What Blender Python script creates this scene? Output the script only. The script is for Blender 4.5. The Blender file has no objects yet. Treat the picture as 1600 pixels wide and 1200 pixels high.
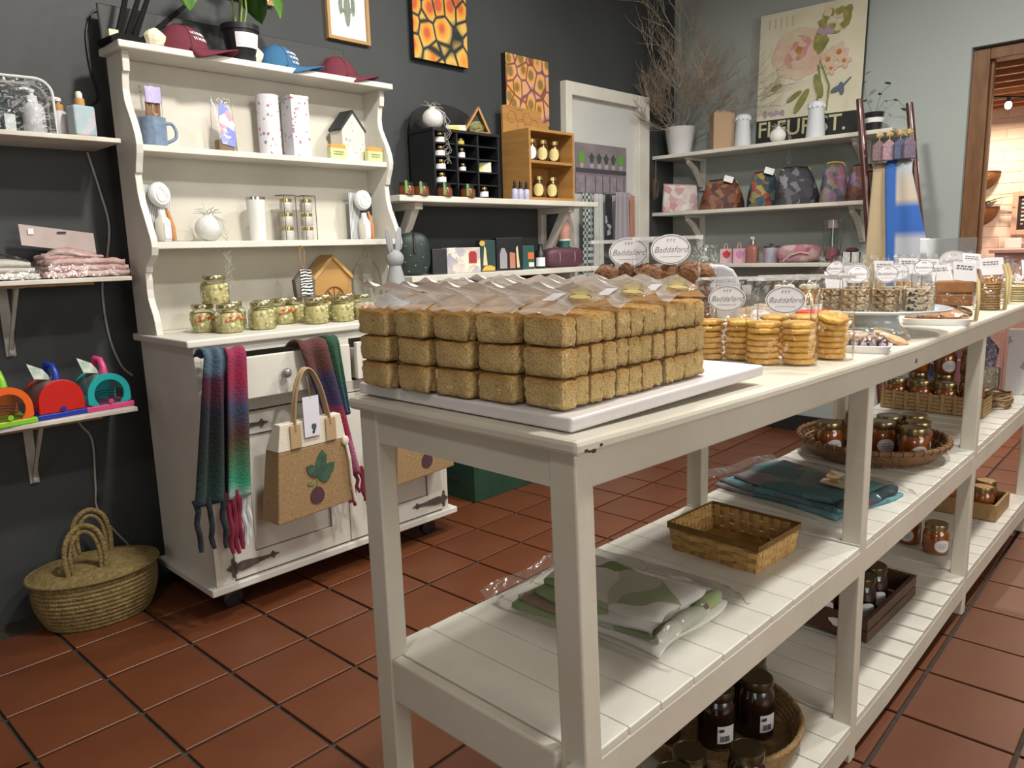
import bpy, bmesh, math, random
from mathutils import Vector, Matrix, noise as mnoise
random.seed(7)
sc = bpy.context.scene
C = sc.collection
PI = math.pi
# ---------------------------------------------------------------- camera
cam_d = bpy.data.cameras.new('camera'); cam = bpy.data.objects.new('camera', cam_d); C.objects.link(cam)
cam_d.sensor_width = 36; cam_d.lens = 1186.45/1600*36; cam_d.clip_start = .02; cam_d.clip_end = 60
def _basis(yaw, pitch, roll):
    cy, sy, cp, sp, cr, sr = math.cos(yaw), math.sin(yaw), math.cos(pitch), math.sin(pitch), math.cos(roll), math.sin(roll)
    w = Vector((cy*cp, sy*cp, -sp)); r = Vector((sy, -cy, 0)); u = r.cross(w)
    return cr*r+sr*u, -sr*r+cr*u, w
_r, _u, _w = _basis(.76989, .176708, -.028278)
_m = Matrix((_r, _u, -_w)).transposed().to_4x4(); _m.translation = (0, 0, 1.17)
cam.matrix_world = _m
sc.camera = cam
# ---------------------------------------------------------------- world, lamps, exposure
wd = bpy.data.worlds.new('world'); sc.world = wd; wd.use_nodes = True
wd.node_tree.nodes['Background'].inputs[0].default_value = (.60, .66, .70, 1)
wd.node_tree.nodes['Background'].inputs[1].default_value = .22
def area(name, loc, size, watts, col, aim=(0, 0, -1), spread=170, sy=None):
    d = bpy.data.lights.new(name, 'AREA'); d.energy = watts; d.color = col; d.size = size
    d.shape = 'RECTANGLE' if sy else 'DISK'
    if sy: d.size_y = sy
    d.spread = math.radians(spread)
    o = bpy.data.objects.new(name, d); C.objects.link(o); o.location = loc
    o.rotation_euler = Vector(aim).to_track_quat('-Z', 'Y').to_euler()
    return o
WARM = (1, .94, .84)
area('ceiling_lamp', (1.30, 1.15, 2.84), .16, 17, (1, .94, .85), (.05, 1, -1.0), 150)
area('ceiling_lamp', (1.55, .16, 2.84), .14, 20, (1, .965, .91))
area('ceiling_lamp', (2.75, 1.35, 2.84), .18, 21, (1, .96, .89))
area('ceiling_lamp', (3.3, .1, 2.84), .18, 19, (1, .965, .91))
area('ceiling_lamp', (-.5, .3, 2.84), .30, 7, WARM)
area('passage_lamp', (6.10, 1.40, 1.99), .12, 12, (1, .74, .50))
area('passage_lamp', (5.7, .3, 1.99), .25, 22, (1, .76, .60))
area('fill_light', (-3.4, -1.0, 1.55), 2.2, 26, (1, .95, .88), (1, .35, -.12), 170, 1.7)  # soft fill added behind the camera, not a real window
area('fill_light', (1.6, -2.9, 1.5), 2.6, 34, (1, .93, .84), (.12, 1, -.12), 170, 1.6)  # second added fill, brightens the table's front faces; this wall has no opening
sc.view_settings.view_transform = 'Standard'; sc.view_settings.look = 'None'
sc.view_settings.exposure = .74; sc.view_settings.gamma = 1
sc.view_settings.use_curve_mapping = False
sc.cycles.transparent_max_bounces = 48
# ---------------------------------------------------------------- materials
MATS = {}
def _new(name):
    m = bpy.data.materials.new(name); m.use_nodes = True
    nt = m.node_tree; b = nt.nodes['Principled BSDF']
    return m, nt, b
def lin(c):
    if isinstance(c, str):
        c = [int(c[i:i+2], 16)/255 for i in (0, 2, 4)]
        c = [x/12.92 if x <= .04045 else ((x+.055)/1.055)**2.4 for x in c]
    return (*c[:3], 1)
def _coord(nt, scale=(1, 1, 1), kind='Object'):
    t = nt.nodes.new('ShaderNodeTexCoord'); mp = nt.nodes.new('ShaderNodeMapping'); mp.inputs['Scale'].default_value = scale
    nt.links.new(t.outputs[kind], mp.inputs[0]); return mp.outputs[0]
def _ramp(nt, stops, fac, interp='LINEAR'):
    r = nt.nodes.new('ShaderNodeValToRGB'); cr = r.color_ramp; cr.interpolation = interp
    while len(cr.elements) > 1: cr.elements.remove(cr.elements[-1])
    cr.elements[0].position = stops[0][0]; cr.elements[0].color = lin(stops[0][1])
    for p, c in stops[1:]:
        e = cr.elements.new(p); e.color = lin(c)
    nt.links.new(fac, r.inputs[0]); return r.outputs[0]
def _noise(nt, co, scale, detail=3, rough=.55, dist=0):
    n = nt.nodes.new('ShaderNodeTexNoise'); n.inputs['Scale'].default_value = scale; n.inputs['Detail'].default_value = detail
    n.inputs['Roughness'].default_value = rough; n.inputs['Distortion'].default_value = dist
    nt.links.new(co, n.inputs[0]); return n.outputs[0]
def _vor(nt, co, scale, feat='F1', out='Color'):
    n = nt.nodes.new('ShaderNodeTexVoronoi'); n.feature = feat; n.inputs['Scale'].default_value = scale
    nt.links.new(co, n.inputs[0]); return n.outputs[out]
def _wave(nt, co, scale, dist=0, axis='X'):
    n = nt.nodes.new('ShaderNodeTexWave'); n.bands_direction = axis; n.inputs['Scale'].default_value = scale; n.inputs['Distortion'].default_value = dist
    nt.links.new(co, n.inputs[0]); return n.outputs['Fac']
def _bump(nt, b, h, strength, dist=.01):
    n = nt.nodes.new('ShaderNodeBump'); n.inputs['Strength'].default_value = strength; n.inputs['Distance'].default_value = dist
    nt.links.new(h, n.inputs['Height']); nt.links.new(n.outputs[0], b.inputs['Normal'])
def mat(name, col, rough=.5, metal=0, var=None, bump=None, stretch=(1, 1, 1), spec=.5, stops=None, sheen=0, coat=0):
    """plain surface: var=(scale, second colour), bump=(scale, strength), stops = colours over the same noise"""
    if name in MATS: return MATS[name]
    m, nt, b = _new(name)
    b.inputs['Base Color'].default_value = lin(col); b.inputs['Roughness'].default_value = rough; b.inputs['Metallic'].default_value = metal
    b.inputs['Specular IOR Level'].default_value = spec; b.inputs['Sheen Weight'].default_value = sheen; b.inputs['Coat Weight'].default_value = coat
    co = None
    if var or bump or stops: co = _coord(nt, stretch)
    if var:
        nt.links.new(_ramp(nt, stops or [(.32, col), (.68, var[1])], _noise(nt, co, var[0], 4)), b.inputs['Base Color'])
    if bump:
        _bump(nt, b, _noise(nt, co, bump[0], 3), bump[1])
    MATS[name] = m; return m
def cells(name, scale, stops, rough=.6, bump=0, stretch=(1, 1, 1), interp='CONSTANT', dist=0):
    """print made of irregular patches (florals, marbling, granola)"""
    if name in MATS: return MATS[name]
    m, nt, b = _new(name); b.inputs['Roughness'].default_value = rough
    co = _coord(nt, stretch)
    if dist:
        v = nt.nodes.new('ShaderNodeVectorMath'); v.operation = 'MULTIPLY_ADD'; nn = nt.nodes.new('ShaderNodeTexNoise'); nn.inputs['Scale'].default_value = scale*.6
        nt.links.new(co, nn.inputs[0]); nt.links.new(nn.outputs['Color'], v.inputs[0]); v.inputs[1].default_value = (dist,)*3; nt.links.new(co, v.inputs[2]); co = v.outputs[0]
    sep = nt.nodes.new('ShaderNodeSeparateColor'); nt.links.new(_vor(nt, co, scale), sep.inputs[0])
    nt.links.new(_ramp(nt, stops, sep.outputs[0], interp), b.inputs['Base Color'])
    if bump: _bump(nt, b, _vor(nt, co, scale, 'F1', 'Distance'), bump, .006)
    MATS[name] = m; return m
def bands(name, axis, lo, hi, stops, rough=.9, jitter=.0, bump=None, interp='LINEAR', sheen=.05, jscale=14):
    """colours running along one local axis from lo to hi"""
    if name in MATS: return MATS[name]
    m, nt, b = _new(name); b.inputs['Roughness'].default_value = rough; b.inputs['Sheen Weight'].default_value = sheen
    t = nt.nodes.new('ShaderNodeTexCoord'); s = nt.nodes.new('ShaderNodeSeparateXYZ'); nt.links.new(t.outputs['Object'], s.inputs[0])
    mr = nt.nodes.new('ShaderNodeMapRange'); mr.inputs[1].default_value = lo; mr.inputs[2].default_value = hi
    src = s.outputs['XYZ'.index(axis)]
    if jitter:
        n = _noise(nt, t.outputs['Object'], jscale, 3); a = nt.nodes.new('ShaderNodeMath'); a.operation = 'MULTIPLY_ADD'
        nt.links.new(n, a.inputs[0]); a.inputs[1].default_value = jitter; nt.links.new(src, a.inputs[2]); src = a.outputs[0]
    nt.links.new(src, mr.inputs[0]); nt.links.new(_ramp(nt, stops, mr.outputs[0], interp), b.inputs['Base Color'])
    if bump: _bump(nt, b, _noise(nt, t.outputs['Object'], bump[0], 3), bump[1])
    MATS[name] = m; return m
def film(name, tint=(1, 1, 1), gloss=.09, rough=.12, wrinkle=(28, .5), white=0):
    """clear cellophane or glass wall: see-through plus Fresnel gloss"""
    if name in MATS: return MATS[name]
    m, nt, b = _new(name); nt.nodes.remove(b); out = nt.nodes['Material Output']
    tr = nt.nodes.new('ShaderNodeBsdfTransparent'); tr.inputs[0].default_value = (*tint, 1)
    gl = nt.nodes.new('ShaderNodeBsdfGlossy'); gl.inputs['Roughness'].default_value = rough
    fr = nt.nodes.new('ShaderNodeFresnel'); fr.inputs[0].default_value = 1.18
    ma = nt.nodes.new('ShaderNodeMath'); ma.operation = 'MULTIPLY_ADD'; ma.use_clamp = True
    nt.links.new(fr.outputs[0], ma.inputs[0]); ma.inputs[1].default_value = .7; ma.inputs[2].default_value = gloss-.04
    mx = nt.nodes.new('ShaderNodeMixShader'); nt.links.new(ma.outputs[0], mx.inputs[0]); nt.links.new(tr.outputs[0], mx.inputs[1]); nt.links.new(gl.outputs[0], mx.inputs[2])
    last = mx
    if wrinkle:
        h = _noise(nt, _coord(nt), wrinkle[0], 2, .5, 1.2); n = nt.nodes.new('ShaderNodeBump'); n.inputs['Strength'].default_value = wrinkle[1]; n.inputs['Distance'].default_value = .012
        nt.links.new(h, n.inputs['Height']); nt.links.new(n.outputs[0], gl.inputs['Normal'])
    if white:
        df = nt.nodes.new('ShaderNodeBsdfDiffuse'); df.inputs[0].default_value = (.9, .9, .9, 1); mw = nt.nodes.new('ShaderNodeMixShader'); mw.inputs[0].default_value = white
        nt.links.new(mx.outputs[0], mw.inputs[1]); nt.links.new(df.outputs[0], mw.inputs[2]); last = mw
    nt.links.new(last.outputs[0], out.inputs[0])
    MATS[name] = m; return m
def emit(name, col, s):
    if name in MATS: return MATS[name]
    m, nt, b = _new(name); b.inputs['Base Color'].default_value = lin(col); b.inputs['Emission Color'].default_value = lin(col); b.inputs['Emission Strength'].default_value = s
    MATS[name] = m; return m
# ---------------------------------------------------------------- mesh builder
class G:
    def __init__(s): s.v = []; s.f = []
    def add(s, vs, fs, M=None):
        o = len(s.v); s.v += [tuple(M @ Vector(p)) if M else tuple(p) for p in vs]; s.f += [[i+o for i in f] for f in fs]; return s
    def box(s, x0, x1, y0, y1, z0, z1, M=None):
        v = [(x0, y0, z0), (x1, y0, z0), (x1, y1, z0), (x0, y1, z0), (x0, y0, z1), (x1, y0, z1), (x1, y1, z1), (x0, y1, z1)]
        return s.add(v, [(0, 3, 2, 1), (4, 5, 6, 7), (0, 1, 5, 4), (1, 2, 6, 5), (2, 3, 7, 6), (3, 0, 4, 7)], M)
    def hexa(s, v):
        return s.add(v, [(0, 3, 2, 1), (4, 5, 6, 7), (0, 1, 5, 4), (1, 2, 6, 5), (2, 3, 7, 6), (3, 0, 4, 7)])
    def prism(s, pts, d0, d1, axis='Z', M=None):
        n = len(pts)
        mk = {'Z': lambda a, b, d: (a, b, d), 'Y': lambda a, b, d: (a, d, b), 'X': lambda a, b, d: (d, a, b)}[axis]
        v = [mk(a, b, d0) for a, b in pts]+[mk(a, b, d1) for a, b in pts]
        f = [list(range(n))[::-1], list(range(n, 2*n))]+[(i, (i+1) % n, n+(i+1) % n, n+i) for i in range(n)]
        return s.add(v, f, M)
    def lathe(s, prof, n=20, c=(0, 0, 0), M=None, cap=True, sq=None):
        v = []; f = []
        for r, z in prof:
            for i in range(n):
                a = 2*PI*i/n; x, y = math.cos(a), math.sin(a)
                if sq: q = (abs(x)**sq+abs(y)**sq)**(-1/sq); x *= q; y *= q
                v.append((c[0]+r*x, c[1]+r*y, c[2]+z))
        for k in range(len(prof)-1):
            for i in range(n):
                j = (i+1) % n; f.append((k*n+i, k*n+j, (k+1)*n+j, (k+1)*n+i))
        if cap:
            f.append(list(range(n))[::-1]); f.append([(len(prof)-1)*n+i for i in range(n)])
        return s.add(v, f, M)
    def tube(s, path, r, n=8, M=None, closed=False, flat=1):
        P = [Vector(p) for p in path]; m = len(P); v = []; f = []; up = Vector((0, 0, 1))
        prev = None
        for k, p in enumerate(P):
            if closed: t = P[(k+1) % m]-P[k-1]
            else: t = P[min(k+1, m-1)]-P[max(k-1, 0)]
            t.normalize()
            if prev is None:
                a = t.cross(up)
                if a.length < 1e-3: a = t.cross(Vector((1, 0, 0)))
            else: a = prev-t*prev.dot(t)
            a.normalize(); prev = a.copy(); b = t.cross(a)
            rr = r[k] if isinstance(r, (list, tuple)) else r
            for i in range(n):
                an = 2*PI*i/n; v.append(tuple(p+a*(rr*math.cos(an))+b*(rr*flat*math.sin(an))))
        for k in range(m if closed else m-1):
            for i in range(n):
                j = (i+1) % n; k2 = (k+1) % m; f.append((k*n+i, k*n+j, k2*n+j, k2*n+i))
        if not closed: f.append(list(range(n))[::-1]); f.append([(m-1)*n+i for i in range(n)])
        return s.add(v, f, M)
    def ball(s, c, r, nu=14, nv=9, fn=None, M=None):
        if not isinstance(r, (list, tuple)): r = (r, r, r)
        v = []; f = []
        for k in range(nv+1):
            th = PI*k/nv
            for i in range(nu):
                a = 2*PI*i/nu; d = Vector((math.sin(th)*math.cos(a), math.sin(th)*math.sin(a), -math.cos(th))); q = fn(d) if fn else 1
                v.append((c[0]+d.x*r[0]*q, c[1]+d.y*r[1]*q, c[2]+d.z*r[2]*q))
        for k in range(nv):
            for i in range(nu):
                j = (i+1) % nu; f.append((k*nu+i, k*nu+j, (k+1)*nu+j, (k+1)*nu+i))
        return s.add(v, f, M)
    def sheet(s, fn, nu, nv, M=None, closed=False):
        v = [fn(i/nu, j/nv) for j in range(nv+1) for i in range(nu+(0 if closed else 1))]; w = nu+(0 if closed else 1)
        f = []
        for j in range(nv):
            for i in range(nu):
                a = j*w+i; b = j*w+(i+1) % w; f.append((a, b, b+w, a+w))
        return s.add(v, f, M)
    def rotz(s, a, c=(0, 0)):
        ca, sa = math.cos(a), math.sin(a); s.v = [(c[0]+(x-c[0])*ca-(y-c[1])*sa, c[1]+(x-c[0])*sa+(y-c[1])*ca, z) for x, y, z in s.v]; return s
    def warp(s, fn): s.v = [tuple(fn(*p)) for p in s.v]; return s
    def mesh(s, name, m, smooth=False):
        me = bpy.data.meshes.new(name); me.from_pydata(s.v, [], s.f); me.validate()
        bm = bmesh.new(); bm.from_mesh(me); bmesh.ops.recalc_face_normals(bm, faces=bm.faces); bm.to_mesh(me); bm.free()
        if m: me.materials.append(m)
        if smooth:
            me.polygons.foreach_set('use_smooth', [True]*len(me.polygons))
            try: me.set_sharp_from_angle(angle=math.radians(smooth if smooth is not True else 50))
            except Exception: pass
        return me
    def build(s, name, m, parent=None, smooth=False, bevel=0, seg=2, solid=0, sub=0, loc=None, rot=None):
        o = bpy.data.objects.new(name, s.mesh(name, m, smooth)); C.objects.link(o)
        if parent: o.parent = parent
        if loc: o.location = loc
        if rot: o.rotation_euler = rot
        mods(o, bevel, seg, solid, sub)
        return o
def mods(o, bevel=0, seg=2, solid=0, sub=0):
    if solid: d = o.modifiers.new('solidify', 'SOLIDIFY'); d.thickness = solid; d.offset = 0
    if bevel: d = o.modifiers.new('bevel', 'BEVEL'); d.width = bevel; d.segments = seg; d.limit_method = 'ANGLE'; d.angle_limit = math.radians(40)
    if sub: d = o.modifiers.new('subdivision', 'SUBSURF'); d.levels = sub; d.render_levels = sub
def tag(o, label=None, cat=None, group=None, kind=None):
    if label: o['label'] = label
    if cat: o['category'] = cat
    if group: o['group'] = group
    if kind: o['kind'] = kind
    return o
def thing(name, label, cat, loc=(0, 0, 0), rz=0, group=None):
    o = bpy.data.objects.new(name, None); C.objects.link(o); o.empty_display_size = .02
    o.location = loc; o.rotation_euler = (0, 0, rz); return tag(o, label, cat, group)
def kids(o): return [c for c in bpy.data.objects if c.parent == o]
CH = {}
def dup(root, loc, rz=0, label=None, group=None, scale=None):
    r = root.copy(); C.objects.link(r); r.location = loc; r.rotation_euler = (0, 0, rz)
    if scale: r.scale = scale
    if label: r['label'] = label
    if group: r['group'] = group
    for c in root.children:
        k = c.copy(); C.objects.link(k); k.parent = r
        for g in c.children:
            q = g.copy(); C.objects.link(q); q.parent = k
    return r
def put(o, parent=None, loc=None, rot=None):
    c = o; C.objects.link(c)
    if parent: c.parent = parent
    if loc: c.location = loc
    if rot: c.rotation_euler = rot
    return c
def inst(name, me, parent, loc=(0, 0, 0), rot=(0, 0, 0), scale=None):
    o = bpy.data.objects.new(name, me); C.objects.link(o); o.parent = parent; o.location = loc; o.rotation_euler = rot
    if scale: o.scale = scale
    return o
TXT = {}
def text_mesh(s, size, m, shear=0, spacing=1, depth=.0003, bold=0):
    k = (s, size, m.name, shear, spacing, bold)
    if k in TXT: return TXT[k]
    cu = bpy.data.curves.new('lettering', 'FONT'); cu.body = s; cu.size = size; cu.shear = shear; cu.space_character = spacing
    cu.align_x = 'CENTER'; cu.align_y = 'CENTER'; cu.extrude = depth; cu.resolution_u = 3; cu.offset = bold
    o = bpy.data.objects.new('tmp', cu); C.objects.link(o)
    me = bpy.data.meshes.new_from_object(o.evaluated_get(bpy.context.evaluated_depsgraph_get()))
    bpy.data.objects.remove(o); me.name = 'lettering'; me.materials.clear(); me.materials.append(m); TXT[k] = me; return me
def scribble(w_, h, rows, m, seed=1):
    k = ('scribble', w_, h, rows, m.name, seed)
    if k not in TXT:            # printed lines too small to read
        g = G(); r = random.Random(seed)
        for q in range(rows):
            x = -w_/2; z = h/2-h*(q+.5)/rows
            while x < w_/2-.002:
                L = r.uniform(.08, .22)*w_; x2 = min(x+L, w_/2); g.box(x, x2, z-h*.22/rows, z+h*.22/rows, 0, .0004); x = x2+.06*w_
        TXT[k] = g.mesh('printed_lines', m)
    return TXT[k]
def lerp(xs, ys, x):
    if x <= xs[0]: return ys[0]
    for i in range(len(xs)-1):
        if x <= xs[i+1]: t = (x-xs[i])/(xs[i+1]-xs[i]); return ys[i]*(1-t)+ys[i+1]*t
    return ys[-1]
def spline(pts, n=5):
    P = [Vector(p) for p in pts]; q = []
    for k in range(len(P)-1):
        p0, p1, p2, p3 = P[max(k-1, 0)], P[k], P[k+1], P[min(k+2, len(P)-1)]
        for s in range(n):
            t = s/n; q.append(.5*((2*p1)+(p2-p0)*t+(2*p0-5*p1+4*p2-p3)*t*t+(3*p1-p0-3*p2+p3)*t**3))
    q.append(P[-1]); return q
def rn(a, b): return random.uniform(a, b)
def nz(x, y, z=0): return mnoise.noise(Vector((x, y, z)))
UP = (PI/2, 0, 0)          # turns a flat XY mesh to stand facing -Y
# shared materials
WHITE = mat('white_paint', (.70, .69, .63), .42, var=(5, (.60, .58, .51)), bump=(60, .05))
WORN = mat('worn_white_paint', (.66, .64, .57), .5, var=(9, (.52, .48, .42)), bump=(40, .08))
PAPER = mat('white_paper', (.82, .82, .84), .6)
BLACK = mat('black_plastic', (.012, .012, .014), .4)
INK = mat('ink', (.03, .03, .035), .7)
WOOD = mat('honey_pine', (.46, .25, .075), .5, var=(4, (.36, .18, .05)), stretch=(1, 1, 9))
BAMBOO = mat('bamboo_strip', (.50, .30, .10), .55, var=(25, (.38, .21, .06)), stretch=(1, 1, 4))
GOLD = mat('gold_lid', (.62, .47, .17), .25, .9)
CHROME = mat('brushed_steel', (.6, .6, .6), .25, 1)
FILM = film('cellophane')
GLASS = film('clear_glass', (.93, .97, .94), .12, .03, None)
# ---------------------------------------------------------------- room
YW, XW = 2.85, 4.55            # dark back wall, grey right wall
DARK = mat('charcoal_wall_paint', (.034, .038, .041), .62, var=(1.6, (.048, .053, .056)), bump=(30, .06))
GREY = mat('sage_grey_wall_paint', (.33, .37, .36), .7, var=(1.5, (.36, .40, .38)), bump=(30, .04))
G().box(-3.5, XW+.1, YW, YW+.12, -.06, 3).build('wall_back', DARK)['kind'] = 'structure'
w = G()                         # right wall with the doorway cut out
w.box(XW, XW+.16, 1.122, YW, -.06, 3); w.box(XW, XW+.16, -1.2, 1.122, 2.10, 3); w.box(XW, XW+.16, -3, -.15, 0, 2.10)
w.build('wall_right', GREY)['kind'] = 'structure'
G().box(-3.6, -3.5, -3, YW, 0, 3).build('wall_left', DARK)['kind'] = 'structure'
G().box(-3.5, XW, -3.1, -3, 0, 3).build('wall_front', GREY)['kind'] = 'structure'
G().box(-3.6, 9, -3.1, 3, 3, 3.1).build('ceiling', mat('ceiling_paint', (.62, .62, .60), .8))['kind'] = 'structure'
G().box(1.9, XW, YW-.015, YW, 0, .09).build('baseboard_back', mat('black_skirting', (.015, .014, .013), .5))['kind'] = 'structure'
G().box(XW-.015, XW, 1.2, YW-.015, 0, .10).build('baseboard_right', MATS['black_skirting'])['kind'] = 'structure'
# floor: grout bed plus single terracotta tiles
TH = .026; PT = .2485
GROUT = mat('dark_grout', (.030, .024, .018), .85, var=(40, (.05, .04, .03)))
fl = G().box(-3.5, 9, -3, YW, -.06, -.008).build('floor', GROUT); fl['kind'] = 'structure'
TILE = mat('terracotta_tile', (.098, .028, .010), .42, var=(2.5, (.132, .041, .015)), bump=(45, .06))
ca, sa = math.cos(TH), math.sin(TH)
tm = G().box(-.1188, .1188, -.1188, .1188, -.02, 0).mesh('tile', TILE)
ox, oy = .6035, 2.2253
near, rest = [], []
for i in range(-18, 36):
    for j in range(-24, 4):
        lx, ly = (i+.5)*PT, (j+.5)*PT
        x, y = ox+lx*ca-ly*sa, oy+lx*sa+ly*ca
        if not (-3.4 < x < 8.9 and -2.9 < y < YW-.02): continue
        d = Vector((x, y, -1.17)); z = d.dot(_w)
        u, v = (800+1186*d.dot(_r)/z, 600-1186*d.dot(_u)/z) if z > .2 else (-999, -999)
        vis = -60 < u < 1660 and v < 1270 and z > .2 and x < XW+.6 and not (y > YW-.25 and x > 2.4)
        (near if vis else rest).append((d.length, x, y))
near.sort(); rest += near[300:]; near = near[:300]
for k, (dd, x, y) in enumerate(near):
    o = inst('tile', tm, fl, (x, y, rn(-.0008, .0008)), (rn(-.002, .002), rn(-.002, .002), TH))
    o.modifiers.new('bevel', 'BEVEL').width = .0015
g = G()
for dd, x, y in rest:
    g.add([(x+a*ca-b*sa, y+a*sa+b*ca, 0) for a, b in ((-.1188, -.1188), (.1188, -.1188), (.1188, .1188), (-.1188, .1188))], [(0, 1, 2, 3)])
g.build('far_tiles', TILE, fl)['kind'] = 'stuff'
# ---------------------------------------------------------------- display table
def zt(x): return lerp([.64, .83, 1.17, 1.815, 2.5, 3.4], [.953, .947, .939, .929, .936, .945], x)
def zm(x): return lerp([.655, 1.0, 1.6, 2.09, 2.55, 3.3], [.531, .525, .519, .522, .530, .552], x)
def zb(x): return lerp([.655, 1.92, 2.53, 3.3], [.092, .094, .125, .14], x)
YF, YB, XN, XE = .5405, .965, .660, 3.50
TP = mat('cream_table_paint', (.66, .63, .54), .36, var=(4, (.58, .54, .45)), bump=(50, .06))
PLK = mat('white_plank_paint', (.72, .71, .64), .38, var=(6, (.62, .60, .53)), bump=(50, .06))
tb = thing('display_table', 'long cream painted display table with two slatted shelves', 'table', (0, 0, 0))
def rail(name, y0, y1, zf, t0, t1, x0=XN, x1=XE, m=TP, bevel=.003, par=None):
    g = G(); xs = [x0+(x1-x0)*k/14 for k in range(15)]
    v = []
    for x in xs: v += [(x, y0, zf(x)-t0), (x, y1, zf(x)-t0), (x, y1, zf(x)-t1), (x, y0, zf(x)-t1)]
    f = [(0, 1, 2, 3), (56, 59, 58, 57)]
    for k in range(14):
        a = 4*k
        for i in range(4): f.append((a+i, a+(i+1) % 4, a+4+(i+1) % 4, a+4+i))
    g.add(v, f); return g.build(name, m, par or tb, bevel=bevel)
rail('table_top', YF-.014, YB+.014, zt, 0, .019, XN-.014, XE+.014, bevel=.006)
rail('apron', YF, YF+.022, zt, .019, .066); rail('apron', YB-.022, YB, zt, .019, .066)
rail('shelf_rail', YF, YF+.025, zm, .0125, .070); rail('shelf_rail', YB-.025, YB-.003, zm, .012, .070)
rail('shelf_rail', YF, YF+.025, zb, .0125, .070); rail('shelf_rail', YB-.025, YB-.003, zb, .012, .070)
for x0, x1 in ((XN, XN+.02), (XE-.02, XE)):
    G().box(x0, x1, YF+.04, YB-.04, zt(x0)-.066, zt(x0)-.0195).build('end_apron', TP, tb)
    G().box(x0, x1, YF+.04, YB-.04, zm(x0)-.075, zm(x0)-.001).build('end_rail', TP, tb, bevel=.004)
    G().box(x0, x1, YF+.04, YB-.04, zb(x0)-.070, zb(x0)-.001).build('end_rail', TP, tb, bevel=.004)
LEGX = (XN, 1.618, 2.548, XE-.036)
for k, x in enumerate(LEGX):
    for y in (YF-.001, YB-.041):
        dx = .030 if (k == 0 and y < .6) else 0      # the near corner leg leans a little
        g = G(); zz = zt(x)-.0195
        g.hexa([(x+dx, y, 0), (x+.034+dx, y, 0), (x+.034+dx, y+.042, 0), (x+dx, y+.042, 0), (x-.003, y, zz), (x+.031, y, zz), (x+.031, y+.042, zz), (x-.003, y+.042, zz)])
        g.build('leg', TP, tb, bevel=.003)
for zf, lift in ((zm, 0), (zb, 0)):
    x = XN+.022; k = 0
    while x < XE-.03:
        wd_ = rn(.079, .092); x2 = min(x+wd_, XE-.021)
        mid = (x+x2)/2; 
        y0, y1 = YF+.0008, YB-.0008
        sec = .004*(mid > 1.62)+.004*(mid > 2.55)
        G().box(x+.0012, x2-.0012, y0, y1, zf(mid)-.013, zf(mid)+sec).build('plank', PLK, tb, bevel=.002)
        x = x2
# small dark knocks in the paint at the near corner, and the mark on the apron
chip = mat('bare_chip', (.045, .028, .016), .8)
for x, z, a in ((.662, .9395, .0022), (.668, .9375, .0016), (.676, .9365, .0028), (.690, .941, .0020)):
    G().prism([(x+a*1.6*math.cos(q), z+a*math.sin(q)) for q in (0, 1, 2.1, 3, 4.2, 5.3)], YF-.0146, YF-.0135, 'Y').build('paint_chip', chip, tb)
inst('lettering', text_mesh('H', .016, INK, .2), tb, (1.915, YF-.0006, .884), UP)
def wb(g, name, m, root, **k):      # geometry given in room coordinates, parented to a thing
    return g.build(name, m, root, loc=-root.location, **k)
# ---------------------------------------------------------------- hutch
HW = mat('hutch_white_paint', (.72, .71, .65), .42, var=(3.5, (.62, .60, .54)), bump=(45, .05))
HB = mat('hutch_back_paint', (.64, .62, .55), .5, var=(2.5, (.56, .53, .46)), stretch=(1, 1, .6))
IRON = mat('brown_iron', (.055, .040, .034), .6, var=(40, (.12, .10, .09)))
hu = thing('hutch_cabinet', 'tall white painted hutch with scalloped sides and open shelves over a cupboard', 'cabinet', (1.49, 2.52, 0))
X0, X1 = .985, 1.985
wb(G().box(.962, 2.022, 2.300, 2.74, .085, .110), 'base_board', HW, hu, bevel=.004)
for x, y in ((1.06, 2.38), (1.92, 2.38), (1.06, 2.68), (1.92, 2.68)):
    wb(G().lathe([(.018, -.016), (.034, -.012), (.034, .012), (.018, .016)], 14, M=Matrix.Translation((x, y, .0345)) @ Matrix.Rotation(PI/2, 4, 'X')).box(x-.02, x+.02, y-.022, y+.022, .069, .0855), 'caster', BLACK, hu)
for x0, x1 in ((X0, X0+.02), (X1-.02, X1)):
    wb(G().box(x0, x1, 2.315, 2.73, .110, .895), 'side_panel', HW, hu, bevel=.002)
wb(G().box(X0+.02, X1-.02, 2.715, 2.73, .11, .895), 'back_panel', HB, hu)
ff = G(); ff.box(X0+.02, 1.048, 2.315, 2.337, .11, .895); ff.box(1.952, X1-.02, 2.315, 2.337, .11, .895)
ff.box(1.048, 1.952, 2.315, 2.337, .866, .895); ff.box(1.048, 1.952, 2.315, 2.337, .672, .712); ff.box(1.508, 1.548, 2.315, 2.337, .712, .866)
wb(ff, 'face_frame', HW, hu, bevel=.0015)
wb(G().box(.962, 2.02, 2.300, 2.735, .896, .920), 'counter', HW, hu, bevel=.006, seg=3)
wb(G().box(X0+.02, X1-.02, 2.34, 2.71, .69, .70), 'drawer_runner', HB, hu)
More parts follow.
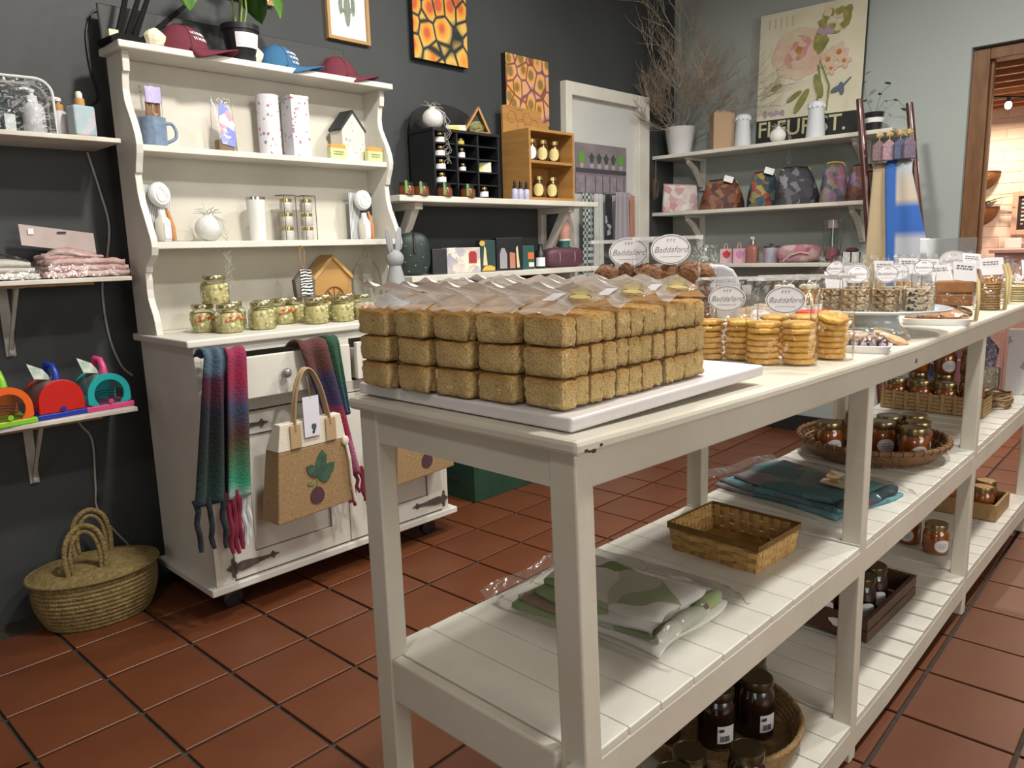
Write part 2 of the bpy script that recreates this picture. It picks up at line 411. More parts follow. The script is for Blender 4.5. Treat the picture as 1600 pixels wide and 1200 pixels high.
for k, (dx0, dx1, yo) in enumerate(((1.052, 1.506, 2.246), (1.550, 1.948, 2.270))):
    d = wb(G().box(dx0, dx1, yo, yo+.018, .722, .856), 'drawer', HW, hu, bevel=.003)
    t = G(); t.box(dx0+.012, dx0+.024, yo+.018, 2.60, .73, .83); t.box(dx1-.024, dx1-.012, yo+.018, 2.60, .73, .83); t.box(dx0+.012, dx1-.012, yo+.018, 2.60, .722, .73)
    t.build('drawer_box', HB, d)
    for kx in ([1.243] if k == 0 else [1.75]):
        G().lathe([(.006, 0), (.007, .012), (.015, .018), (.017, .026), (.011, .034), (0.002, .036)], 12, M=Matrix.Translation((kx, yo, .792)) @ Matrix.Rotation(PI/2, 4, 'X')).build('knob', mat('speckled_knob', (.55, .55, .55), .2, .5, var=(300, (.05, .05, .05))), d, smooth=True)
def hinge(x, z, s, door):
    pts = [(0, -.010), (.02, -.016), (.05, -.014), (.09, -.007), (.125, -.004), (.135, -.013), (.142, -.004), (.158, 0), (.142, .004), (.135, .013), (.125, .004), (.09, .007), (.05, .014), (.02, .016), (0, .010)]
    g = G().prism([(x+s*a, z+b+a*.03) for a, b in pts], 2.3035, 2.3095, 'Y')
    g.prism([(x+s*a, z+b) for a, b in ((-.004, -.035), (-.012, -.030), (-.012, -.014), (-.03, 0), (-.012, .014), (-.012, .030), (-.004, .036))], 2.307, 2.311, 'Y')
    g.lathe([(.004, -.02), (.004, .02)], 8, (x, 2.306, z)); g.build('strap_hinge', IRON, door)
for x0, x1, s in ((1.050, 1.499, 1), (1.503, 1.950, -1)):
    g = G(); z0, z1 = .118, .668; yf, yb = 2.3095, 2.327; fr = .075
    for a in ((x0, x0+fr, z0, z1), (x1-fr, x1, z0, z1), (x0+fr, x1-fr, z0, z0+fr), (x0+fr, x1-fr, z1-fr, z1)): g.box(a[0], a[1], yf, yb, a[2], a[3])
    d = wb(g, 'door', HW, hu, bevel=.0015)
    G().box(x0+fr-.004, x1-fr+.004, 2.317, 2.324, z0+fr-.004, z1-fr+.004).build('door_panel', HW, d)
    gm = mat('dark_bead', (.20, .18, .15), .6)
    g = G()
    for a in ((x0+fr, x0+fr+.003, z0+fr, z1-fr), (x1-fr-.003, x1-fr, z0+fr, z1-fr), (x0+fr, x1-fr, z0+fr, z0+fr+.002), (x0+fr, x1-fr, z1-fr-.002, z1-fr)): g.box(a[0], a[1], 2.312, 2.318, a[2], a[3])
    g.build('panel_bead', gm, d)
    hx = x0 if s > 0 else x1
    for z in (.160, .622): hinge(hx, z, s, d)
# upper part: scalloped sides
prof = [(.920, 2.562), (.935, 2.566), (.965, 2.571), (.990, 2.580), (1.015, 2.594), (1.040, 2.604), (1.070, 2.607), (1.100, 2.603), (1.125, 2.605), (1.126, 2.597), (1.145, 2.590), (1.160, 2.566), (1.180, 2.537), (1.205, 2.527), (1.235, 2.532), (1.262, 2.545), (1.300, 2.562), (1.340, 2.582), (1.380, 2.594), (1.418, 2.597), (1.440, 2.599), (1.441, 2.590), (1.470, 2.580), (1.500, 2.566), (1.525, 2.560), (1.555, 2.564), (1.59, 2.578), (1.63, 2.600), (1.665, 2.618), (1.70, 2.622), (1.735, 2.616), (1.750, 2.612), (1.751, 2.602), (1.780, 2.598), (1.812, 2.598)]
for x0, x1 in ((.978, 1.000), (1.962, 1.984)):
    wb(G().prism([(y, z) for z, y in prof]+[(2.73, 1.812), (2.73, .920)], x0, x1, 'X'), 'scalloped_side', HW, hu, bevel=.002)
n = 1
for k in range(n):
    z0, z1 = .92+k*(1.812-.92)/n, .92+(k+1)*(1.812-.92)/n
    wb(G().box(1.0, 1.962, 2.716, 2.73, z0+.0008, z1-.0008), 'back_board', HB, hu, bevel=.001)
wb(G().box(1.0, 1.962, 2.572, 2.716, 1.508, 1.528), 'shelf', HW, hu, bevel=.002)
wb(G().box(1.0, 1.962, 2.540, 2.716, 1.200, 1.222), 'shelf', HW, hu, bevel=.002)
wb(G().box(.958, 2.004, 2.562, 2.735, 1.812, 1.834), 'cornice', HW, hu, bevel=.004)
# ---------------------------------------------------------------- on the hutch counter: jars of marinated feta
GF = film('greenish_glass', (.93, .95, .87), .08, .03, None)
OIL = mat('herb_oil', (.60, .52, .30), .3, var=(45, (.46, .40, .20)))
FETA = mat('feta_cheese', (.74, .68, .48), .5, var=(50, (.52, .46, .22)), bump=(60, .3))
PEP = mat('red_pepper_strip', (.55, .09, .02), .4, var=(60, (.5, .22, .03)))
def feta_jar(name='feta_jar', pepper=0, seed=0):
    t = thing(name, '-', 'jar'); r = random.Random(seed)
    G().lathe([(.036, 0), (.0405, .004), (.0420, .012), (.0420, .058), (.038, .068), (.0315, .074), (.0315, .082)], 12, sq=4, cap=False).build('glass', GF, t, smooth=40)
    G().lathe([(.036, .002), (.036, .006), (.036, .050), (.031, .062), (.026, .066)], 12, sq=4).build('oil', OIL, t, smooth=40)
    g = G()
    for k in range(26):
        a = r.uniform(0, 2*PI); rr = .0345; z = .012+.044*(k/22); s = r.uniform(.0075, .0115)
        g.ball((rr*math.cos(a), rr*math.sin(a), z), (s, s, s*.9), 7, 5, lambda d: 1+.15*math.sin(9*d.x+5*d.z))
    g.build('feta_cubes', FETA, t)
    if pepper:
        g = G()
        for k in range(6):
            a = r.uniform(-2.6, -.2); z = r.uniform(.035, .056); rr = .0425
            g.ball((rr*.97*math.cos(a), rr*.97*math.sin(a), z), (.011, .004, .006), 8, 5)
        g.build('pepper_strips', PEP, t)
    G().lathe([(.0345, .078), (.036, .080), (.036, .091), (.034, .094), (.005, .0945)], 20).build('lid', mat('feta_lid', (.52, .47, .28), .22, .85), t, smooth=40)
    return t
fj = [feta_jar(pepper=0, seed=1), feta_jar(pepper=1, seed=2)]
spots = [(1.125, 2.535, 1, 'jar of feta with red pepper, left front of the pile on the hutch counter'), (1.165, 2.435, 1, 'front jar of feta with red pepper below the stacked jar on the hutch'), (1.245, 2.57, 0, 'jar of feta half hidden behind the front jar of the hutch counter stack'),
 (1.285, 2.435, 0, 'plain feta jar right of the red pepper jars on the hutch counter'), (1.345, 2.53, 0, 'feta jar directly behind the one right of the pepper jars'), (1.428, 2.55, 1, 'feta jar with a slip of orange pepper, fourth along the hutch counter'), (1.480, 2.56, 0, 'feta jar at the back beside the hanging zebra house'), (1.500, 2.435, 0, 'feta jar in front below the hanging zebra tag'),
 (1.605, 2.55, 0, 'feta jar at the back in front of the wooden house'), (1.600, 2.42, 0, 'feta jar in front of the wooden house on the hutch counter'), (1.705, 2.54, 0, 'feta jar behind the last one by the rusk bags'), (1.700, 2.43, 1, 'last feta jar at the right, next to the rusk bags')]
used = set()
for x, y, p, lab in spots:
    rz = rn(-.4, .4)
    if p not in used: used.add(p); o = fj[p]; o.location = (x, y, .920); o.rotation_euler[2] = rz
    else: o = dup(fj[p], (x, y, .920), rz)
    tag(o, lab, 'jar', 'jars of marinated feta on the hutch')
tag(dup(fj[0], (1.158, 2.50, 1.0146), .3), 'single feta jar stacked on top of the others at the left of the hutch', 'jar', 'jars of marinated feta on the hutch')
# wooden house, hanging zebra house, glass dome, bunny
t = thing('wooden_house', 'small pale wooden house with a cut-out round window on the hutch counter', 'ornament', (1.70, 2.655, .920))
G().prism([(-.085, 0), (.085, 0), (.085, .15), (0, .232), (-.085, .15)], -.035, .03, 'Y').build('body', mat('pale_plywood', (.50, .29, .10), .55, var=(6, (.44, .24, .08)), stretch=(1, 1, 6)), t, bevel=.002)
for s in (-1, 1):
    G().box(-.006, .122, -.045, .04, -.006, .006, M=Matrix.Translation((0, 0, .238)) @ Matrix.Rotation(PI if s < 0 else 0, 4, 'Z') @ Matrix.Rotation(.767, 4, 'Y')).build('roof_board', mat('roof_plywood', (.58, .36, .14), .5), t)
g = G().tube([(.045*math.cos(a*PI/10), -.037, .075+.045*math.sin(a*PI/10)) for a in range(20)], .003, 6, closed=True)
for k in range(4): a = k*PI/4; g.tube([(.045*math.cos(a), -.037, .075+.045*math.sin(a)), (-.045*math.cos(a), -.037, .075-.045*math.sin(a))], .002, 5)
g.build('window_cutout', mat('burnt_wood', (.22, .10, .03), .7), t)
t = thing('hanging_tag', 'little zebra-striped wooden house hanging on twine from the hutch shelf', 'ornament', (1.512, 2.528, 1.012))
G().prism([(-.036, .0), (.036, .0), (.042, .065), (0, .108), (-.042, .065)], -.012, .012, 'Y').build('side', mat('grey_wood', (.10, .09, .085), .7, var=(30, (.17, .15, .14))), t)
zm_ = MATS.get('zebra') or None
m, nt, b = _new('zebra'); MATS['zebra'] = m
nt.links.new(_ramp(nt, [(.45, (.02, .02, .02)), (.5, (.8, .8, .78))], _wave(nt, _coord(nt, (1, 1, .7)), 42, 6, 'Z'), 'CONSTANT'), b.inputs['Base Color'])
G().prism([(-.020, .008), (.027, .004), (.027, .100), (-.020, .104)], -.0155, -.0125, 'Y').build('zebra_panel', MATS['zebra'], t)
G().tube([(0, 0, .10), (-.010, -.002, .14), (-.006, -.004, .178), (.004, -.002, .187), (.012, 0, .17), (.010, 0, .13), (0, 0, .10)], .0018, 6).build('twine', mat('jute_twine', (.34, .22, .10), .9), t)
t = thing('cup_hook', 'gold cup hook screwed under the hutch shelf edge', 'hook', (1.510, 2.534, 1.197)); G().tube([(0, .012, .004), (0, .012, -.004), (0, 0, -.012), (0, -.010, -.006), (0, -.010, .006)], .0018, 6).build('hook', GOLD, t)
t = thing('glass_dome', 'clear glass cloche with knob at the right of the hutch counter', 'cloche', (1.845, 2.60, .920))
G().lathe([(.062, .0), (.062, .14), (.055, .18), (.035, .21), (.012, .222), (.008, .235)], 24, cap=False).build('bell', film('thin_glass', (.97, .98, .97), .07, .03, None), t, smooth=True)
G().lathe([(.006, .232), (.011, .245), (.008, .255), (.005, .262), (.007, .272), (.002, .279)], 12).build('knob', GLASS, t, smooth=True)
t = thing('bunny_figure', 'matt grey long-eared bunny figure with a price sticker beside the hutch', 'figurine', (1.895, 2.47, .920), .2)
BUN = mat('matt_grey_ceramic', (.30, .31, .33), .7)
G().lathe([(.052, 0), (.054, .01), (.050, .06), (.043, .11), (.033, .155), (.026, .185), (.024, .195)], 20).ball((0, 0, .222), (.037, .036, .036), 16, 10).build('body', BUN, t, smooth=True)
for s in (-1, 1):
    g = G().ball((0, 0, .06), (.017, .008, .068), 12, 10, lambda d: 1-.25*max(0, d.z)); g.ball((0, -.006, .058), (.009, .005, .05), 10, 8)
    g.build('ear', BUN, t, smooth=True, loc=(s*.018, 0, .238), rot=(0, s*.17, 0))
G().box(.006, .024, -.051, -.049, .07, .105).build('price_sticker', mat('cream_sticker', (.8, .78, .62), .6), t)
# ---------------------------------------------------------------- middle hutch shelf
SET = mat('striped_gift_card', (.62, .66, .66), .6)
def gift_set(loc, rz, label, dark):
    t = thing('bath_gift_set', label, 'gift set', loc, rz, 'scrub brush gift sets on the hutch')
    m, nt, b = _new('stripe_card'); nt.links.new(_ramp(nt, [(.4, (.25, .28, .30)), (.6, (.72, .74, .74))], _wave(nt, _coord(nt), 45, 0)), b.inputs['Base Color'])
    G().box(-.055, .06, .024, .028, 0, .19).build('backing_card', m, t)
    if dark: G().box(.0, .06, .0225, .0238, .10, .19).build('dark_print', mat('charcoal_print', (.03, .03, .035), .6), t)
    G().lathe([(.036, -.012), (.040, -.006), (.040, .006), (.034, .014), (.004, .015)], 20, M=Matrix.Translation((-.005, -.002, .158)) @ Matrix.Rotation(PI/2, 4, 'X')).build('brush_head', mat('pale_bristle_pad', (.70, .71, .72), .6), t, smooth=40)
    G().lathe([(.025, -.001), (.0255, 0.001), (.012, .0015)], 18, M=Matrix.Translation((-.005, -.0175, .158)) @ Matrix.Rotation(PI/2, 4, 'X')).build('brush_print', mat('grey_print', (.52, .54, .58), .6, var=(70, (.75, .76, .78))), t)
    b_ = G().lathe([(.020, 0), (.021, .004), (.021, .072), (.012, .086), (.010, .092)], 14, (-.022+.02, 0, 0), sq=4).build('lotion_bottle', mat('frosted_bottle', (.68, .66, .58), .3), t, smooth=40)
    G().box(-.016, .012, -.0225, -.0215, .012, .066).build('bottle_label', mat('lilac_label', (.75, .74, .80), .5, var=(60, (.60, .56, .72))), b_)
    G().lathe([(.011, .092), (.011, .108)], 12, (-.002, 0, 0)).build('cap', PAPER, b_)
    G().tube([(.040, 0, .006), (.036, 0, .05), (.026, 0, .095), (.020, 0, .115)], [.009, .010, .007, .004], 10).build('wooden_handle', mat('orange_wood', (.52, .23, .08), .5), t, smooth=True)
    G().lathe([(.064, 0), (.066, .002), (.066, .004)], 16, (0, 0, -.0), sq=8).build('tray', film('tray_clear', (.95, .95, .95), .1, .1, None), t)
    return t
gift_set((1.073, 2.655, 1.222), .35, 'scrub brush and lotion gift set at the left end of the middle hutch shelf', 0)
gift_set((1.885, 2.645, 1.222), .05, 'scrub brush gift set with dark card at the right end of the hutch shelf', 1)
def twigs(g, n, r0, spread, z0, length, rr, rad=.0012, droop=0, seed=1, segs=5):
    r = random.Random(seed)
    for k in range(n):
        a = r.uniform(0, 2*PI); x, y, z = r0*math.cos(a), r0*math.sin(a), z0; p = [(x, y, z)]
        dx, dy, dz = math.cos(a)*spread, math.sin(a)*spread, 1
        for i in range(segs):
            dx += r.uniform(-rr, rr); dy += r.uniform(-rr, rr); dz += r.uniform(-rr, rr)-droop
            q = Vector((dx, dy, dz)).normalized()*length/segs; x += q.x; y += q.y; z += q.z; p.append((x, y, z))
        g.tube(p, [rad*(1-.6*i/segs) for i in range(segs+1)], 4)
AIR = mat('air_plant', (.42, .42, .37), .8)
def orb(loc, r, label, seed, trail=0, stem=.02):
    t = thing('ball_vase', label, 'vase', loc)
    prof = [(r*.35, 0)]+[(r*math.cos(a), r*.95+r*.95*math.sin(a)) for a in [(-70+k*14)*PI/180 for k in range(11)]]+[(r*.28, r*1.92), (r*.30, r*2.05)]
    G().lathe(prof, 24).build('body', mat('chalk_white_ceramic', (.70, .70, .68), .55, bump=(90, .2)), t, smooth=True)
    g = G(); twigs(g, 12, r*.15, .9, r*1.95, r*1.0, .5, .0016, .25, seed); g.build('air_plant', AIR, t)
    if trail:
        g = G(); q = random.Random(seed)
        for k in range(5):
            p = [(r*.2, -r*.3, r*2.0), (r*.5+q.uniform(-.01, .02), -r*1.05, r*1.4)]; z = r*.6
            while z > -trail: p.append((r*.55+.014*math.sin(z*95+k)+q.uniform(-.008, .008), -r*1.15-.004*k, z)); z -= .012
            g.tube(p, .0009, 4)
        g.build('trailing_strands', AIR, t)
    return t
orb((1.215, 2.622, 1.222), .047, 'round white ball vase with curly strands trailing over the hutch shelf', 3, .17)
t = thing('tumbler', 'plain white insulated tumbler with steel rim on the middle hutch shelf', 'tumbler', (1.407, 2.640, 1.222))
G().lathe([(.026, 0), (.028, .002), (.034, .135), (.034, .148)], 24).build('cup', mat('white_enamel', (.70, .70, .68), .35), t, smooth=40)
G().lathe([(.0345, .148), (.0345, .157), (.031, .158), (.004, .157)], 24).build('steel_rim', CHROME, t, smooth=40)
for x, lab in ((1.528, 'clear tube of three stacked mini jars, left of the two on the hutch shelf'), (1.613, 'clear tube of three stacked mini jars, right of the two on the hutch shelf')):
    t = thing('jar_tube', lab, 'jar set', (x, 2.640, 1.222), .1, 'tubes of mini jars')
    for k in range(3):
        j = G().lathe([(.021, .002), (.0235, .006), (.0235, .034), (.020, .039)], 16, (0, 0, k*.052)).build('mini_jar', mat('pale_jar', (.66, .64, .60), .2, var=(60, (.50, .48, .46))), t, smooth=40)
        G().lathe([(.0225, .039), (.0225, .050), (.003, .0505)], 16, (0, 0, k*.052)).build('lid', GOLD, j, smooth=40)
    G().box(-.026, .026, -.026, .026, 0, .165).build('clear_box', film('stiff_plastic', (.98, .98, .98), .07, .05, None), t)
    g = G()
    for sx in (-.026, .026): g.box(sx-.001, sx+.001, -.027, -.025, 0, .165)
    g.box(-.027, .027, -.027, .027, .1655, .168); g.build('dark_edging', mat('dark_ribbon', (.05, .05, .045), .6), t)
# ---------------------------------------------------------------- top hutch shelf
t = thing('speckled_mug', 'blue speckled mug with a wrapped biscuit bag inside on the top hutch shelf', 'mug', (1.067, 2.640, 1.528))
MUG = mat('blue_speckled_glaze', (.125, .19, .30), .35, var=(55, (.20, .27, .38)))
G().lathe([(.036, 0), (.040, .004), (.042, .05), (.042, .094), (.039, .095), (.038, .05), (.030, .008)], 24).build('cup', MUG, t, smooth=40)
G().tube(spline([(.038, 0, .078), (.060, -.004, .080), (.072, -.006, .060), (.068, -.006, .034), (.040, 0, .018)]), .0055, 8).build('handle', MUG, t, smooth=True)
t = thing('biscuit_sticks', 'cellophane bag of brown sticks with a lilac top standing in the blue mug', 'snack bag', (1.072, 2.645, 1.540))
g = G()
for k in range(5): g.tube([(-.016+.008*k, .004*(k % 2), .01), (-.014+.009*k, .004*(k % 2), .135)], .006, 7)
g.build('sticks', mat('brown_stick', (.26, .14, .07), .6), t)
G().box(-.022, .030, -.012, -.010, .130, .180).build('lilac_tag', mat('lilac_paper', (.50, .44, .72), .6), t)
G().lathe([(.026, .02), (.032, .11), (.034, .185)], 12, cap=False).build('bag', FILM, t)
def pouch_pack(name, label, cat, loc, rz, w, h, d, contents, fm=None):
    t = thing(name, label, cat, loc, rz)
    contents(t)
    def fn(u, v):
        a = 2*PI*u; th = d*(1-v**1.6)+.002; q = 3.5
        x, y = math.cos(a), math.sin(a); s = (abs(x)**q+abs(y)**q)**(-1/q)
        return (w*x*s, th*y*s, .001+h*v)
    G().sheet(fn, 28, 8, closed=True).build('bag', fm or FILM, t, smooth=True)
    return t
def c_pk(t):
    G().box(-.030, .030, -.018, .018, .004, .045).build('brown_biscuits', mat('brown_biscuit', (.20, .12, .06), .7), t, bevel=.006)
    G().prism([(-.022, .03), (.03, .02), (.034, .09), (.012, .15), (-.02, .17), (-.026, .11)], -.0215, -.0195, 'Y').build('floral_paper', cells('blue_pink_floral', 34, [(0, (.23, .28, .72)), (.35, (.62, .34, .44)), (.6, (.30, .36, .75)), (.8, (.75, .62, .66))]), t)
pouch_pack('gift_bag', 'clear gift bag with blue and pink floral paper on the top hutch shelf', 'gift bag', (1.312, 2.648, 1.528), .1, .040, .185, .03, c_pk)
FLO = cells('tiny_rose_print', 125, [(0, (.66, .65, .70)), (.88, (.50, .12, .16)), (.92, (.70, .68, .72)), (.96, (.18, .20, .34)), (.98, (.68, .67, .71))], .5)
t = thing('round_tin', 'tall round white tin with red flower sprigs on the top hutch shelf', 'tin', (1.490, 2.648, 1.528))
G().lathe([(.040, 0), (.040, .205)], 28).build('body', FLO, t, smooth=40); G().lathe([(.0405, .203), (.0408, .214), (.004, .2145)], 28).build('lid', mat('tin_lid', (.66, .66, .68), .4), t, smooth=40)
t = thing('tall_gift_box', 'tall square floral gift box on the top hutch shelf', 'box', (1.604, 2.652, 1.528), .0)
G().box(-.037, .037, -.037, .037, 0, .215).build('body', FLO, t, bevel=.001); G().box(-.038, .038, -.038, .038, .213, .224).build('lid', FLO, t); G().tube([(-.01, 0, .223), (0, 0, .238), (.01, 0, .223)], .002, 6).build('ribbon_loop', mat('jute_twine', 0), t)
t = thing('birdhouse', 'flower-papered wooden house with black roof edges on the top hutch shelf', 'ornament', (1.835, 2.655, 1.528), .12)
G().prism([(-.058, 0), (.058, 0), (.058, .12), (0, .185), (-.058, .12)], -.035, .035, 'Y').build('body', cells('sprig_paper', 110, [(0, (.68, .66, .58)), (.78, (.34, .36, .44)), (.84, (.70, .62, .52)), (.92, (.62, .66, .60))], .6), t)
for s in (-1, 1):
    G().box(-.004, .098, -.037, .037, -.005, .004, M=Matrix.Translation((0, 0, .192)) @ Matrix.Rotation(PI if s < 0 else 0, 4, 'Z') @ Matrix.Rotation(.84, 4, 'Y')).build('roof_board', mat('black_wood', (.03, .032, .035), .6), t)
for x, y, lab in ((1.742, 2.598, 'orange and green wrapped soap bar left of the papered house'), (1.918, 2.600, 'orange and green wrapped soap bar right of the papered house')):
    t = thing('soap_bar', lab, 'soap', (x, y, 1.528), .05, 'wrapped soap bars on the hutch')
    G().box(-.038, .038, -.012, .012, 0, .042).build('green_wrapper', mat('pale_green_wrap', (.55, .58, .30), .6), t, bevel=.002)
    G().prism([(-.036, .042), (.036, .042), (.033, .056), (-.02, .060), (-.034, .052)], -.011, .011, 'Y').build('orange_soap', mat('orange_soap', (.60, .33, .08), .45), t)
    inst('printed_lines', scribble(.045, .018, 2, mat('green_ink', (.14, .20, .06), .7)), t, (0, -.0124, .024), UP)
# ---------------------------------------------------------------- on top of the hutch
ZT_ = 1.834
t = thing('wifi_router', 'black router with four raised antennas on the left corner of the hutch', 'router', (1.035, 2.665, ZT_), .1)
RB_ = mat('router_black', (.006, .006, .007), .75, spec=.15); G().prism([(-.085, 0), (.07, 0), (.075, .012), (.05, .030), (-.06, .030), (-.085, .018)], -.05, .045, 'Y').build('body', RB_, t, bevel=.003)
for k, (x, lean, h) in enumerate(((-.035, .30, .22), (-.008, .38, .20), (.014, .42, .21), (.030, .85, .21))):
    g = G().box(-.009, .009, -.006, .006, 0, .03).hexa([(-.009, -.005, .03), (.009, -.005, .03), (.009, .005, .03), (-.009, .005, .03), (-.006, -.003, h), (.006, -.003, h), (.006, .003, h), (-.006, .003, h)])
    g.build('antenna', RB_, t, bevel=.001, loc=(x, .012 if k < 3 else -.02, .026), rot=(0, lean, 0))
tag(G().box(.962, .99, 2.635, 2.665, ZT_, ZT_+.044).build('cream_adapter', mat('cream_plastic', (.72, .66, .45), .5)), 'small cream plug adapter beside the router on the hutch', 'adapter')
def cap(label, loc, rz, m, mb, lines=2, sc_=1):
    t = thing('baseball_cap', label, 'cap', loc, rz, 'baseball caps on top of the hutch'); t.scale = (sc_,)*3
    G().ball((0, 0, .0), (.092, .078, .098), 24, 14, lambda d: 1).warp(lambda x, y, z: (x, y, max(z, 0)*(1-.12*(x < -.04)))).build('crown', m, t, smooth=True)
    def brim(u, v):
        a = (u-.5)*2.5; R = .078+.082*v*max(.15, math.cos(a*.62))
        return (.012+R*math.cos(a)*1.08, (.077+.006*v)*math.sin(a)*1.02, .010+.012*v-.05*v*(math.sin(a)**2))
    G().sheet(brim, 18, 6).build('brim', m, t, smooth=True, solid=.004)
    G().ball((0, 0, .098), (.007, .007, .004), 8, 5).build('button', m, t)
    g = G()
    for k in range(3): a = k*PI/3; g.tube([(.0925*math.cos(a)*math.cos(b*.157), .0785*math.sin(a)*math.cos(b*.157), .0985*abs(math.sin(b*.157))) for b in range(0, 21)], .0009, 4)
    g.build('seams', mb, t)
    st = mat('white_stitching', (.72, .68, .72), .8)
    for i in range(lines):
        g = G(); rr = random.Random(i+int(loc[0]*50))
        for k in range(9-2*i):          # embroidered script, too small to read in the photo
            a = -.98+.10*k+.08*i; zz = .66-.21*i
            p = []
            for q in range(6):
                aa = a+.010*q+.012*math.sin(q*2.6+k); b = zz+.065*math.sin(q*1.3+k*1.9)+.02*rr.random()
                p.append((.0945*math.cos(aa)*math.cos(b), .0805*math.sin(aa)*math.cos(b), .100*math.sin(b)))
            g.tube(p, .0011, 4)
        g.build('stitched_lettering', st, t)
    return t
MAR = mat('maroon_cotton', (.13, .018, .034), .85, bump=(300, .1)); BLU = mat('washed_blue_cotton', (.030, .125, .26), .85, bump=(300, .1))
cap('maroon baseball cap with white stitched lettering, left of the potted plant', (1.190, 2.652, ZT_+.001), -.55, MAR, mat('maroon_seam', (.08, .01, .02), .9))
cap('washed blue baseball cap with white stitched lettering on the hutch', (1.545, 2.655, ZT_+.001), -.55, BLU, mat('blue_seam', (.02, .08, .18), .9), 3, .92)
cap('maroon baseball cap at the right end of the hutch top', (1.800, 2.655, ZT_+.001), -.55, MAR, MATS['maroon_seam'], 0, .90)
for x, lab in ((1.095, 'cream tissue ball tucked behind the left maroon cap'), (1.437, 'cream tissue ball tucked behind the blue cap')):
    tag(G().ball((0, 0, .032), (.034, .026, .032), 10, 7, lambda d: 1+.08*math.sin(7*d.x+9*d.z)).build('tissue_stuffing', mat('cream_tissue', (.74, .68, .50), .8), loc=(x, 2.618, ZT_)), lab, 'tissue')
t = thing('potted_plant', 'leafy climbing plant in a black plastic pot with paper label on the hutch', 'plant', (1.398, 2.63, ZT_))
pot = G().lathe([(.044, 0), (.046, .002), (.060, .105), (.064, .106), (.065, .124), (.060, .124), (.052, .10), (.04, .02)], 24).build('pot', BLACK, t, smooth=40)
G().sheet(lambda u, v: ((.0515+.0105*(.35+.5*v)+.0012)*math.cos(-2.35+1.5*u), (.0515+.0105*(.35+.5*v)+.0012)*math.sin(-2.35+1.5*u), .045+.048*v), 10, 2).build('paper_label', mat('pot_label', (.74, .72, .74), .6, var=(60, (.60, .58, .62))), pot, solid=.0006)
G().lathe([(.055, .10), (.02, .108), (.002, .11)], 16).build('soil', mat('potting_soil', (.03, .02, .012), .95, bump=(80, .8)), t)
LEAF = mat('green_leaf', (.045, .15, .022), .45, var=(9, (.12, .25, .035)))
def leaf_mesh(L=.11, W_=.05, m=LEAF, bend=.25, name='leaf'):
    def fn(u, v):
        w_ = W_*math.sin(PI*min(1, v*.96+.04))**.8*(1-.35*v); x = (u-.5)*2*w_
        return (x, L*v, -bend*L*v*v+.10*abs(x))
    return G().sheet(fn, 4, 8).mesh(name, m, True)
lm = leaf_mesh(); r = random.Random(4)
for k, (x, y, z, rz, rx, s) in enumerate(((.0, -.02, .30, -1.9, .1, 1.2), (.03, 0, .26, -1.0, -.5, 1.25), (-.03, 0, .28, 2.0, -.2, 1.2), (.02, .01, .34, .3, .4, 1.1), (-.02, -.02, .31, 2.9, -.7, 1.3), (.06, -.02, .33, -1.7, -1.1, 1.2), (-.20, -.06, .20, 2.6, -1.2, .7), (-.08, -.04, .33, 2.2, -.2, 1.1), (.09, -.05, .27, -2.6, -1.0, 1.1))):
    o = inst('leaf', lm, t, (x, y, z), (rx, 0, rz), (s, s, s)); mods(o, solid=.0008)
for p in ([(0, 0, .10), (.01, -.01, .2), (.0, -.02, .30)], [(.01, 0, .1), (.03, 0, .18), (.03, 0, .26)], [(-.01, 0, .1), (-.02, 0, .2), (-.03, 0, .28)], [(.0, .01, .1), (.015, .01, .22), (.02, .01, .34)], [(-.03, 0, .28), (-.10, -.03, .36), (-.17, -.05, .30), (-.20, -.06, .20)]):
    G().tube(p, .0035, 6).build('stem', mat('pale_stem', (.20, .30, .06), .5), t)
tag(G().box(.985, 1.93, -.006, .006, 0, .26, M=Matrix.Translation((0, 2.76, ZT_-.10)) @ Matrix.Rotation(-.10, 4, 'X')).build('dark_panel', mat('smoky_panel', (.035, .037, .038), .6), bevel=.03), 'dark glossy panel leaning on the wall behind the hutch top', 'panel')
# ---------------------------------------------------------------- scarves and jute bags on the drawer
SC1 = bands('rainbow_scarf_left', 'Z', .24, .90, [(0, (.045, .07, .085)), (.30, (.035, .06, .075)), (.36, (.010, .026, .032)), (.44, (.004, .026, .020)), (.56, (.003, .013, .008)), (.70, (.003, .005, .008)), (.80, (.005, .005, .017)), (.88, (.06, .004, .018)), (.95, (.05, .008, .034)), (1, (.06, .11, .16))], .95, .10, (120, .5))
SC1B = bands('rainbow_scarf_edge', 'Z', .24, .90, [(0, (.5, .52, .52)), (.30, (.45, .50, .50)), (.42, (.02, .22, .13)), (.56, (.05, .07, .03)), (.66, (.06, .02, .015)), (.76, (.03, .05, .11)), (.90, (.26, .012, .05)), (1, (.25, .02, .07))], .95, .08, (120, .5))
def drape(w0, w1, z0, z1, xs0, xs1, y, over, folds, ph):
    """cloth hung over the drawer front: u across, v from inside the drawer over the edge and down"""
    def fn(u, v):
        if v < .22:
            t = v/.22; yy = over-(over-y)*t; z = z0-.03+.045*math.sin(PI*(.15+.55*t)); s = 0
        else:
            s = (v-.22)/.78; yy = y; z = z0-.004-(z0-z1)*s
        xl = xs0[0]+(xs0[1]-xs0[0])*s; xr = xs1[0]+(xs1[1]-xs1[0])*s
        f = math.sin(u*folds*2*PI+ph)
        return (xl+(xr-xl)*u, yy-.004-.012*f*(.35+.65*min(1, v*2))-.008*math.sin(u*PI), z+.004*f)
    return fn
t = thing('plaid_scarf', 'long rainbow mohair scarf hanging from the left end of the open drawer', 'scarf', (0, 0, 0))
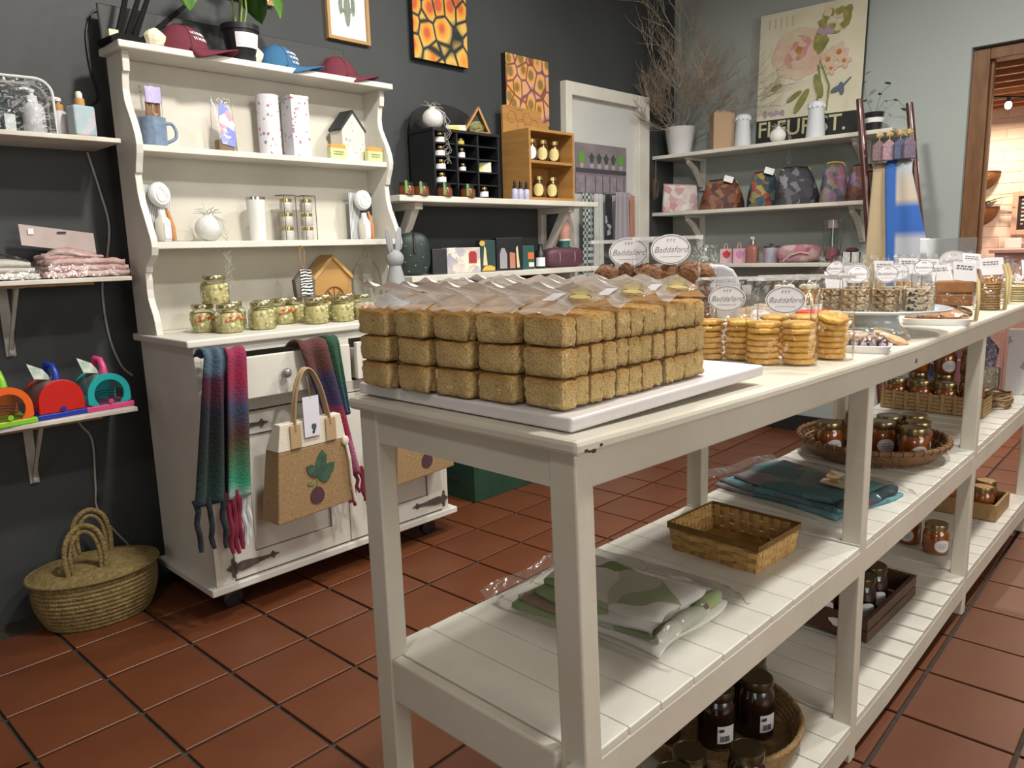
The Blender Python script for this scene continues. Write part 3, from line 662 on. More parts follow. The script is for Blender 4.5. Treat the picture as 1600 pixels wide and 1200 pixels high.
G().sheet(drape(0, 0, .880, .43, (.975, .900), (1.045, 1.018), 2.222, 2.30, 2, .4), 22, 40).build('cloth', SC1, t, smooth=True, solid=.008)
G().sheet(drape(0, 0, .876, .43, (1.040, 1.000), (1.098, 1.070), 2.215, 2.29, 1, 2.0), 10, 40).build('lighter_edge', SC1B, t, smooth=True, solid=.008)
for x, z1, m in ((.905, .285, mat('black_yarn', (.012, .016, .022), .95)), (.945, .285, 0), (.985, .275, 0), (1.005, .25, mat('crimson_yarn', (.17, .012, .035), .95)), (1.02, .245, 0), (1.035, .255, 1), (1.052, .265, mat('white_yarn', (.5, .52, .53), .95)), (1.066, .29, 2)):
    m = {0: MATS['black_yarn'], 1: MATS['crimson_yarn'], 2: MATS['white_yarn']}.get(m, m) if not hasattr(m, 'name') else m
    if x in (.945, .985): m = MATS['black_yarn']
    if x in (1.02, 1.035): m = MATS['crimson_yarn']
    n = 9; g = G().tube([(x+.003*math.sin(k*1.1+x*90), 2.215+.004*math.cos(k*1.7), .45+(z1-.45)*k/n) for k in range(n+1)], [.011, .010]+[.0085]*(n-2)+[.006], 7)
    g.build('fringe', m, t, smooth=True)
SC2 = bands('rainbow_scarf_right', 'Z', .27, .90, [(0, (.16, .008, .03)), (.18, (.20, .012, .045)), (.30, (.30, .10, .17)), (.42, (.34, .10, .20)), (.50, (.26, .012, .05)), (.62, (.22, .01, .045)), (.68, (.035, .02, .08)), (.80, (.022, .018, .06)), (.88, (.075, .022, .02)), (1, (.09, .03, .026))], .95, .05, (120, .5))
SC2B = bands('green_scarf_edge', 'Z', .60, .90, [(0, (.03, .03, .12)), (.35, (.012, .05, .07)), (.7, (.014, .07, .035)), (1, (.015, .06, .03))], .95, .05, (120, .5))
t = thing('plaid_scarf', 'rainbow mohair scarf hanging behind the jute bag, pink at its lower end', 'scarf', (0, 0, 0))
G().sheet(drape(0, 0, .872, .40, (1.290, 1.425), (1.405, 1.500), 2.222, 2.31, 1.5, 1.), 18, 40).build('cloth', SC2, t, smooth=True, solid=.008)
G().sheet(drape(0, 0, .876, .62, (1.398, 1.440), (1.448, 1.475), 2.226, 2.31, 1, 0.), 8, 30).build('green_edge', SC2B, t, smooth=True, solid=.008)
for x, z1 in ((1.435, .30), (1.452, .285), (1.47, .33), (1.492, .29), (1.502, .275)):
    n = 8; G().tube([(x+.012*(k/n)+.005*math.sin(k*1.4+x*70), 2.212, .42+(z1-.42)*k/n) for k in range(n+1)], .0065, 7).build('fringe', MATS['crimson_yarn'], t, smooth=True)
JUTE = mat('jute_cloth', (.36, .235, .115), .9, var=(90, (.28, .175, .08)), bump=(260, .5)); CANVAS = mat('cream_canvas', (.66, .61, .50), .9, bump=(220, .2)); STRAP = mat('tan_webbing', (.40, .28, .15), .85)
FIGL = mat('fig_leaf_print', (.022, .062, .040), .8, var=(50, (.05, .11, .07))); FIG = mat('fig_print', (.10, .035, .035), .6, var=(60, (.05, .025, .05)))
def jute_bag(label, loc, rz, tagged):
    """bag in local axes: x across the front, z up from the bottom, front at y=0"""
    t = thing('jute_bag', label, 'bag', loc, rz, 'jute shopping bags with a printed fig')
    W2, H_, D_ = .146, .325, .105
    G().hexa([(-W2, 0, 0), (W2, 0, .01), (W2, D_, .01), (-W2, D_, 0), (-W2*.86, 0, H_*.73), (W2*.90, 0, H_*.73), (W2*.90, D_*.75, H_*.73), (-W2*.86, D_*.75, H_*.73)]).build('body', JUTE, t, bevel=.004)
    G().hexa([(-W2*.865, -.001, H_*.73), (W2*.905, -.001, H_*.73), (W2*.905, D_*.75, H_*.73), (-W2*.865, D_*.75, H_*.73), (-W2*.77, 0, H_), (W2*.80, 0, H_), (W2*.80, D_*.35, H_), (-W2*.77, D_*.35, H_)]).build('canvas_band', CANVAS, t, bevel=.002)
    for dy in (-.004, .012):
        G().tube(spline([(-.062, dy, H_*.92), (-.058, dy, H_*1.08), (-.044, dy, H_*1.32), (-.016, dy, H_*1.50), (.014, dy, H_*1.50), (.045, dy, H_*1.32), (.066, dy, H_*1.06), (.072, dy, H_*.92)]), .0065, 8, flat=.6).build('handle', STRAP, t, smooth=True)
    for x in (-.062, .072): G().box(x-.020, x+.020, -.007, -.0022, H_*.74, H_*.98).build('handle_tab', STRAP, t, bevel=.002)
    p = G()
    for a, L, w_ in ((1.25, .090, .020), (2.25, .060, .016), (.42, .074, .019), (-.25, .048, .017)):
        pts = []
        for k in range(13):
            s = k/12; tt = s if s <= .5 else 1-s; tt *= 2
            wv = w_*math.sin(PI*min(1, tt*.93))**.7*(1 if s <= .5 else -1)
            pts.append((.012+math.cos(a)*L*tt-math.sin(a)*wv, .128+math.sin(a)*L*tt+math.cos(a)*wv))
        p.prism(pts, -.0042-.0003*a, -.0014, 'Y')
    p.build('fig_leaf_print', FIGL, t)
    G().prism([(.004+.027*math.cos(k*PI/10)*(1-.12*math.sin(k*PI/10)), .066+.029*math.sin(k*PI/10)) for k in range(20)], -.0030, -.0014, 'Y').build('fig_print', FIG, t)
    G().prism([(.002, .090), (.006, .090), (.014, .130), (.010, .130)], -.0026, -.0014, 'Y').prism([(-.03, .112), (-.022, .118), (-.004, .104), (-.008, .100), (-.024, .104)], -.0026, -.0014, 'Y').build('stalk_print', mat('green_print', (.12, .20, .05), .8), t)
    if tagged:
        tg = G().box(-.030, .030, -.0085, -.0075, H_*.83, H_*1.24).build('swing_tag', mat('tag_card', (.66, .65, .74), .6), t)
        G().prism([(.006+.009*math.cos(k), H_*.925+.013*math.sin(k)*(1+.3*math.sin(3*k))) for k in [i*PI/7 for i in range(14)]], -.0092, -.0086, 'Y').build('tag_leaf', FIGL, tg); G().prism([(.003+.005*math.cos(i*PI/6), H_*.872+.0055*math.sin(i*PI/6)) for i in range(12)], -.0092, -.0086, 'Y').build('tag_fig', FIG, tg)
        G().tube([(0, -.008, H_*1.22), (-.004, -.009, H_*1.34), (-.006, -.006, H_*1.45)], .0013, 5).build('tag_string', MATS['jute_twine'], tg)
        G().tube([(.128, -.004, H_*.70), (.134, -.012, H_*.5), (.140, -.008, H_*.25), (.150, -.006, H_*.02)], .0055, 7).build('cream_cord', CANVAS, t)
        G().ball((.127, -.005, H_*.70), (.014, .008, .018), 8, 6).build('cord_bow', CANVAS, t)
    return t
jute_bag('jute and cream canvas bag with fig print and white tag hanging on the drawer knob', (1.285, 2.170, .312), .03, 1)
jute_bag('second jute bag with fig print, mostly hidden behind the display table end', (1.785, 2.200, .315), .03, 0)
# ---------------------------------------------------------------- tray board and rusks on the table
def face(x, y): return math.atan2(-x, y)        # turn a thing's front (-Y) towards the room's entrance side
tag(G().box(.672, 1.165, .556, .985, .9535, .9715).build('serving_board', mat('white_board_paint', (.74, .72, .72), .4, var=(6, (.66, .62, .62)), bump=(50, .06)), bevel=.004, seg=3), 'thick white painted board under the rusk bags', 'board')
def rusk_mat():
    m, nt, b = _new('rusk_crumb'); b.inputs['Roughness'].default_value = .85; b.inputs['Specular IOR Level'].default_value = .2
    co = _coord(nt); t = nt.nodes.new('ShaderNodeTexCoord'); s = nt.nodes.new('ShaderNodeSeparateXYZ'); nt.links.new(t.outputs['Object'], s.inputs[0])
    a = nt.nodes.new('ShaderNodeMath'); a.operation = 'MULTIPLY_ADD'; nt.links.new(_noise(nt, co, 60, 3), a.inputs[0]); a.inputs[1].default_value = .012; nt.links.new(s.outputs[2], a.inputs[2])
    mr = nt.nodes.new('ShaderNodeMapRange'); mr.inputs[1].default_value = .004; mr.inputs[2].default_value = .047; nt.links.new(a.outputs[0], mr.inputs[0])
    c1 = _ramp(nt, [(0, (.30, .17, .065)), (.20, (.78, .585, .275)), (.66, (.78, .585, .275)), (.86, (.70, .43, .155)), (1, (.58, .31, .10))], mr.outputs[0])
    sp = _ramp(nt, [(.34, (.50, .44, .34)), (.52, (1, 1, 1))], _noise(nt, co, 420, 4, .7))
    mx = nt.nodes.new('ShaderNodeMix'); mx.data_type = 'RGBA'; mx.blend_type = 'MULTIPLY'; mx.inputs[0].default_value = 1
    nt.links.new(c1, mx.inputs[6]); nt.links.new(sp, mx.inputs[7]); nt.links.new(mx.outputs[2], b.inputs['Base Color'])
    _bump(nt, b, _noise(nt, co, 260, 3), .7, .004); return m
RUSK = rusk_mat()
def rusk_mesh(lx, ly, lz, seed):
    g = G(); q = 13
    for ax in range(3):
        for sg in (-1, 1):
            def fc(u, v, ax=ax, sg=sg):
                p = [0, 0, 0]; p[ax] = sg; p[(ax+1) % 3] = (u*2-1); p[(ax+2) % 3] = (v*2-1)
                s = .5*sum(abs(c)**q for c in p)**(-1/q); return tuple(c*s for c in p)
            g.sheet(fc, 6, 6)
    def w_(x, y, z):
        k = 1-.03+.10*nz(x*4+seed*3, y*4, z*4)+.04*nz(x*14, y*14+seed, z*14)
        t = .035*math.cos(PI*x)*(z > 0)
        return (x*lx*k, y*ly*k, (z*k+t)*lz+lz*.5)
    return g.warp(w_).mesh('rusk', RUSK, 60)
RM = [rusk_mesh(.0274*(.94+.02*i), .068*(1+.02*((i*3) % 4-1)), .0368, i) for i in range(6)]
BX, BY, RH = .110, .0765, .0385
HEAD = film('hazy_glare_header', (.96, .97, .98), .22, .14, (20, .8), .55)  # diffuse white mixed in as painted glare on the flaps; seals share it
YST = mat('yellow_sticker', (.70, .58, .22), .5); 
def rusk_bag_meshes():
    w_, d_ = BX/2+.0008, BY/2+.0004; h = 3*RH+.003
    def fn(u, v):            # gusseted sides
        a = 2*PI*u; x, y = math.cos(a), math.sin(a); q = 9; s = (abs(x)**q+abs(y)**q)**(-1/q)
        b = 1+.012*math.sin(v*9+u*20)
        return (w_*x*s*b, d_*y*s*b, .0005+h*v)
    body = G().sheet(fn, 32, 6, closed=True)
    # tent over the rusks, rising to a sealed seam at the far side
    top = [(-w_, -d_), (w_, -d_), (w_, d_), (-w_, d_)]
    def tent(u, v):
        y = (u-.5)*2*d_*(1+.12*v); k = math.sin(PI*u)
        x = -w_+v*2*w_*.62; z = h+.015*math.sin(v*PI*.62)+.005*v*k+.002*math.sin(u*13+v*7)
        return (x, y, z)
    def back(u, v):
        y = (u-.5)*2*d_*(1+.12*v); x = w_-v*2*w_*.38; z = h+.018*v*v
        return (x, y, z)
    tentg = G().sheet(tent, 8, 8); tentg.sheet(back, 8, 4)
    flap = G()
    def fl_(u, v):
        y = (u-.5)*2*d_*1.14; x = -w_+2*w_*.62-.060*v-.006*math.sin(u*5); z = h+.018+.017*v+.004*math.sin(u*9+2)*v
        return (x, y, z)
    flap.sheet(fl_, 10, 4)
    return body.mesh('bag', film('rusk_film', (1, 1, 1), .06, .12, (24, .5)), True), flap.mesh('sealed_header', HEAD, True), tentg.mesh('bag_top', film('rusk_film_glare', (1, 1, 1), .20, .10, (22, 1.0), .30), True)  # white in the bag top paints its bright reflection into the film
bagM, flapM, tentM = rusk_bag_meshes()
tagM = G().box(-.02, .02, -.008, .008, 0, .0006).mesh('ingredient_label', PAPER)
ovM = G().lathe([(.013, 0), (.013, .0006)], 20).mesh('round_sticker', YST); ovr = G().tube([(.0115*math.cos(a*PI/12), .0115*math.sin(a*PI/12), .0008) for a in range(24)], .0004, 4, closed=True).mesh('sticker_ring', INK)
rows = ['front', 'second', 'middle', 'fourth', 'hutch-side']; cols = ['end nearest the camera', 'middle row of three', 'far end of the board']
rr = random.Random(3)
for i in range(3):
    for j in range(5):
        cx, cy = .690+BX*(i+.5)+.001*i-.0085*j, .577+BY*(j+.5)
        if i == 0 and j == 1: pass
        edge = 'at the corner of the board by the table edge' if (i, j) == (0, 0) else ''
        if edge: lab = 'bag of rusks at the near corner of the white board'
        elif i == 0: lab = 'bag of rusks at the near end of the board, %s from the corner' % ('', 'second', 'third', 'fourth', 'fifth')[j]
        elif j == 0: lab = 'bag of rusks along the table edge, %s behind the corner bag' % ('', 'directly', 'second')[i]
        else: lab = 'rusk bag inside the block, %s back and %s in from the edge' % (('', 'second', 'third')[i], ('', 'second', 'third', 'fourth', 'fifth')[j])
        t = thing('rusk_bag', lab, 'rusk bag', (cx, cy, .9718), rr.uniform(-.03, .03), 'bags of rusks on the white board')
        lay = [rr.uniform(-.004, .004) for _ in range(3)]
        for a in range(4):
            for c in range(3):
                inst('rusk', RM[rr.randrange(6)], t, ((a-1.5)*.0272+rr.uniform(-.0006, .0006), lay[c]*.7+rr.uniform(-.0015, .0015), .0012+c*RH), (rr.uniform(-.03, .03), rr.uniform(-.03, .03), rr.choice((0, PI))+rr.uniform(-.05, .05)))
        inst('bag', bagM, t); inst('bag_top', tentM, t); inst('sealed_header', flapM, t)
        if j == 0:
            q = inst('round_sticker', ovM, t, (-.012, -.026, 3*RH+.021), (.10, -.15, 0), (1, 1.4, 1)); inst('sticker_ring', ovr, q)
            inst('ingredient_label', tagM, t, (-.020, .010, 3*RH+.021), (0, -.16, .3))
# ---------------------------------------------------------------- printed oval label
LABW = mat('label_paper', (.76, .75, .78), .5)
def oval_meshes(a, b):
    disc = G().prism([(a*math.cos(k*PI/18), b*math.sin(k*PI/18)) for k in range(36)], 0, .0005).mesh('oval_label', LABW)
    ring = G().tube([(a*.93*math.cos(k*PI/20), b*.91*math.sin(k*PI/20), .0006) for k in range(40)], .0006, 4, closed=True)
    for k in range(3):     # three little sprigs and the line under the name
        ring.tube([((k-1)*a*.16, b*.46, .0006), ((k-1)*a*.16+.001, b*.68, .0006)], .0004, 4); ring.tube([((k-1)*a*.16-.002, b*.60, .0006), ((k-1)*a*.16+.003, b*.66, .0006)], .0003, 4)
    for k in range(9): ring.tube([(-a*.5+k*a*.115, -b*.47, .0006), (-a*.5+k*a*.115+a*.08, -b*.47, .0006)], .0004, 4)
    return disc, ring.mesh('label_print', mat('grey_ink', (.10, .10, .11), .7))
OV = {}
def oval_label(parent, a, b, loc, rot, text=True):
    if (a, b) not in OV: OV[(a, b)] = oval_meshes(a, b)
    d, r = OV[(a, b)]
    o = inst('oval_label', d, parent, loc, rot); inst('label_print', r, o)
    if text: inst('lettering', text_mesh('Baddaford', a*.42, INK, .35, .98, .0003, -a*.009), o, (0, -b*.02, .0007))
    return o
def bag_mesh(w, d, h, seal=.72, q=3.2, flare=1.0, ripple=.03):
    def fn(u, v):
        a = 2*PI*u; x, y = math.cos(a), math.sin(a); s = (abs(x)**q+abs(y)**q)**(-1/q)
        k = 0 if v < seal*.6 else (v-seal*.6)/(1-seal*.6)
        dd = d*(1-min(1, k*1.25)**.8)+.0015; ww = w*(1+.02*math.sin(v*8+u*6))*(1+(flare-1)*k)
        rp = 1+ripple*math.sin(u*34+v*11)*(.3+v)
        return (ww*x*s, dd*y*s*rp, .0008+h*v)
    return G().sheet(fn, 36, 12, closed=True).mesh('bag', FILM, True)
def blob_mesh(name, m, r, seed, rough=.25):
    return G().ball((0, 0, 0), r, 12, 8, lambda d: 1+rough*nz(d.x*2.2+seed, d.y*2.2, d.z*2.2)+rough*.6*nz(d.x*5, d.y*5+seed, d.z*5)).mesh(name, m, True)
# brown crunchy biscuits in tall bags behind the rusks
CRN = mat('brown_oat_crunch', (.12, .048, .018), .8, var=(70, (.23, .105, .04)), bump=(90, 1))
CB = [blob_mesh('crunch_biscuit', CRN, (.030, .026, .022), k, .35) for k in range(3)]
sealM = G().box(-.071, .071, -.0012, .0012, 0, .007).mesh('sealed_edge', HEAD); seal2 = G().box(-.066, .066, -.0012, .0012, 0, .006).mesh('sealed_edge', HEAD)
bm1 = bag_mesh(.070, .030, .235, .62)
def brown_bag(label, x, y, rz, lab=1, h=1, n=15):
    t = thing('biscuit_bag', label, 'biscuit bag', (x, y, zt(x)), rz, 'bags of brown crunch biscuits'); r_ = random.Random(int(x*100))
    for k in range(n):
        inst('crunch_biscuit', CB[k % 3], t, (-.036+.036*(k % 3)+r_.uniform(-.004, .004), r_.uniform(-.006, .006), .024+.036*(k//3)), (r_.uniform(0, 6), r_.uniform(0, 6), 0))
    inst('bag', bm1, t, scale=(1, 1, h))
    if lab: inst('sealed_edge', sealM, t, (0, 0, .228*h)); oval_label(t, .040, .030, (.004, -.010, .210*h), (PI/2-.06, 0, 0))
    return t
brown_bag('tall bag of brown crunch biscuits showing its full oval label', 1.33, .845, face(1.33, .845)+.22, 1, 1.06)
brown_bag('tall clear bag of brown crunch biscuits half hidden behind the labelled one', 1.30, .925, face(1.30, .925)+.15, 1, 1.04)
brown_bag('bag of brown crunch biscuits peeping out at the right of the labelled one', 1.46, .885, face(1.46, .885)-.1, 0, .98)
# grey-white round-topped packet with a round label
t = thing('paper_packet', 'pale grey round-topped packet with a white round label behind the rusks', 'packet', (1.62, .892, zt(1.62)), face(1.62, .89))
g = G().prism([(-.050, 0), (.050, 0), (.050, .13), (.046, .155), (.034, .175), (.012, .186), (-.015, .188), (-.036, .180), (-.050, .165)], -.022, .022, 'Y')
g.build('body', mat('frosted_packet', (.46, .47, .52), .45), t, bevel=.006); G().box(-.051, .051, -.0230, -.0222, .136, .146).build('seal_band', mat('seal_strip', (.62, .62, .68), .4), t)
o = G().lathe([(.036, 0), (.036, .0006)], 24).build('round_label', LABW, t, loc=(-.006, -.0228, .088), rot=UP)
inst('printed_lines', scribble(.050, .034, 2, MATS['grey_ink'], 4), o, (0, -.012, .0006))
# clear acrylic ticket holders
for x, y, w_, lab in ((1.52, .82, .055, 'clear acrylic ticket box in front of the pale grey packet'),):
    t = thing('ticket_holder', lab, 'ticket holder', (x, y, zt(x)), face(x, y))
    G().box(-w_, w_, -.012, .012, 0, .145).build('clear_box', film('acrylic', (.97, .97, .96), .12, .05, None), t); G().box(-w_*.7, w_*.2, -.002, .002, .002, .10).build('card', PAPER, t)
# ---------------------------------------------------------------- yellow ginger biscuits
YEL = mat('yellow_biscuit', (.80, .52, .13), .7, var=(40, (.72, .40, .085)), bump=(120, .5))
def biscuit(seed):
    r_ = random.Random(seed); n = 22; ph = r_.random()*6
    g = G(); prof = [(.0265, .0), (.0300, .0025), (.0305, .006), (.0285, .0095), (.014, .0108), (.002, .0106)]
    v = []; f = []
    for r0, z in prof:
        for i in range(n):
            a = 2*PI*i/n; k = 1+.05*math.sin(a*7+ph)*(r0 > .02)+.03*math.sin(a*3+ph*2)
            v.append((r0*k*math.cos(a), r0*k*math.sin(a), z+.0012*math.sin(a*5+ph)*(r0 < .02)))
    for k in range(len(prof)-1):
        for i in range(n): j = (i+1) % n; f.append((k*n+i, k*n+j, (k+1)*n+j, (k+1)*n+i))
    f.append(list(range(n))[::-1]); f.append([(len(prof)-1)*n+i for i in range(n)])
    return g.add(v, f).mesh('ginger_biscuit', YEL, 60)
YB_ = [biscuit(k) for k in range(4)]
ym = bag_mesh(.066, .034, .165, .55)
def ginger_bag(label, x, y, rz, stacks, layers, lab=1, s=1):
    t = thing('biscuit_bag', label, 'biscuit bag', (x, y, zt(x)+.0005), rz, 'bags of yellow ginger biscuits'); r_ = random.Random(int(x*1000))
    for k in range(stacks):
        z = .0015
        for q in range(layers):
            tilt = r_.uniform(-.05, .05)+(.22 if (q > layers-3 and stacks == 1) else 0)
            inst('ginger_biscuit', YB_[r_.randrange(4)], t, ((k-(stacks-1)/2)*.062+r_.uniform(-.003, .003), r_.uniform(-.003, .003), z+abs(tilt)*.02), (tilt*.4, tilt, r_.uniform(0, 6))); z += .0113+abs(tilt)*.012
    inst('bag', ym, t, scale=(s, 1, 1)); inst('sealed_edge', seal2, t, (0, 0, .160), scale=(s, 1, 1))
    if lab: oval_label(t, .036, .026, (.004, -.0165, .124), (PI/2-.14, 0, -.04))
    return t
ginger_bag('labelled bag with two stacks of yellow ginger biscuits near the table edge', 1.405, .637, face(1.405, .637)+.08, 2, 7)
ginger_bag('labelled bag of yellow ginger biscuits just behind the far rusk bags', 1.400, .755, face(1.40, .755), 2, 7)
ginger_bag('bag of yellow ginger biscuits with tilted top ones, at the right', 1.530, .590, face(1.53, .59)-.25, 1, 7, 0, .62)
ginger_bag('bag of yellow ginger biscuits standing behind the front labelled bag', 1.560, .690, face(1.56, .69)+.1, 2, 7, 0)
# clear bags with pale tops lying further back
for k, (x, y, w_, lab) in enumerate(((1.86, .83, .085, 'clear bag of pale biscuits lying behind the yellow ones, by the red-lidded tub'), (1.74, .875, .08, 'clear bag of pale biscuits lying near the pale grey packet'))):
    t = thing('biscuit_bag', lab, 'biscuit bag', (x, y, zt(x)), face(x, y)); r_ = random.Random(k)
    for q in range(8): inst('pale_biscuit', YB_[q % 4], t, (-.05+.033*(q % 4), -.02+.04*(q//4), .012), (.2, .1, q))
    G().ball((0, 0, .035), (w_, .05, .034), 18, 10, lambda d: 1+.12*nz(d.x*3+k, d.y*3, d.z*3)).build('bag', FILM, t, smooth=True)
    G().sheet(lambda u, v: ((u-.5)*w_*1.9, .01-.015*v, .060+.022*v+.003*math.sin(u*14)), 12, 3).build('sealed_header', HEAD, t, smooth=True, solid=.0006)
    oval_label(t, .026, .018, (.03, -.014, .062), (1.1, 0, 0))
t = thing('plastic_tub', 'small clear tub with a red lid and black handwriting on a white sticker', 'tub', (1.745, .712, zt(1.745)), face(1.745, .712))
G().lathe([(.034, 0), (.036, .002), (.041, .062), (.042, .064)], 24).build('tub', mat('milky_tub', (.60, .58, .58), .3), t, smooth=40)
G().lathe([(.0445, .062), (.0445, .076), (.042, .079), (.004, .0795)], 24).build('red_lid', mat('red_lid', (.62, .022, .018), .4), t, smooth=40)
inst('lettering', text_mesh('0', .045, INK), t, (.018, -.0405, .028), (PI/2-.1, 0, .4))
# little ribbon-tied bag
def ribbon_bag(label, x, y, cont, ribbon, s=1):
    t = thing('ribbon_bag', label, 'gift bag', (x, y, zt(x)), face(x, y)); t.scale = (s, s, s)
    cont(t)
    prof = [(.034, 0), (.042, .006), (.044, .04), (.036, .066), (.014, .088), (.010, .094), (.016, .104), (.034, .122)]
    g = G().lathe(prof, 24, cap=False); g.warp(lambda a, b, c: (a*(1+.10*math.sin(math.atan2(b, a)*8)*(c > .05)), b*(1+.10*math.sin(math.atan2(b, a)*8)*(c > .05)), c)); g.build('bag', FILM, t, smooth=True)
    g = G()
    for a in (-2.6, -1.6, -.6, .4): g.ball((.013*math.cos(a), .013*math.sin(a)-.004, .094), (.010, .006, .007), 8, 6)
    g.tube([(0, -.013, .093), (.006, -.034, .07), (.010, -.040, .045)], .003, 6, flat=.4); g.tube([(0, -.013, .093), (-.008, -.034, .066), (-.006, -.042, .04)], .003, 6, flat=.4)
    g.build('ribbon_bow', ribbon, t, smooth=True); return t
CRM = mat('cream_satin', (.76, .72, .56), .4)
def c_mer(t):
    g = G()
    for k in range(7): a = k*.9; g.ball((.02*math.cos(a), .02*math.sin(a), .014+.028*(k//4)), .014, 10, 7)
    g.build('meringues', mat('meringue', (.74, .70, .62), .7), t, smooth=True)
def c_stick(t):
    g = G()
    for k in range(10): a = k*.63; g.tube([(.018*math.cos(a), .018*math.sin(a), .004), (.022*math.cos(a), .022*math.sin(a), .085)], .006, 6)
    g.build('cheese_sticks', mat('golden_pastry', (.55, .29, .06), .6, var=(40, (.42, .2, .04))), t)
ribbon_bag('cream-ribboned little bag of meringues behind the red-lidded tub', 1.96, .885, c_mer, CRM, 1.25)
ribbon_bag('gathered bag of golden pastry sticks left of the cake stand', 2.07, .865, c_stick, CRM, 1.2)
# ---------------------------------------------------------------- cake stand with nut bars
t = thing('cake_stand', 'white ceramic pedestal cake stand holding bags of nut bars', 'cake stand', (2.05, .680, zt(2.05)))
CER = mat('white_glaze', (.58, .64, .66), .18, coat=.5)
G().lathe([(.075, 0), (.076, .004), (.066, .010), (.056, .022), (.053, .042), (.060, .050), (.066, .053)], 32).build('foot', CER, t, smooth=50)
G().lathe([(.066, .052), (.150, .056), (.170, .060), (.172, .064), (.166, .066), (.150, .0605), (.003, .060)], 40).build('plate', CER, t, smooth=50)
NUT = cells('nut_and_seed_bar', 120, [(0, (.30, .19, .08)), (.25, (.50, .36, .18)), (.45, (.20, .12, .05)), (.6, (.60, .48, .30)), (.8, (.03, .025, .02)), (.88, (.42, .28, .12))], .6, .8)
NUTL = cells('pale_nut_bar', 130, [(0, (.52, .42, .28)), (.3, (.66, .56, .40)), (.55, (.34, .24, .12)), (.7, (.62, .52, .36)), (.9, (.05, .045, .05))], .6, .8)
nbM = G().box(-.030, .030, -.017, .017, 0, .017).mesh('nut_bar', NUT); nbL = G().box(-.030, .030, -.017, .017, 0, .017).mesh('nut_bar', NUTL)
nb = bag_mesh(.037, .022, .135, .45, ripple=.06)
zp = zt(2.05)+.0608
for k, (dx, dy, lt, lab) in enumerate(((-.075, .085, 0, 'bag of dark nut bars at the left rim of the cake stand'), (-.095, .020, 0, 'bag of dark nut bars at the front left of the cake stand'), (-.070, -.045, 0, 'bag of dark nut bars in the middle front of the cake stand, label facing out'), (-.030, -.105, 1, 'bag of pale nut bars at the right rim of the cake stand'), (.03, .06, 0, 'bag of dark nut bars at the back of the cake stand'), (.045, -.03, 1, 'bag of pale nut bars behind the others on the cake stand'))):
    x, y = 2.05+dx, .680+dy
    t = thing('nut_bar_bag', lab, 'snack bag', (x, y, zp), face(x, y)+(.25 if k % 2 else -.1), 'bags of nut bars on the cake stand')
    for q in range(3): inst('nut_bar', nbL if lt else nbM, t, (0, 0, .001+.018*q), (0, 0, .04*(q-1)))
    inst('bag', nb, t)
    if k != 3 and k != 0: oval_label(t, .026, .022, (0, -.0125, .092), (PI/2-.3, 0, 0))
    else: oval_label(t, .022, .02, (.006, -.010, .105), (PI/2-.4, 0, -.3))
# ---------------------------------------------------------------- trays lying in front of the cake stand
FOAM = mat('white_foam_tray', (.80, .80, .80), .6)
def tray(label, x, y, rz, w_, d_, cont):
    t = thing('snack_tray', label, 'snack tray', (x, y, zt(x)), rz)
    G().lathe([(.90, 0), (.92, .002), (1.0, .016), (.97, .017), (.90, .006), (.02, .005)], 28, sq=5).warp(lambda a, b, c: (a*w_, b*d_, c)).build('foam_tray', FOAM, t, smooth=50)
    cont(t)
    G().ball((0, 0, .014), (w_*.99, d_*.99, .030), 24, 10, lambda d: (1+.10*nz(d.x*3, d.y*3, d.z*3)) if d.z > 0 else .5).build('cling_film', FILM, t, smooth=True)
    return t
def c_choc(t):
    for k in range(6):
        G().ball((-.045+.018*k, 0, .018), (.010, .032, .013), 12, 8).build('chocolate_slice', mat('dark_chocolate', (.055, .022, .014), .4, var=(60, (.10, .05, .04))), t, smooth=True)
        G().ball((-.045+.018*k, -.018, .016), (.008, .016, .010), 10, 7).build('icing_sugar', mat('icing_sugar', (.55, .52, .60), .7, var=(120, (.10, .05, .05))), t, smooth=True)
tray('film-wrapped tray of chocolate slices dusted with icing sugar at the table edge', 1.685, .588, face(1.685, .588)-.1, .062, .042, c_choc)
def c_cook(t):
    for k, (a, b, c) in enumerate(((-.05, 0, .012), (.0, .008, .014), (.05, -.004, .012), (-.02, -.01, .026), (.03, .0, .027))):
        inst('shortbread', G().lathe([(.026, 0), (.030, .004), (.028, .012), (.003, .014)], 18).mesh('shortbread', mat('brown_shortbread', (.36, .17, .06), .6, var=(40, (.25, .10, .03))), True), t, (a, b, c-.006), (.1*k, .1, 0))
tray('film-wrapped foam tray of brown biscuits under the tall slice bag', 2.30, .605, face(2.30, .605), .085, .045, c_cook)
t = thing('biscuit_bag', 'flat clear bag of pale toasted biscuits lying below the cake stand', 'biscuit bag', (1.83, .62, zt(1.83)), face(1.83, .62))
for k in range(5): inst('pale_biscuit', G().lathe([(.022, 0), (.026, .004), (.024, .010), (.003, .012)], 16).mesh('pale_biscuit', mat('pale_toast', (.55, .36, .20), .7, var=(60, (.45, .26, .12))), True), t, (-.055+.028*k, .004*(k % 2), .004+.010*(k % 2)), (.15, .1*k, 0))
G().ball((0, 0, .018), (.088, .040, .022), 22, 10, lambda d: 1+.12*nz(d.x*3, d.y*3+4, d.z*3)).warp(lambda a, b, c: (a, b, max(c, .0006))).build('bag', FILM, t, smooth=True)
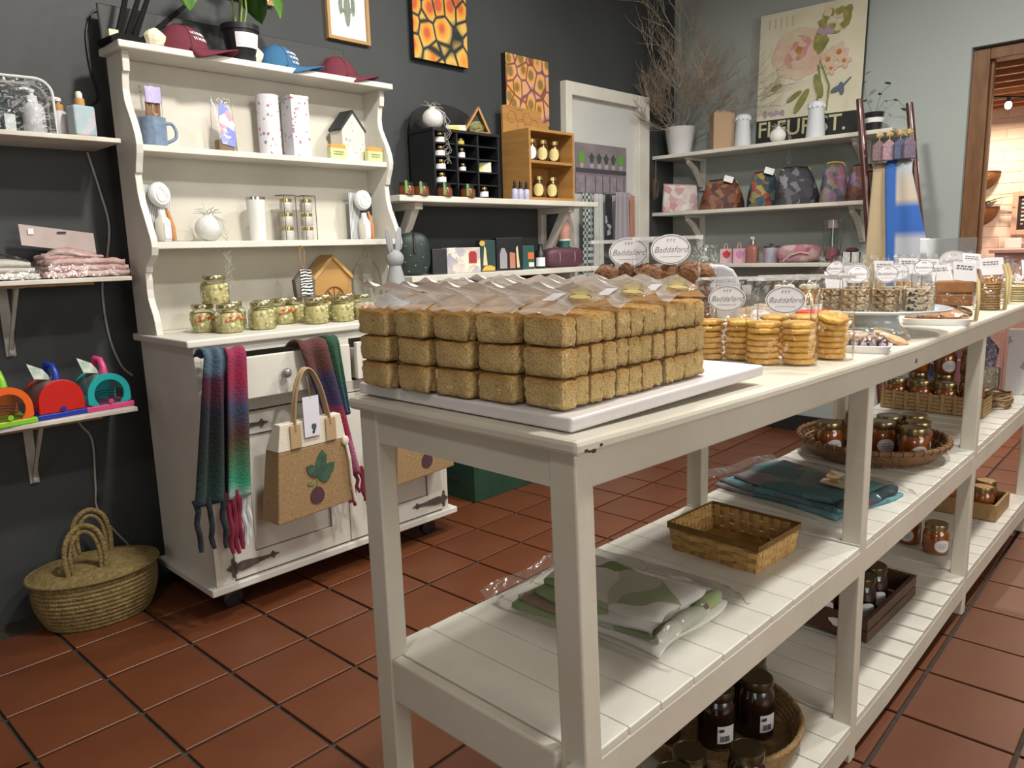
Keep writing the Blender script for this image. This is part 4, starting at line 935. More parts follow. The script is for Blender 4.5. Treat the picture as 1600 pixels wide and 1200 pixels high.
# ---------------------------------------------------------------- bags at the far end, with folded labels
def slice_bag(label, x, y, cont, h, w_, d_, head=1, ribbon=0, grp=None, rz=0):
    t = thing('biscuit_bag', label, 'biscuit bag', (x, y, zt(x)+.0005), face(x, y)+rz, grp); cont(t)
    inst('bag', bag_mesh(w_, d_, h, .55, ripple=.05), t)
    if head:
        o = G().sheet(lambda u, v: ((u-.5)*.056+.010*v, -.006-.012*v, h*.96-.050*v), 4, 4).build('folded_label', LABW, t, solid=.0006, rot=(0, .12*math.sin(x*40), 0))
        inst('printed_lines', scribble(.040, .014, 2, MATS['grey_ink'], int(x*10)), o, (.003, -.0108, h*.96-.014), (PI/2-.2, 0, 0))
    if ribbon:
        G().tube([(w_*.96, -d_*.3, .002), (w_*1.02, -d_*.5, h*.3), (w_*.96, -d_*.3, h*.62), (w_*.7, -.006, h*.85)], .006, 8, flat=.35).build('gold_ribbon', mat('gold_ribbon', (.62, .50, .24), .35, .3), t, smooth=True)
    return t
def c_slice(t):
    m = mat('brown_loaf_slice', (.27, .11, .035), .65, var=(30, (.36, .17, .06)))
    for k in range(2): G().box(-.046, .046, -.022, .022, .042+.036*k, .075+.036*k).build('loaf_slice', m, t, bevel=.004)
    G().ball((0, 0, .020), (.048, .024, .021), 20, 10, lambda d: 1+.06*nz(d.x*6, d.y*6, d.z*6)).build('oat_cookie', mat('oat_cookie', (.42, .26, .09), .75, var=(60, (.30, .16, .05)), bump=(80, .6)), t, smooth=True)
slice_bag('tall bag of brown loaf slices over an oat cookie with gold ribbon', 2.40, .590, c_slice, .170, .058, .030, 1, 1)
def c_round(t, m=None, n=11, r_=.030):
    me = G().lathe([(r_*.92, 0), (r_, .003), (r_*.95, .0065), (.003, .007)], 20).mesh('cookie', m or mat('thin_cookie', (.40, .24, .085), .7, var=(50, (.26, .13, .04))), True)
    for k in range(n): inst('cookie', me, t, (rn(-.002, .002), rn(-.002, .002), .001+.0077*k), (0, 0, k))
slice_bag('bag with one tall stack of thin round cookies near the far table edge', 2.76, .580, c_round, .165, .044, .034, 1, 1)
def c_cream(t): c_round(t, mat('cream_fudge', (.58, .50, .28), .7, var=(40, (.5, .4, .2))), 7, .036)
def c_pale(t): c_round(t, mat('pale_cookie', (.55, .38, .20), .7), 8, .036)
grp = 'bags with folded white labels at the back of the table'
for k, (x, y, h, lab) in enumerate(((2.22, .870, .150, 'bag with a flat white label, leftmost behind the cake stand'), (2.34, .835, .165, 'bag with a folded white label behind the left half of the cake stand'), (2.52, .830, .170, 'bag with a folded white label behind the middle of the cake stand'), (2.74, .825, .170, 'bag with a folded white label behind the right half of the cake stand'), (2.90, .80, .160, 'bag with a folded white label behind the right rim of the cake stand'), (2.66, .695, .150, 'bag with a folded white label behind the tall slice bag'), (3.02, .720, .175, 'tall bag with a long white label near the doorway end of the table'), (2.98, .62, .160, 'bag with a gold-edged label right of the tall slice bag'), (3.22, .66, .14, 'low bag of cream pieces next to the table end'), (3.10, .570, .13, 'bag of cream fudge pieces at the table edge, far end'), (3.32, .590, .135, 'last bag with a round label at the far end of the table'))):
    slice_bag(lab, x, y, (c_pale, c_cream, c_pale, c_stick)[k % 4] if k < 8 else c_cream, h, .052, .032, 1 if k not in (8, 9) else 0, 1 if k in (7, 9) else 0, grp, rn(-.2, .2))
t = thing('clear_sign', 'clear acrylic sign standing among the bags in front of the ladder', 'sign', (3.12, .80, zt(3.12)), face(3.12, .80)+.1)
G().box(-.090, .090, -.002, .002, 0, .22).build('panel', film('grey_acrylic', (.72, .74, .76), .16, .05, None, .12), t, bevel=.001); G().box(-.06, .06, -.025, .025, 0, .006).build('foot', film('acrylic', 0), t)
o = oval_label(t, .045, .035, (.02, -.0026, .14), UP)
# ---------------------------------------------------------------- preserve jars
AMB = mat('amber_preserve', (.36, .070, .007), .25, var=(25, (.50, .13, .012)), coat=.6)
DRK = mat('dark_preserve', (.016, .007, .006), .2, var=(20, (.035, .010, .008)), coat=.6)
LIDM = mat('bronze_lid', (.34, .27, .13), .28, .85); LIDD = mat('dark_bronze_lid', (.11, .085, .045), .3, .8)
def jar_kit(r, h, cont, lid, name):
    k = r/.040; s = h-.017
    body = G().lathe([(r*.86, 0), (r*.96, .003), (r, .010), (r, s*.74), (r*.95, s*.86), (r*.82, s*.95), (r*.82, s)], 24, cap=False).mesh('glass', GLASS, 40)
    fill = G().lathe([(r*.80, .003), (r*.94, .007), (r*.965, .012), (r*.965, s*.73), (r*.91, s*.85), (r*.78, s*.94), (.003, s*.945)], 24).mesh('preserve', cont, 40)
    lidm = G().lathe([(r*.88, s-.003), (r*.90, s), (r*.90, s+.013), (r*.87, s+.016), (r*.80, s+.0165), (r*.78, s+.0155), (.003, s+.0155)], 28).mesh('lid', lid, 50)
    a0 = -PI/2
    def patch(u, v):
        a = a0+(u-.5)*1.25*.040/r; hh = .021*math.sqrt(max(.0, 1-(2*u-1)**2)); return ((r+.0006)*math.cos(a), (r+.0006)*math.sin(a), s*.40+(v-.5)*2*hh)
    lab = G().sheet(patch, 16, 4).mesh('oval_sticker', LABW, True)
    pr = G()
    for q in range(3): pr.tube([((r+.0012)*math.cos(a0+(-.30+.15*j)*.04/r), (r+.0012)*math.sin(a0+(-.30+.15*j)*.04/r), s*.40+.006-.007*q+.0014*math.sin(j*2.2)) for j in range(5)], .0006 if q != 1 else .001, 4)
    return body, fill, lidm, lab, pr.mesh('sticker_print', MATS['grey_ink'])
JA = jar_kit(.0395, .103, AMB, LIDM, 'amber'); JD = jar_kit(.0410, .132, DRK, LIDD, 'dark'); JD2 = jar_kit(.0370, .108, DRK, LIDD, 'dark2')
def barcode_mesh(r, s):
    def patch(u, v): a = -PI/2+(u-.5)*.95; return ((r+.0006)*math.cos(a), (r+.0006)*math.sin(a), s*.36+(v-.5)*.040)
    g = G().sheet(patch, 8, 2).mesh('price_label', LABW, True); b = G()
    for q in range(10):
        a = -PI/2-.30+.05*q+.02*(q % 3)
        b.box((r+.0012)*math.cos(a)-.0006, (r+.0012)*math.cos(a)+.0006, (r+.0012)*math.sin(a)-.0004, (r+.0012)*math.sin(a)+.0004, s*.36-.015, s*.36-.002)
    b.box(-.016, -.006, -(r+.0016), -(r+.0004), s*.36+.008, s*.36+.014); return g, b.mesh('barcode', INK)
BC = barcode_mesh(.0410, .115)
def jam(label, kit, x, y, z, turn=0, sticker=1, grp=None, lie=None):
    t = thing('preserve_jar', label, 'jar', (x, y, z), face(x, y)+turn, grp)
    for n, me in zip(('glass', 'preserve', 'lid'), kit[:3]): inst(n, me, t)
    if sticker == 1: o = inst('oval_sticker', kit[3], t); inst('sticker_print', kit[4], o)
    if sticker == 2: o = inst('price_label', BC[0], t); inst('barcode', BC[1], o)
    return t
# ---------------------------------------------------------------- middle shelf: folded cloth packets
def cloth_pack(label, loc, rz, L, W_, m, m2, layers, flm, tagm=None):
    t = thing('cloth_packet', label, 'cloth packet', loc, rz)
    for k in range(layers):
        sh = .006*k
        def fn(u, v, k=k):
            x = (u-.5)*2; y = (v-.5)*2; e = max(abs(x), abs(y))
            z = .004+.0105*k+.0045*(1-e**6)+.004*nz(u*3+k, v*3, k)
            return (x*(L/2-.010*k-.012*(k == layers-1))+.010*math.sin(v*5+k), y*(W_/2-.008*k)+.008*math.sin(u*6+k*2), z)
        G().sheet(fn, 16, 16).build('folded_layer', m if k % 2 == 0 or k == layers-1 else m2, t, smooth=True, solid=.009)
    def roll(u, v):
        a = 2*PI*u; return ((v-.5)*L*.92, -W_/2+.012+.013*math.cos(a)*(1+.1*math.sin(v*9)), .022+.016*math.sin(a)+.004*math.sin(v*7))
    G().tube([((v/14-.5)*L*.92, -W_/2+.012+.002*math.sin(v*1.3), .022+.004*math.sin(v*.5)) for v in range(15)], [.006]+[.014]*13+[.006], 14).build('rolled_edge', m2, t, smooth=True)
    def bag(u, v):
        x = (u-.5)*2; y = (v-.5)*2; e = max(abs(x)**5, abs(y)**5)
        return (x*(L/2+.028), y*(W_/2+.035), .003+(.0105*layers+.012)*(1-min(1, e))+.004*nz(u*6, v*6, 3))
    G().sheet(bag, 24, 24).build('zip_bag', flm, t, smooth=True)
    G().sheet(lambda u, v: ((u-.5)*(L+.06), W_/2+.035+.026*v, .005+.018*v+.004*math.sin(u*11)), 14, 3).build('zip_strip', film('zip_film', (.96, .96, .96), .14, .2, (30, .5), .06), t, smooth=True)
    if tagm: G().box(-.05, .05, -.028, .028, 0, .0025, M=Matrix.Translation((.02, -.07, .0105*layers+.012)) @ Matrix.Rotation(.15, 4, 'X') @ Matrix.Rotation(.3, 4, 'Z')).build('patterned_card', tagm, t)
    return t
GRN = cells('leaf_print_cloth', 8.5, [(0, (.78, .77, .74)), (.46, (.78, .77, .74)), (.50, (.30, .40, .17)), (.60, (.22, .32, .12)), (.64, (.78, .77, .74)), (.76, (.78, .77, .74)), (.78, (.10, .14, .11)), (.86, (.36, .46, .22)), (.92, (.66, .48, .06)), (.96, (.76, .75, .72))], .85, 0, (1, 1, 1), 'LINEAR', .16)
GRN2 = cells('leaf_print_fold', 11, [(0, (.24, .31, .14)), (.4, (.62, .62, .58)), (.6, (.15, .20, .09)), (.8, (.28, .06, .12)), (.88, (.34, .42, .20))], .85, 0, (1, 1, 1), 'LINEAR', .1)
cloth_pack('white and green leaf-print cloth folded in a clear zip bag on the middle shelf', (1.055, .765, zm(1.05)), 0.05, .235, .300, GRN, GRN2, 4, film('soft_zip', (1, 1, 1), .05, .15, (18, .6)))
TEA = cells('teal_flower_cloth', 9, [(0, (.14, .30, .34)), (.4, (.06, .16, .19)), (.55, (.24, .40, .43)), (.72, (.16, .05, .07)), (.82, (.30, .22, .24)), (.90, (.12, .29, .33))], .85, 0, (1, 1, 1), 'LINEAR', .12)
TEA2 = cells('teal_flower_fold', 14, [(0, (.05, .15, .18)), (.35, (.20, .03, .06)), (.5, (.11, .30, .34)), (.8, (.02, .035, .045))], .85, 0, (1, 1, 1), 'LINEAR', .1)
cloth_pack('teal and maroon flowered cloth folded in a clear bag behind the bamboo basket', (1.895, .775, zm(1.9)+.004), -.20, .285, .350, TEA, TEA2, 3, film('soft_zip', 0), cells('orange_speckled_card', 60, [(0, (.62, .56, .42)), (.5, (.55, .28, .06)), (.65, (.66, .60, .46)), (.9, (.12, .06, .03))]))
# ---------------------------------------------------------------- bamboo basket (woven strips)
t = thing('bamboo_basket', 'empty rectangular woven bamboo basket on the middle shelf', 'basket', (1.428, .738, zm(1.43)), -.04)
LB, WB, HB_ = .082, .097, .062
def ring_strip(z, hgt, ph, out=0.0025, amp=.0030, fl=.08):
    s = 1+fl*(z/HB_); L, W_ = LB*s-.004*0, WB*s; g = G(); pts = []
    per = []
    for (ax, ay), (bx, by) in (((-L, -W_), (L, -W_)), ((L, -W_), (L, W_)), ((L, W_), (-L, W_)), ((-L, W_), (-L, -W_))):
        n = 12
        for k in range(n):
            q = k/n; nx, ny = (by-ay), -(bx-ax); l = math.hypot(nx, ny); nx, ny = nx/l, ny/l; o = amp*math.sin((q*n/2)*PI*1.0+ph)
            per.append((ax+(bx-ax)*q+nx*o, ay+(by-ay)*q+ny*o, nx, ny))
    m = len(per); v = []; f = []
    for x, y, nx, ny in per: v += [(x, y, z-hgt/2), (x, y, z+hgt/2)]
    for k in range(m): j = (k+1) % m; f.append((2*k, 2*j, 2*j+1, 2*k+1))
    return g.add(v, f)
for k in range(5): ring_strip(.006+.0110*k, .0105, PI*(k % 2)).build('weaver_strip', (BAMBOO, mat('bamboo_pale', (.60, .39, .15), .55, var=(25, (.46, .27, .08))))[k % 2], t, solid=.0012)
for z, o in ((HB_-.006, 0), (HB_-.007, 0)):
    pass
for q in (-1, 1): ring_strip(HB_-.006, .013, 0, amp=.0).warp(lambda x, y, z, q=q: (x+math.copysign(.0022*q, x), y+math.copysign(.0022*q, y), z)).build('rim_strip', mat('bamboo_rim', (.40, .22, .07), .55, var=(30, (.30, .15, .04))), t, solid=.0014)
stk = G().box(-.006, .006, -.0007, .0007, 0, .1).mesh('stake', MATS['bamboo_pale'])
for k in range(11):
    x = -LB+.012+k*(2*LB-.024)/10
    for s in (-1, 1):
        o = inst('stake', stk, t, (x, s*(WB+.0005), .001), (-s*math.atan2(WB*.08, HB_), math.atan2(x*.08, HB_), 0), (1, 1, HB_*10-.04))
for k in range(8):
    y = -WB+.012+k*(2*WB-.024)/7
    for s in (-1, 1): o = inst('stake', stk, t, (s*(LB+.0005), y, .001), (0, s*math.atan2(LB*.08, HB_), PI/2), (1, 1, HB_*10-.04))
for k in range(8): G().box(-LB+.0205*k, -LB+.0205*k+.018, -WB, WB, .0005, .0018).build('base_strip', BAMBOO, t)
# ---------------------------------------------------------------- round wicker tray with amber jars
WICK = mat('dark_wicker', (.155, .075, .032), .6, var=(30, (.24, .125, .055)), bump=(120, .6)); WICL = mat('light_wicker', (.46, .31, .14), .65, var=(40, (.34, .21, .09)), bump=(120, .5))
tx, ty = 2.345, .770; R_ = .205; tz = zm(tx)+.0045
t = thing('wicker_tray', 'round dark wicker tray full of amber jars on the middle shelf', 'tray', (tx, ty, tz))
g = G().lathe([(.15, 0), (R_*.82, .002), (R_*.93, .022), (R_, .050), (R_*.985, .052), (R_*.915, .026), (R_*.80, .007), (.002, .005)], 48); g.build('woven_bowl', WICK, t, smooth=50)
G().tube([(R_*math.cos(k*PI/24), R_*math.sin(k*PI/24), .052) for k in range(48)], .0075, 8, closed=True).build('rim', WICK, t, smooth=True)
wr = G().tube([(.0088*math.cos(a*PI/5), 0, .0088*math.sin(a*PI/5)) for a in range(10)], .0016, 5, closed=True).mesh('rim_wrap', mat('wicker_binding', (.25, .14, .06), .6))
for k in range(44): a = k*2*PI/44; inst('rim_wrap', wr, t, (R_*math.cos(a), R_*math.sin(a), .052), (0, .35, a))
for k in range(5): G().tube([((R_*.83+.034*k/5)*math.cos(q*PI/20), (R_*.83+.034*k/5)*math.sin(q*PI/20), .006+.0092*k) for q in range(40)], .0028, 5, closed=True).build('wicker_round', WICL if k % 2 else WICK, t, smooth=True)
spk = G().box(-.003, .003, -.0012, .0012, 0, .055).mesh('spoke', WICL)
for k in range(36): a = k*2*PI/36; inst('spoke', spk, t, (R_*.825*math.cos(a), R_*.825*math.sin(a), .004), (0, .62, a))
G8 = 'amber preserve jars in the round wicker tray'
for x, y, tu, lab in ((2.230, .855, .5, 'lone amber jar at the left side of the round wicker tray'), (2.300, .640, .45, 'front amber jar of the cluster in the round wicker tray'), (2.330, .735, .3, 'amber jar left of the front one, partly behind the table post'), (2.385, .655, .5, 'amber jar just behind the front one in the wicker tray'), (2.415, .745, .4, 'amber jar in the middle of the cluster in the wicker tray'), (2.405, .835, .3, 'amber jar at the back left of the cluster in the wicker tray'), (2.470, .690, .6, 'amber jar at the right back of the cluster in the wicker tray')):
    jam(lab, JA, x, y, tz+.0055, tu, 1, G8)
# long basket behind the third post
t = thing('slatted_basket', 'long low basket of split cane with a row of amber jars behind the far post', 'basket', (3.00, .775, zm(3.0)+.009))
for k in range(5):
    z = .007+.013*k; G().box(-.062, -.059, -.165, .165, z-.0055, z+.0055).build('cane_strip', WICL, t); G().box(.059, .062, -.165, .165, z-.0055, z+.0055).build('cane_strip', WICL, t)
    for y in (-.165, .165): G().box(-.062, .062, y-.0015, y+.0015, z-.0055, z+.0055).build('cane_strip', WICL, t)
for k in range(9):
    y = -.16+.04*k
    for x in (-.0635, .0635): G().box(x-.001, x+.001, y-.005, y+.005, 0, .070).build('cane_stake', WICL, t)
G().box(-.06, .06, -.163, .163, 0, .003).build('base', WICL, t)
for k in range(4): jam('amber jar in the long cane basket, %s from the near post' % ('first', 'second', 'third', 'fourth')[k], JA, 2.99, .655+.083*k, zm(3.0)+.0125, .4, 0, 'amber jars in the long cane basket')
for k, (x, y) in enumerate(((3.16, .700), (3.16, .79), (3.16, .88))):
    jam('amber jar of the lower layer behind the cane basket, %s from the post' % ('first', 'second', 'third')[k], JA, x, y, zm(x)+.0085, .4, 0, 'stacked amber jars behind the cane basket')
    jam('amber jar stacked on another behind the cane basket, %s from the post' % ('first', 'second', 'third')[k], JA, x, y, zm(x)+.0085+.1027, .4, 1 if k != 2 else 0, 'stacked amber jars behind the cane basket')
t = thing('wicker_ring', 'twisted ring of loose wicker canes beside the cane basket', 'wreath', (3.155, .610, zm(3.15)+.008))
for k in range(7): G().tube([((.060+.005*math.sin(3*a+k))*math.cos(a), (.042+.004*math.cos(2*a+k))*math.sin(a), .008+.007*k+.003*math.sin(4*a+k*2)) for a in [q*PI/14 for q in range(28)]], .0034, 6, closed=True).build('cane', (WICL, WICK)[k % 3 == 0], t, smooth=True)
# things at the end of the middle shelf
t = thing('gift_box', 'white gift box with grey flower sketches at the far end of the middle shelf', 'box', (3.44, .610, zm(3.44)+.009), face(3.44, .61)); G().box(-.036, .036, -.03, .03, 0, .23).build('body', cells('grey_sketch_print', 28, [(0, (.66, .65, .65)), (.86, (.36, .36, .36)), (.92, (.66, .65, .65))], .5), t, bevel=.001); G().box(-.037, .037, -.031, .031, .225, .25).build('lid', mat('box_lid', (.66, .65, .64), .5), t)
def c_lav(t): G().box(-.05, .05, -.02, .02, .01, .10).build('cream_base', mat('cream_wrap', (.5, .44, .34), .6), t, bevel=.008); G().prism([(-.03, .08), (.03, .08), (.04, .17), (0, .22), (-.04, .17)], -.015, .015, 'Y').build('lavender_bunch', mat('lavender', (.13, .10, .18), .8, var=(50, (.28, .24, .34))), t)
pouch_pack('lavender_gift', 'clear bag with a lavender bunch at the far end of the middle shelf', 'gift bag', (3.44, .715, zm(3.44)+.009), face(3.44, .715), .058, .25, .035, c_lav)
t = thing('cloth_bundle', 'rolled pink cloth standing behind the far post of the middle shelf', 'cloth', (3.43, .825, zm(3.43)+.009)); G().lathe([(.040, 0), (.043, .01), (.040, .12), (.042, .2), (.030, .23), (.003, .235)], 16, sq=3).warp(lambda x, y, z: (x*(1+.12*math.sin(math.atan2(y, x)*6)), y*(1+.12*math.sin(math.atan2(y, x)*6)), z)).build('roll', mat('dusty_pink_cloth', (.42, .16, .20), .9, var=(12, (.30, .10, .14))), t, smooth=True); G().tube([(.044*math.cos(a*PI/8), .044*math.sin(a*PI/8), .12) for a in range(16)], .004, 6, closed=True).build('tie', CRM, t)
t = thing('cloth_bundle', 'rolled navy and white cloth behind the amber jars on the middle shelf', 'cloth', (3.42, .925, zm(3.42)+.009)); G().lathe([(.034, 0), (.037, .01), (.035, .14), (.028, .17), (.003, .175)], 16, sq=3).build('roll', bands('navy_white_cloth', 'Z', 0, .18, [(0, (.5, .5, .5)), (.35, (.03, .05, .16)), (.6, (.02, .03, .10)), (.85, (.5, .5, .52))], .9, .03), t, smooth=True); G().tube([(.037*math.cos(a*PI/8), .037*math.sin(a*PI/8), .10) for a in range(16)], .004, 6, closed=True).build('tie', CRM, t)
# ---------------------------------------------------------------- bottom shelf
t = thing('coil_tray', 'round coiled grass tray with dark jars on the bottom shelf', 'tray', (1.405, .765, zb(1.4)+.001))
COIL = mat('coiled_grass', (.34, .22, .09), .75, var=(60, (.24, .14, .05)), bump=(140, .8))
for k in range(5): G().tube([((.170+.004*k)*math.cos(q*PI/22), (.170+.004*k)*math.sin(q*PI/22), .008+.0105*k) for q in range(44)], .0068, 8, closed=True).build('coil', COIL, t, smooth=True)
G().lathe([(.169, .002), (.169, .006), (.003, .006)], 40).build('base', COIL, t)
GD = 'dark preserve jars in the coiled tray'
for x, y, s, tu, lab in ((1.455, .690, 2, .75, 'dark preserve jar with a barcode label at the right of the coiled tray'), (1.365, .735, 2, .55, 'dark preserve jar with a barcode label in the middle of the coiled tray'), (1.535, .745, 2, .7, 'dark preserve jar at the back right of the coiled tray'), (1.452, .800, 0, .5, 'dark preserve jar at the back of the coiled tray'), (1.300, .830, 0, .5, 'dark preserve jar at the far left of the coiled tray')):
    jam(lab, JD, x, y, zb(1.4)+.0075, tu, s, GD)
for x, y, s, lab in ((1.178, .690, 1, 'squat dark jar left of the one at the frame bottom, label turned right'), (1.258, .610, 1, 'squat dark jar in front of the coiled tray, lid nearest the table edge'), (1.105, .680, 0, 'squat dark jar at the very bottom of the picture, left of the others')):
    jam(lab, JD2, x, y, zb(x)+.0008, 1.1, s, 'squat dark jars in front of the coiled tray')
t = thing('wooden_crate', 'dark brown wooden crate tray with jars on the bottom shelf', 'crate', (2.155, .735, zb(2.15)+.008), -.02)
CRT = mat('dark_crate_wood', (.060, .026, .013), .6, var=(8, (.10, .045, .022)), stretch=(1, 6, 6))
for s in (-1, 1):
    for z0 in (.004, .038): G().box(-.190, .190, s*.105-.006, s*.105+.006, z0, z0+.030).build('side_slat', CRT, t, bevel=.001)
    G().box(s*.184-.006, s*.184+.006, -.099, .099, .004, .068).build('end_board', CRT, t, bevel=.001)
for k in range(5): G().box(-.178, .178, -.097+.039*k, -.062+.039*k, 0, .006).build('base_slat', CRT, t)
G().prism([(-.03+.02*math.cos(a)*(1+.3*math.sin(3*a)), .038+.012*math.sin(a)) for a in [k*PI/6 for k in range(12)]], -.1912, -.1905, 'X').build('torn_sticker', PAPER, t)
GC = 'jars in the dark wooden crate'
for x, y, kit, s, lab in ((2.080, .690, JD, 1, 'dark jar with an oval label at the near end of the crate'), (2.175, .690, JD, 1, 'dark jar with a label second along the crate'), (2.040, .785, JA, 1, 'amber jar in the near left corner of the crate'), (2.135, .785, JA, 0, 'amber jar behind the dark ones in the crate'), (2.27, .78, JD, 0, 'dark jar at the far end of the crate')):
    jam(lab, kit, x, y, zb(2.15)+.0150, .5, s, GC)
jam('single amber jar with a white label standing in front on the bottom shelf', JA, 2.680, .660, zb(2.68)+.0085, .55, 1, 'two amber jars standing on the bottom shelf')
jam('amber jar with a square label behind the single front one on the bottom shelf', JA, 2.72, .755, zb(2.72)+.0085, -.2, 1, 'two amber jars standing on the bottom shelf')
t = thing('wooden_tray', 'pale wooden box tray with amber jars at the far end of the bottom shelf', 'tray', (3.185, .685, zb(3.18)+.0085))
PW = mat('pale_box_wood', (.36, .23, .095), .6, var=(8, (.27, .16, .06)), stretch=(1, 6, 6))
for s in (-1, 1):
    G().box(s*.10-.005, s*.10+.005, -.115, .115, 0, .060).build('end_board', PW, t, bevel=.001); G().box(-.095, .095, s*.11-.005, s*.11+.005, 0, .060).build('side_board', PW, t, bevel=.001)
for k in range(5): G().box(-.095, .095, -.104+.0425*k, -.066+.0425*k, .001, .006).build('base_slat', PW, t)
for x, y, lab in ((3.145, .630, 'front right amber jar in the pale wooden tray'), (3.235, .640, 'amber jar behind the front right one in the pale wooden tray'), (3.14, .745, 'left amber jar in the pale wooden tray, behind the post')):
    jam(lab, JA, x, y, zb(3.18)+.0150, .9, 0, 'amber jars in the pale wooden tray')
# ---------------------------------------------------------------- bracket shelves left of the hutch
BRK = mat('cast_bracket_white', (.55, .54, .50), .5, var=(20, (.42, .40, .36)))
def bracket(par, x, z, dy, dz, wood=0):
    g = G(); g.box(x-.014, x+.014, YW-.008, YW-.0005, z-dz, z); g.box(x-.014, x+.014, YW-dy, YW-.008, z-.010, z)
    g.hexa([(x-.006, YW-.012, z-dz*.9), (x+.006, YW-.012, z-dz*.9), (x+.006, YW-.008, z-dz*.95), (x-.006, YW-.008, z-dz*.95), (x-.006, YW-dy*.92, z-.01), (x+.006, YW-dy*.92, z-.01), (x+.006, YW-dy*.80, z-.01), (x-.006, YW-dy*.80, z-.01)])
    g.lathe([(.010, -.007), (.010, .007)], 10, M=Matrix.Translation((x, YW-.012, z-dz+.012)) @ Matrix.Rotation(PI/2, 4, 'Y')); return wb(g, 'bracket', BRK, par, bevel=.0015)
for z, xe, xb, lab in ((1.544, .948, .52, 'white bracket shelf with toiletries, top of three left of the hutch'), (1.117, .934, .625, 'white bracket shelf with packed cloths, middle of three left of the hutch'), (.690, .905, .64, 'white bracket shelf with toys, lowest of three left of the hutch')):
    t = thing('wall_shelf', lab, 'shelf', (.5, YW, z), 0, 'white bracket shelves left of the hutch')
    wb(G().box(.05, xe, YW-.250, YW-.0005, z-.014, z), 'board', WORN, t, bevel=.002)
    bracket(t, xb, z-.0145, .20, .23); bracket(t, .15, z-.0145, .20, .23)
    if z < 1.2: wb(G().box(.2, xe-.11 if z > 1 else .80, YW-.235, YW-.215, z-.022, z-.0145), 'wood_batten', mat('bare_wood', (.38, .22, .09), .7, var=(30, (.25, .13, .05))), t)
# clear toiletry bag with bottles
t = thing('toiletry_bag', 'clear white-piped toiletry bag on the top left shelf', 'toiletry bag', (.655, 2.71, 1.545), -.10)
def arch(w_, h, r=.045, n=7):
    pts = [(-w_, 0)]; pts += [(w_, 0)]
    pts += [(w_-r+r*math.cos(a*PI/2/n), h-r+r*math.sin(a*PI/2/n)) for a in range(n+1)]; pts += [(-w_+r-r*math.sin(a*PI/2/n), h-r+r*math.cos(a*PI/2/n)) for a in range(n+1)]; return pts
G().prism(arch(.135, .16), -.045, .045, 'Y').build('clear_body', film('soft_plastic', (.90, .91, .92), .10, .1, (24, .5)), t)
for y in (-.046, .046): G().tube([(a, y, b+.001) for a, b in arch(.135, .16)], .004, 6, closed=True).build('piping', mat('white_piping', (.72, .72, .70), .4), t, smooth=True)
def pump(label, x, y, m, cap_, s=1, prints=0, sq=None, base=1.544):
    t = thing('pump_bottle', label, 'bottle', (x, y, base), .2); t.scale = (s, s, s)
    G().lathe([(.028, 0), (.031, .003), (.031, .075), (.026, .090), (.013, .096), (.013, .100)], 20, sq=sq).build('body', m, t, smooth=50)
    G().lathe([(.0145, .098), (.0145, .116), (.006, .117), (.006, .128)], 14).build('collar', cap_, t, smooth=50)
    G().lathe([(.009, .126), (.010, .136), (.004, .139)], 12).tube([(0, 0, .134), (-.022, 0, .136), (-.034, 0, .131)], [.006, .005, .004], 8).build('pump_head', PAPER, t, smooth=True)
    if prints:
        g = G()
        for k in range(6): g.tube([(.012+.006*math.sin(k*2.), -.0318, .02+.007*k), (.016+.006*math.cos(k*3.), -.0318, .024+.007*k)], .0008, 4)
        g.build('flower_print', mat('grey_ink', 0), t)
    return t
WB_ = mat('white_bottle', (.66, .65, .68), .3)
pump('white pump bottle with a flower print inside the clear toiletry bag', .738, 2.690, WB_, PAPER, .98, 1, base=1.5465)
t = thing('spray_bottle', 'clear capped spray bottle inside the toiletry bag', 'bottle', (.672, 2.705, 1.5465)); G().lathe([(.022, 0), (.023, .002), (.023, .065), (.019, .072)], 18).build('body', film('blue_tint_glass', (.80, .88, .92), .12, .05, None), t, smooth=50); G().lathe([(.0245, .068), (.0245, .118), (.003, .1185)], 18).build('cap', film('clear_cap', (.85, .9, .93), .14, .08, None), t, smooth=50); G().box(-.014, .014, -.0236, -.0230, .008, .055).build('label', mat('pale_label', (.66, .70, .72), .5), t)
t = thing('lotion_tube', 'white squared lotion bottle at the left edge inside the toiletry bag', 'bottle', (.610, 2.705, 1.5465)); G().lathe([(.026, 0), (.028, .003), (.028, .080), (.012, .088), (.012, .105)], 16, sq=4).build('body', WB_, t, smooth=50); G().lathe([(.0125, .104), (.0125, .122), (.002, .123)], 14).build('cap', CHROME, t, smooth=50)
pump('white pump bottle half hidden behind the toiletry bag', .828, 2.755, WB_, mat('cork_collar', (.50, .28, .10), .6), .95)
t = thing('diffuser_bottle', 'square blue printed bottle with a wooden collar on the top left shelf', 'bottle', (.868, 2.685, 1.552), .15)
G().box(-.033, .033, -.026, .026, 0, .092).build('body', cells('blue_wash_print', 22, [(0, (.30, .42, .48)), (.5, (.40, .50, .54)), (.8, (.52, .42, .48)), (.92, (.34, .46, .50))], .3, 0, (1, 1, 1), 'LINEAR', .05), t, bevel=.006)
G().lathe([(.014, .092), (.0145, .094), (.0145, .114), (.003, .1145)], 16).build('wooden_collar', mat('cork_collar', 0), t, smooth=50); G().lathe([(.009, .114), (.010, .118), (.010, .130), (.006, .136), (.002, .137)], 14).build('cap', mat('cream_cap', (.74, .70, .58), .4), t, smooth=50)
tag(G().box(.80, .925, 2.645, 2.735, 1.5442, 1.5515).build('wooden_coaster', mat('peach_wood', (.60, .38, .22), .6), bevel=.003), 'pale wooden board under the blue bottle', 'board')
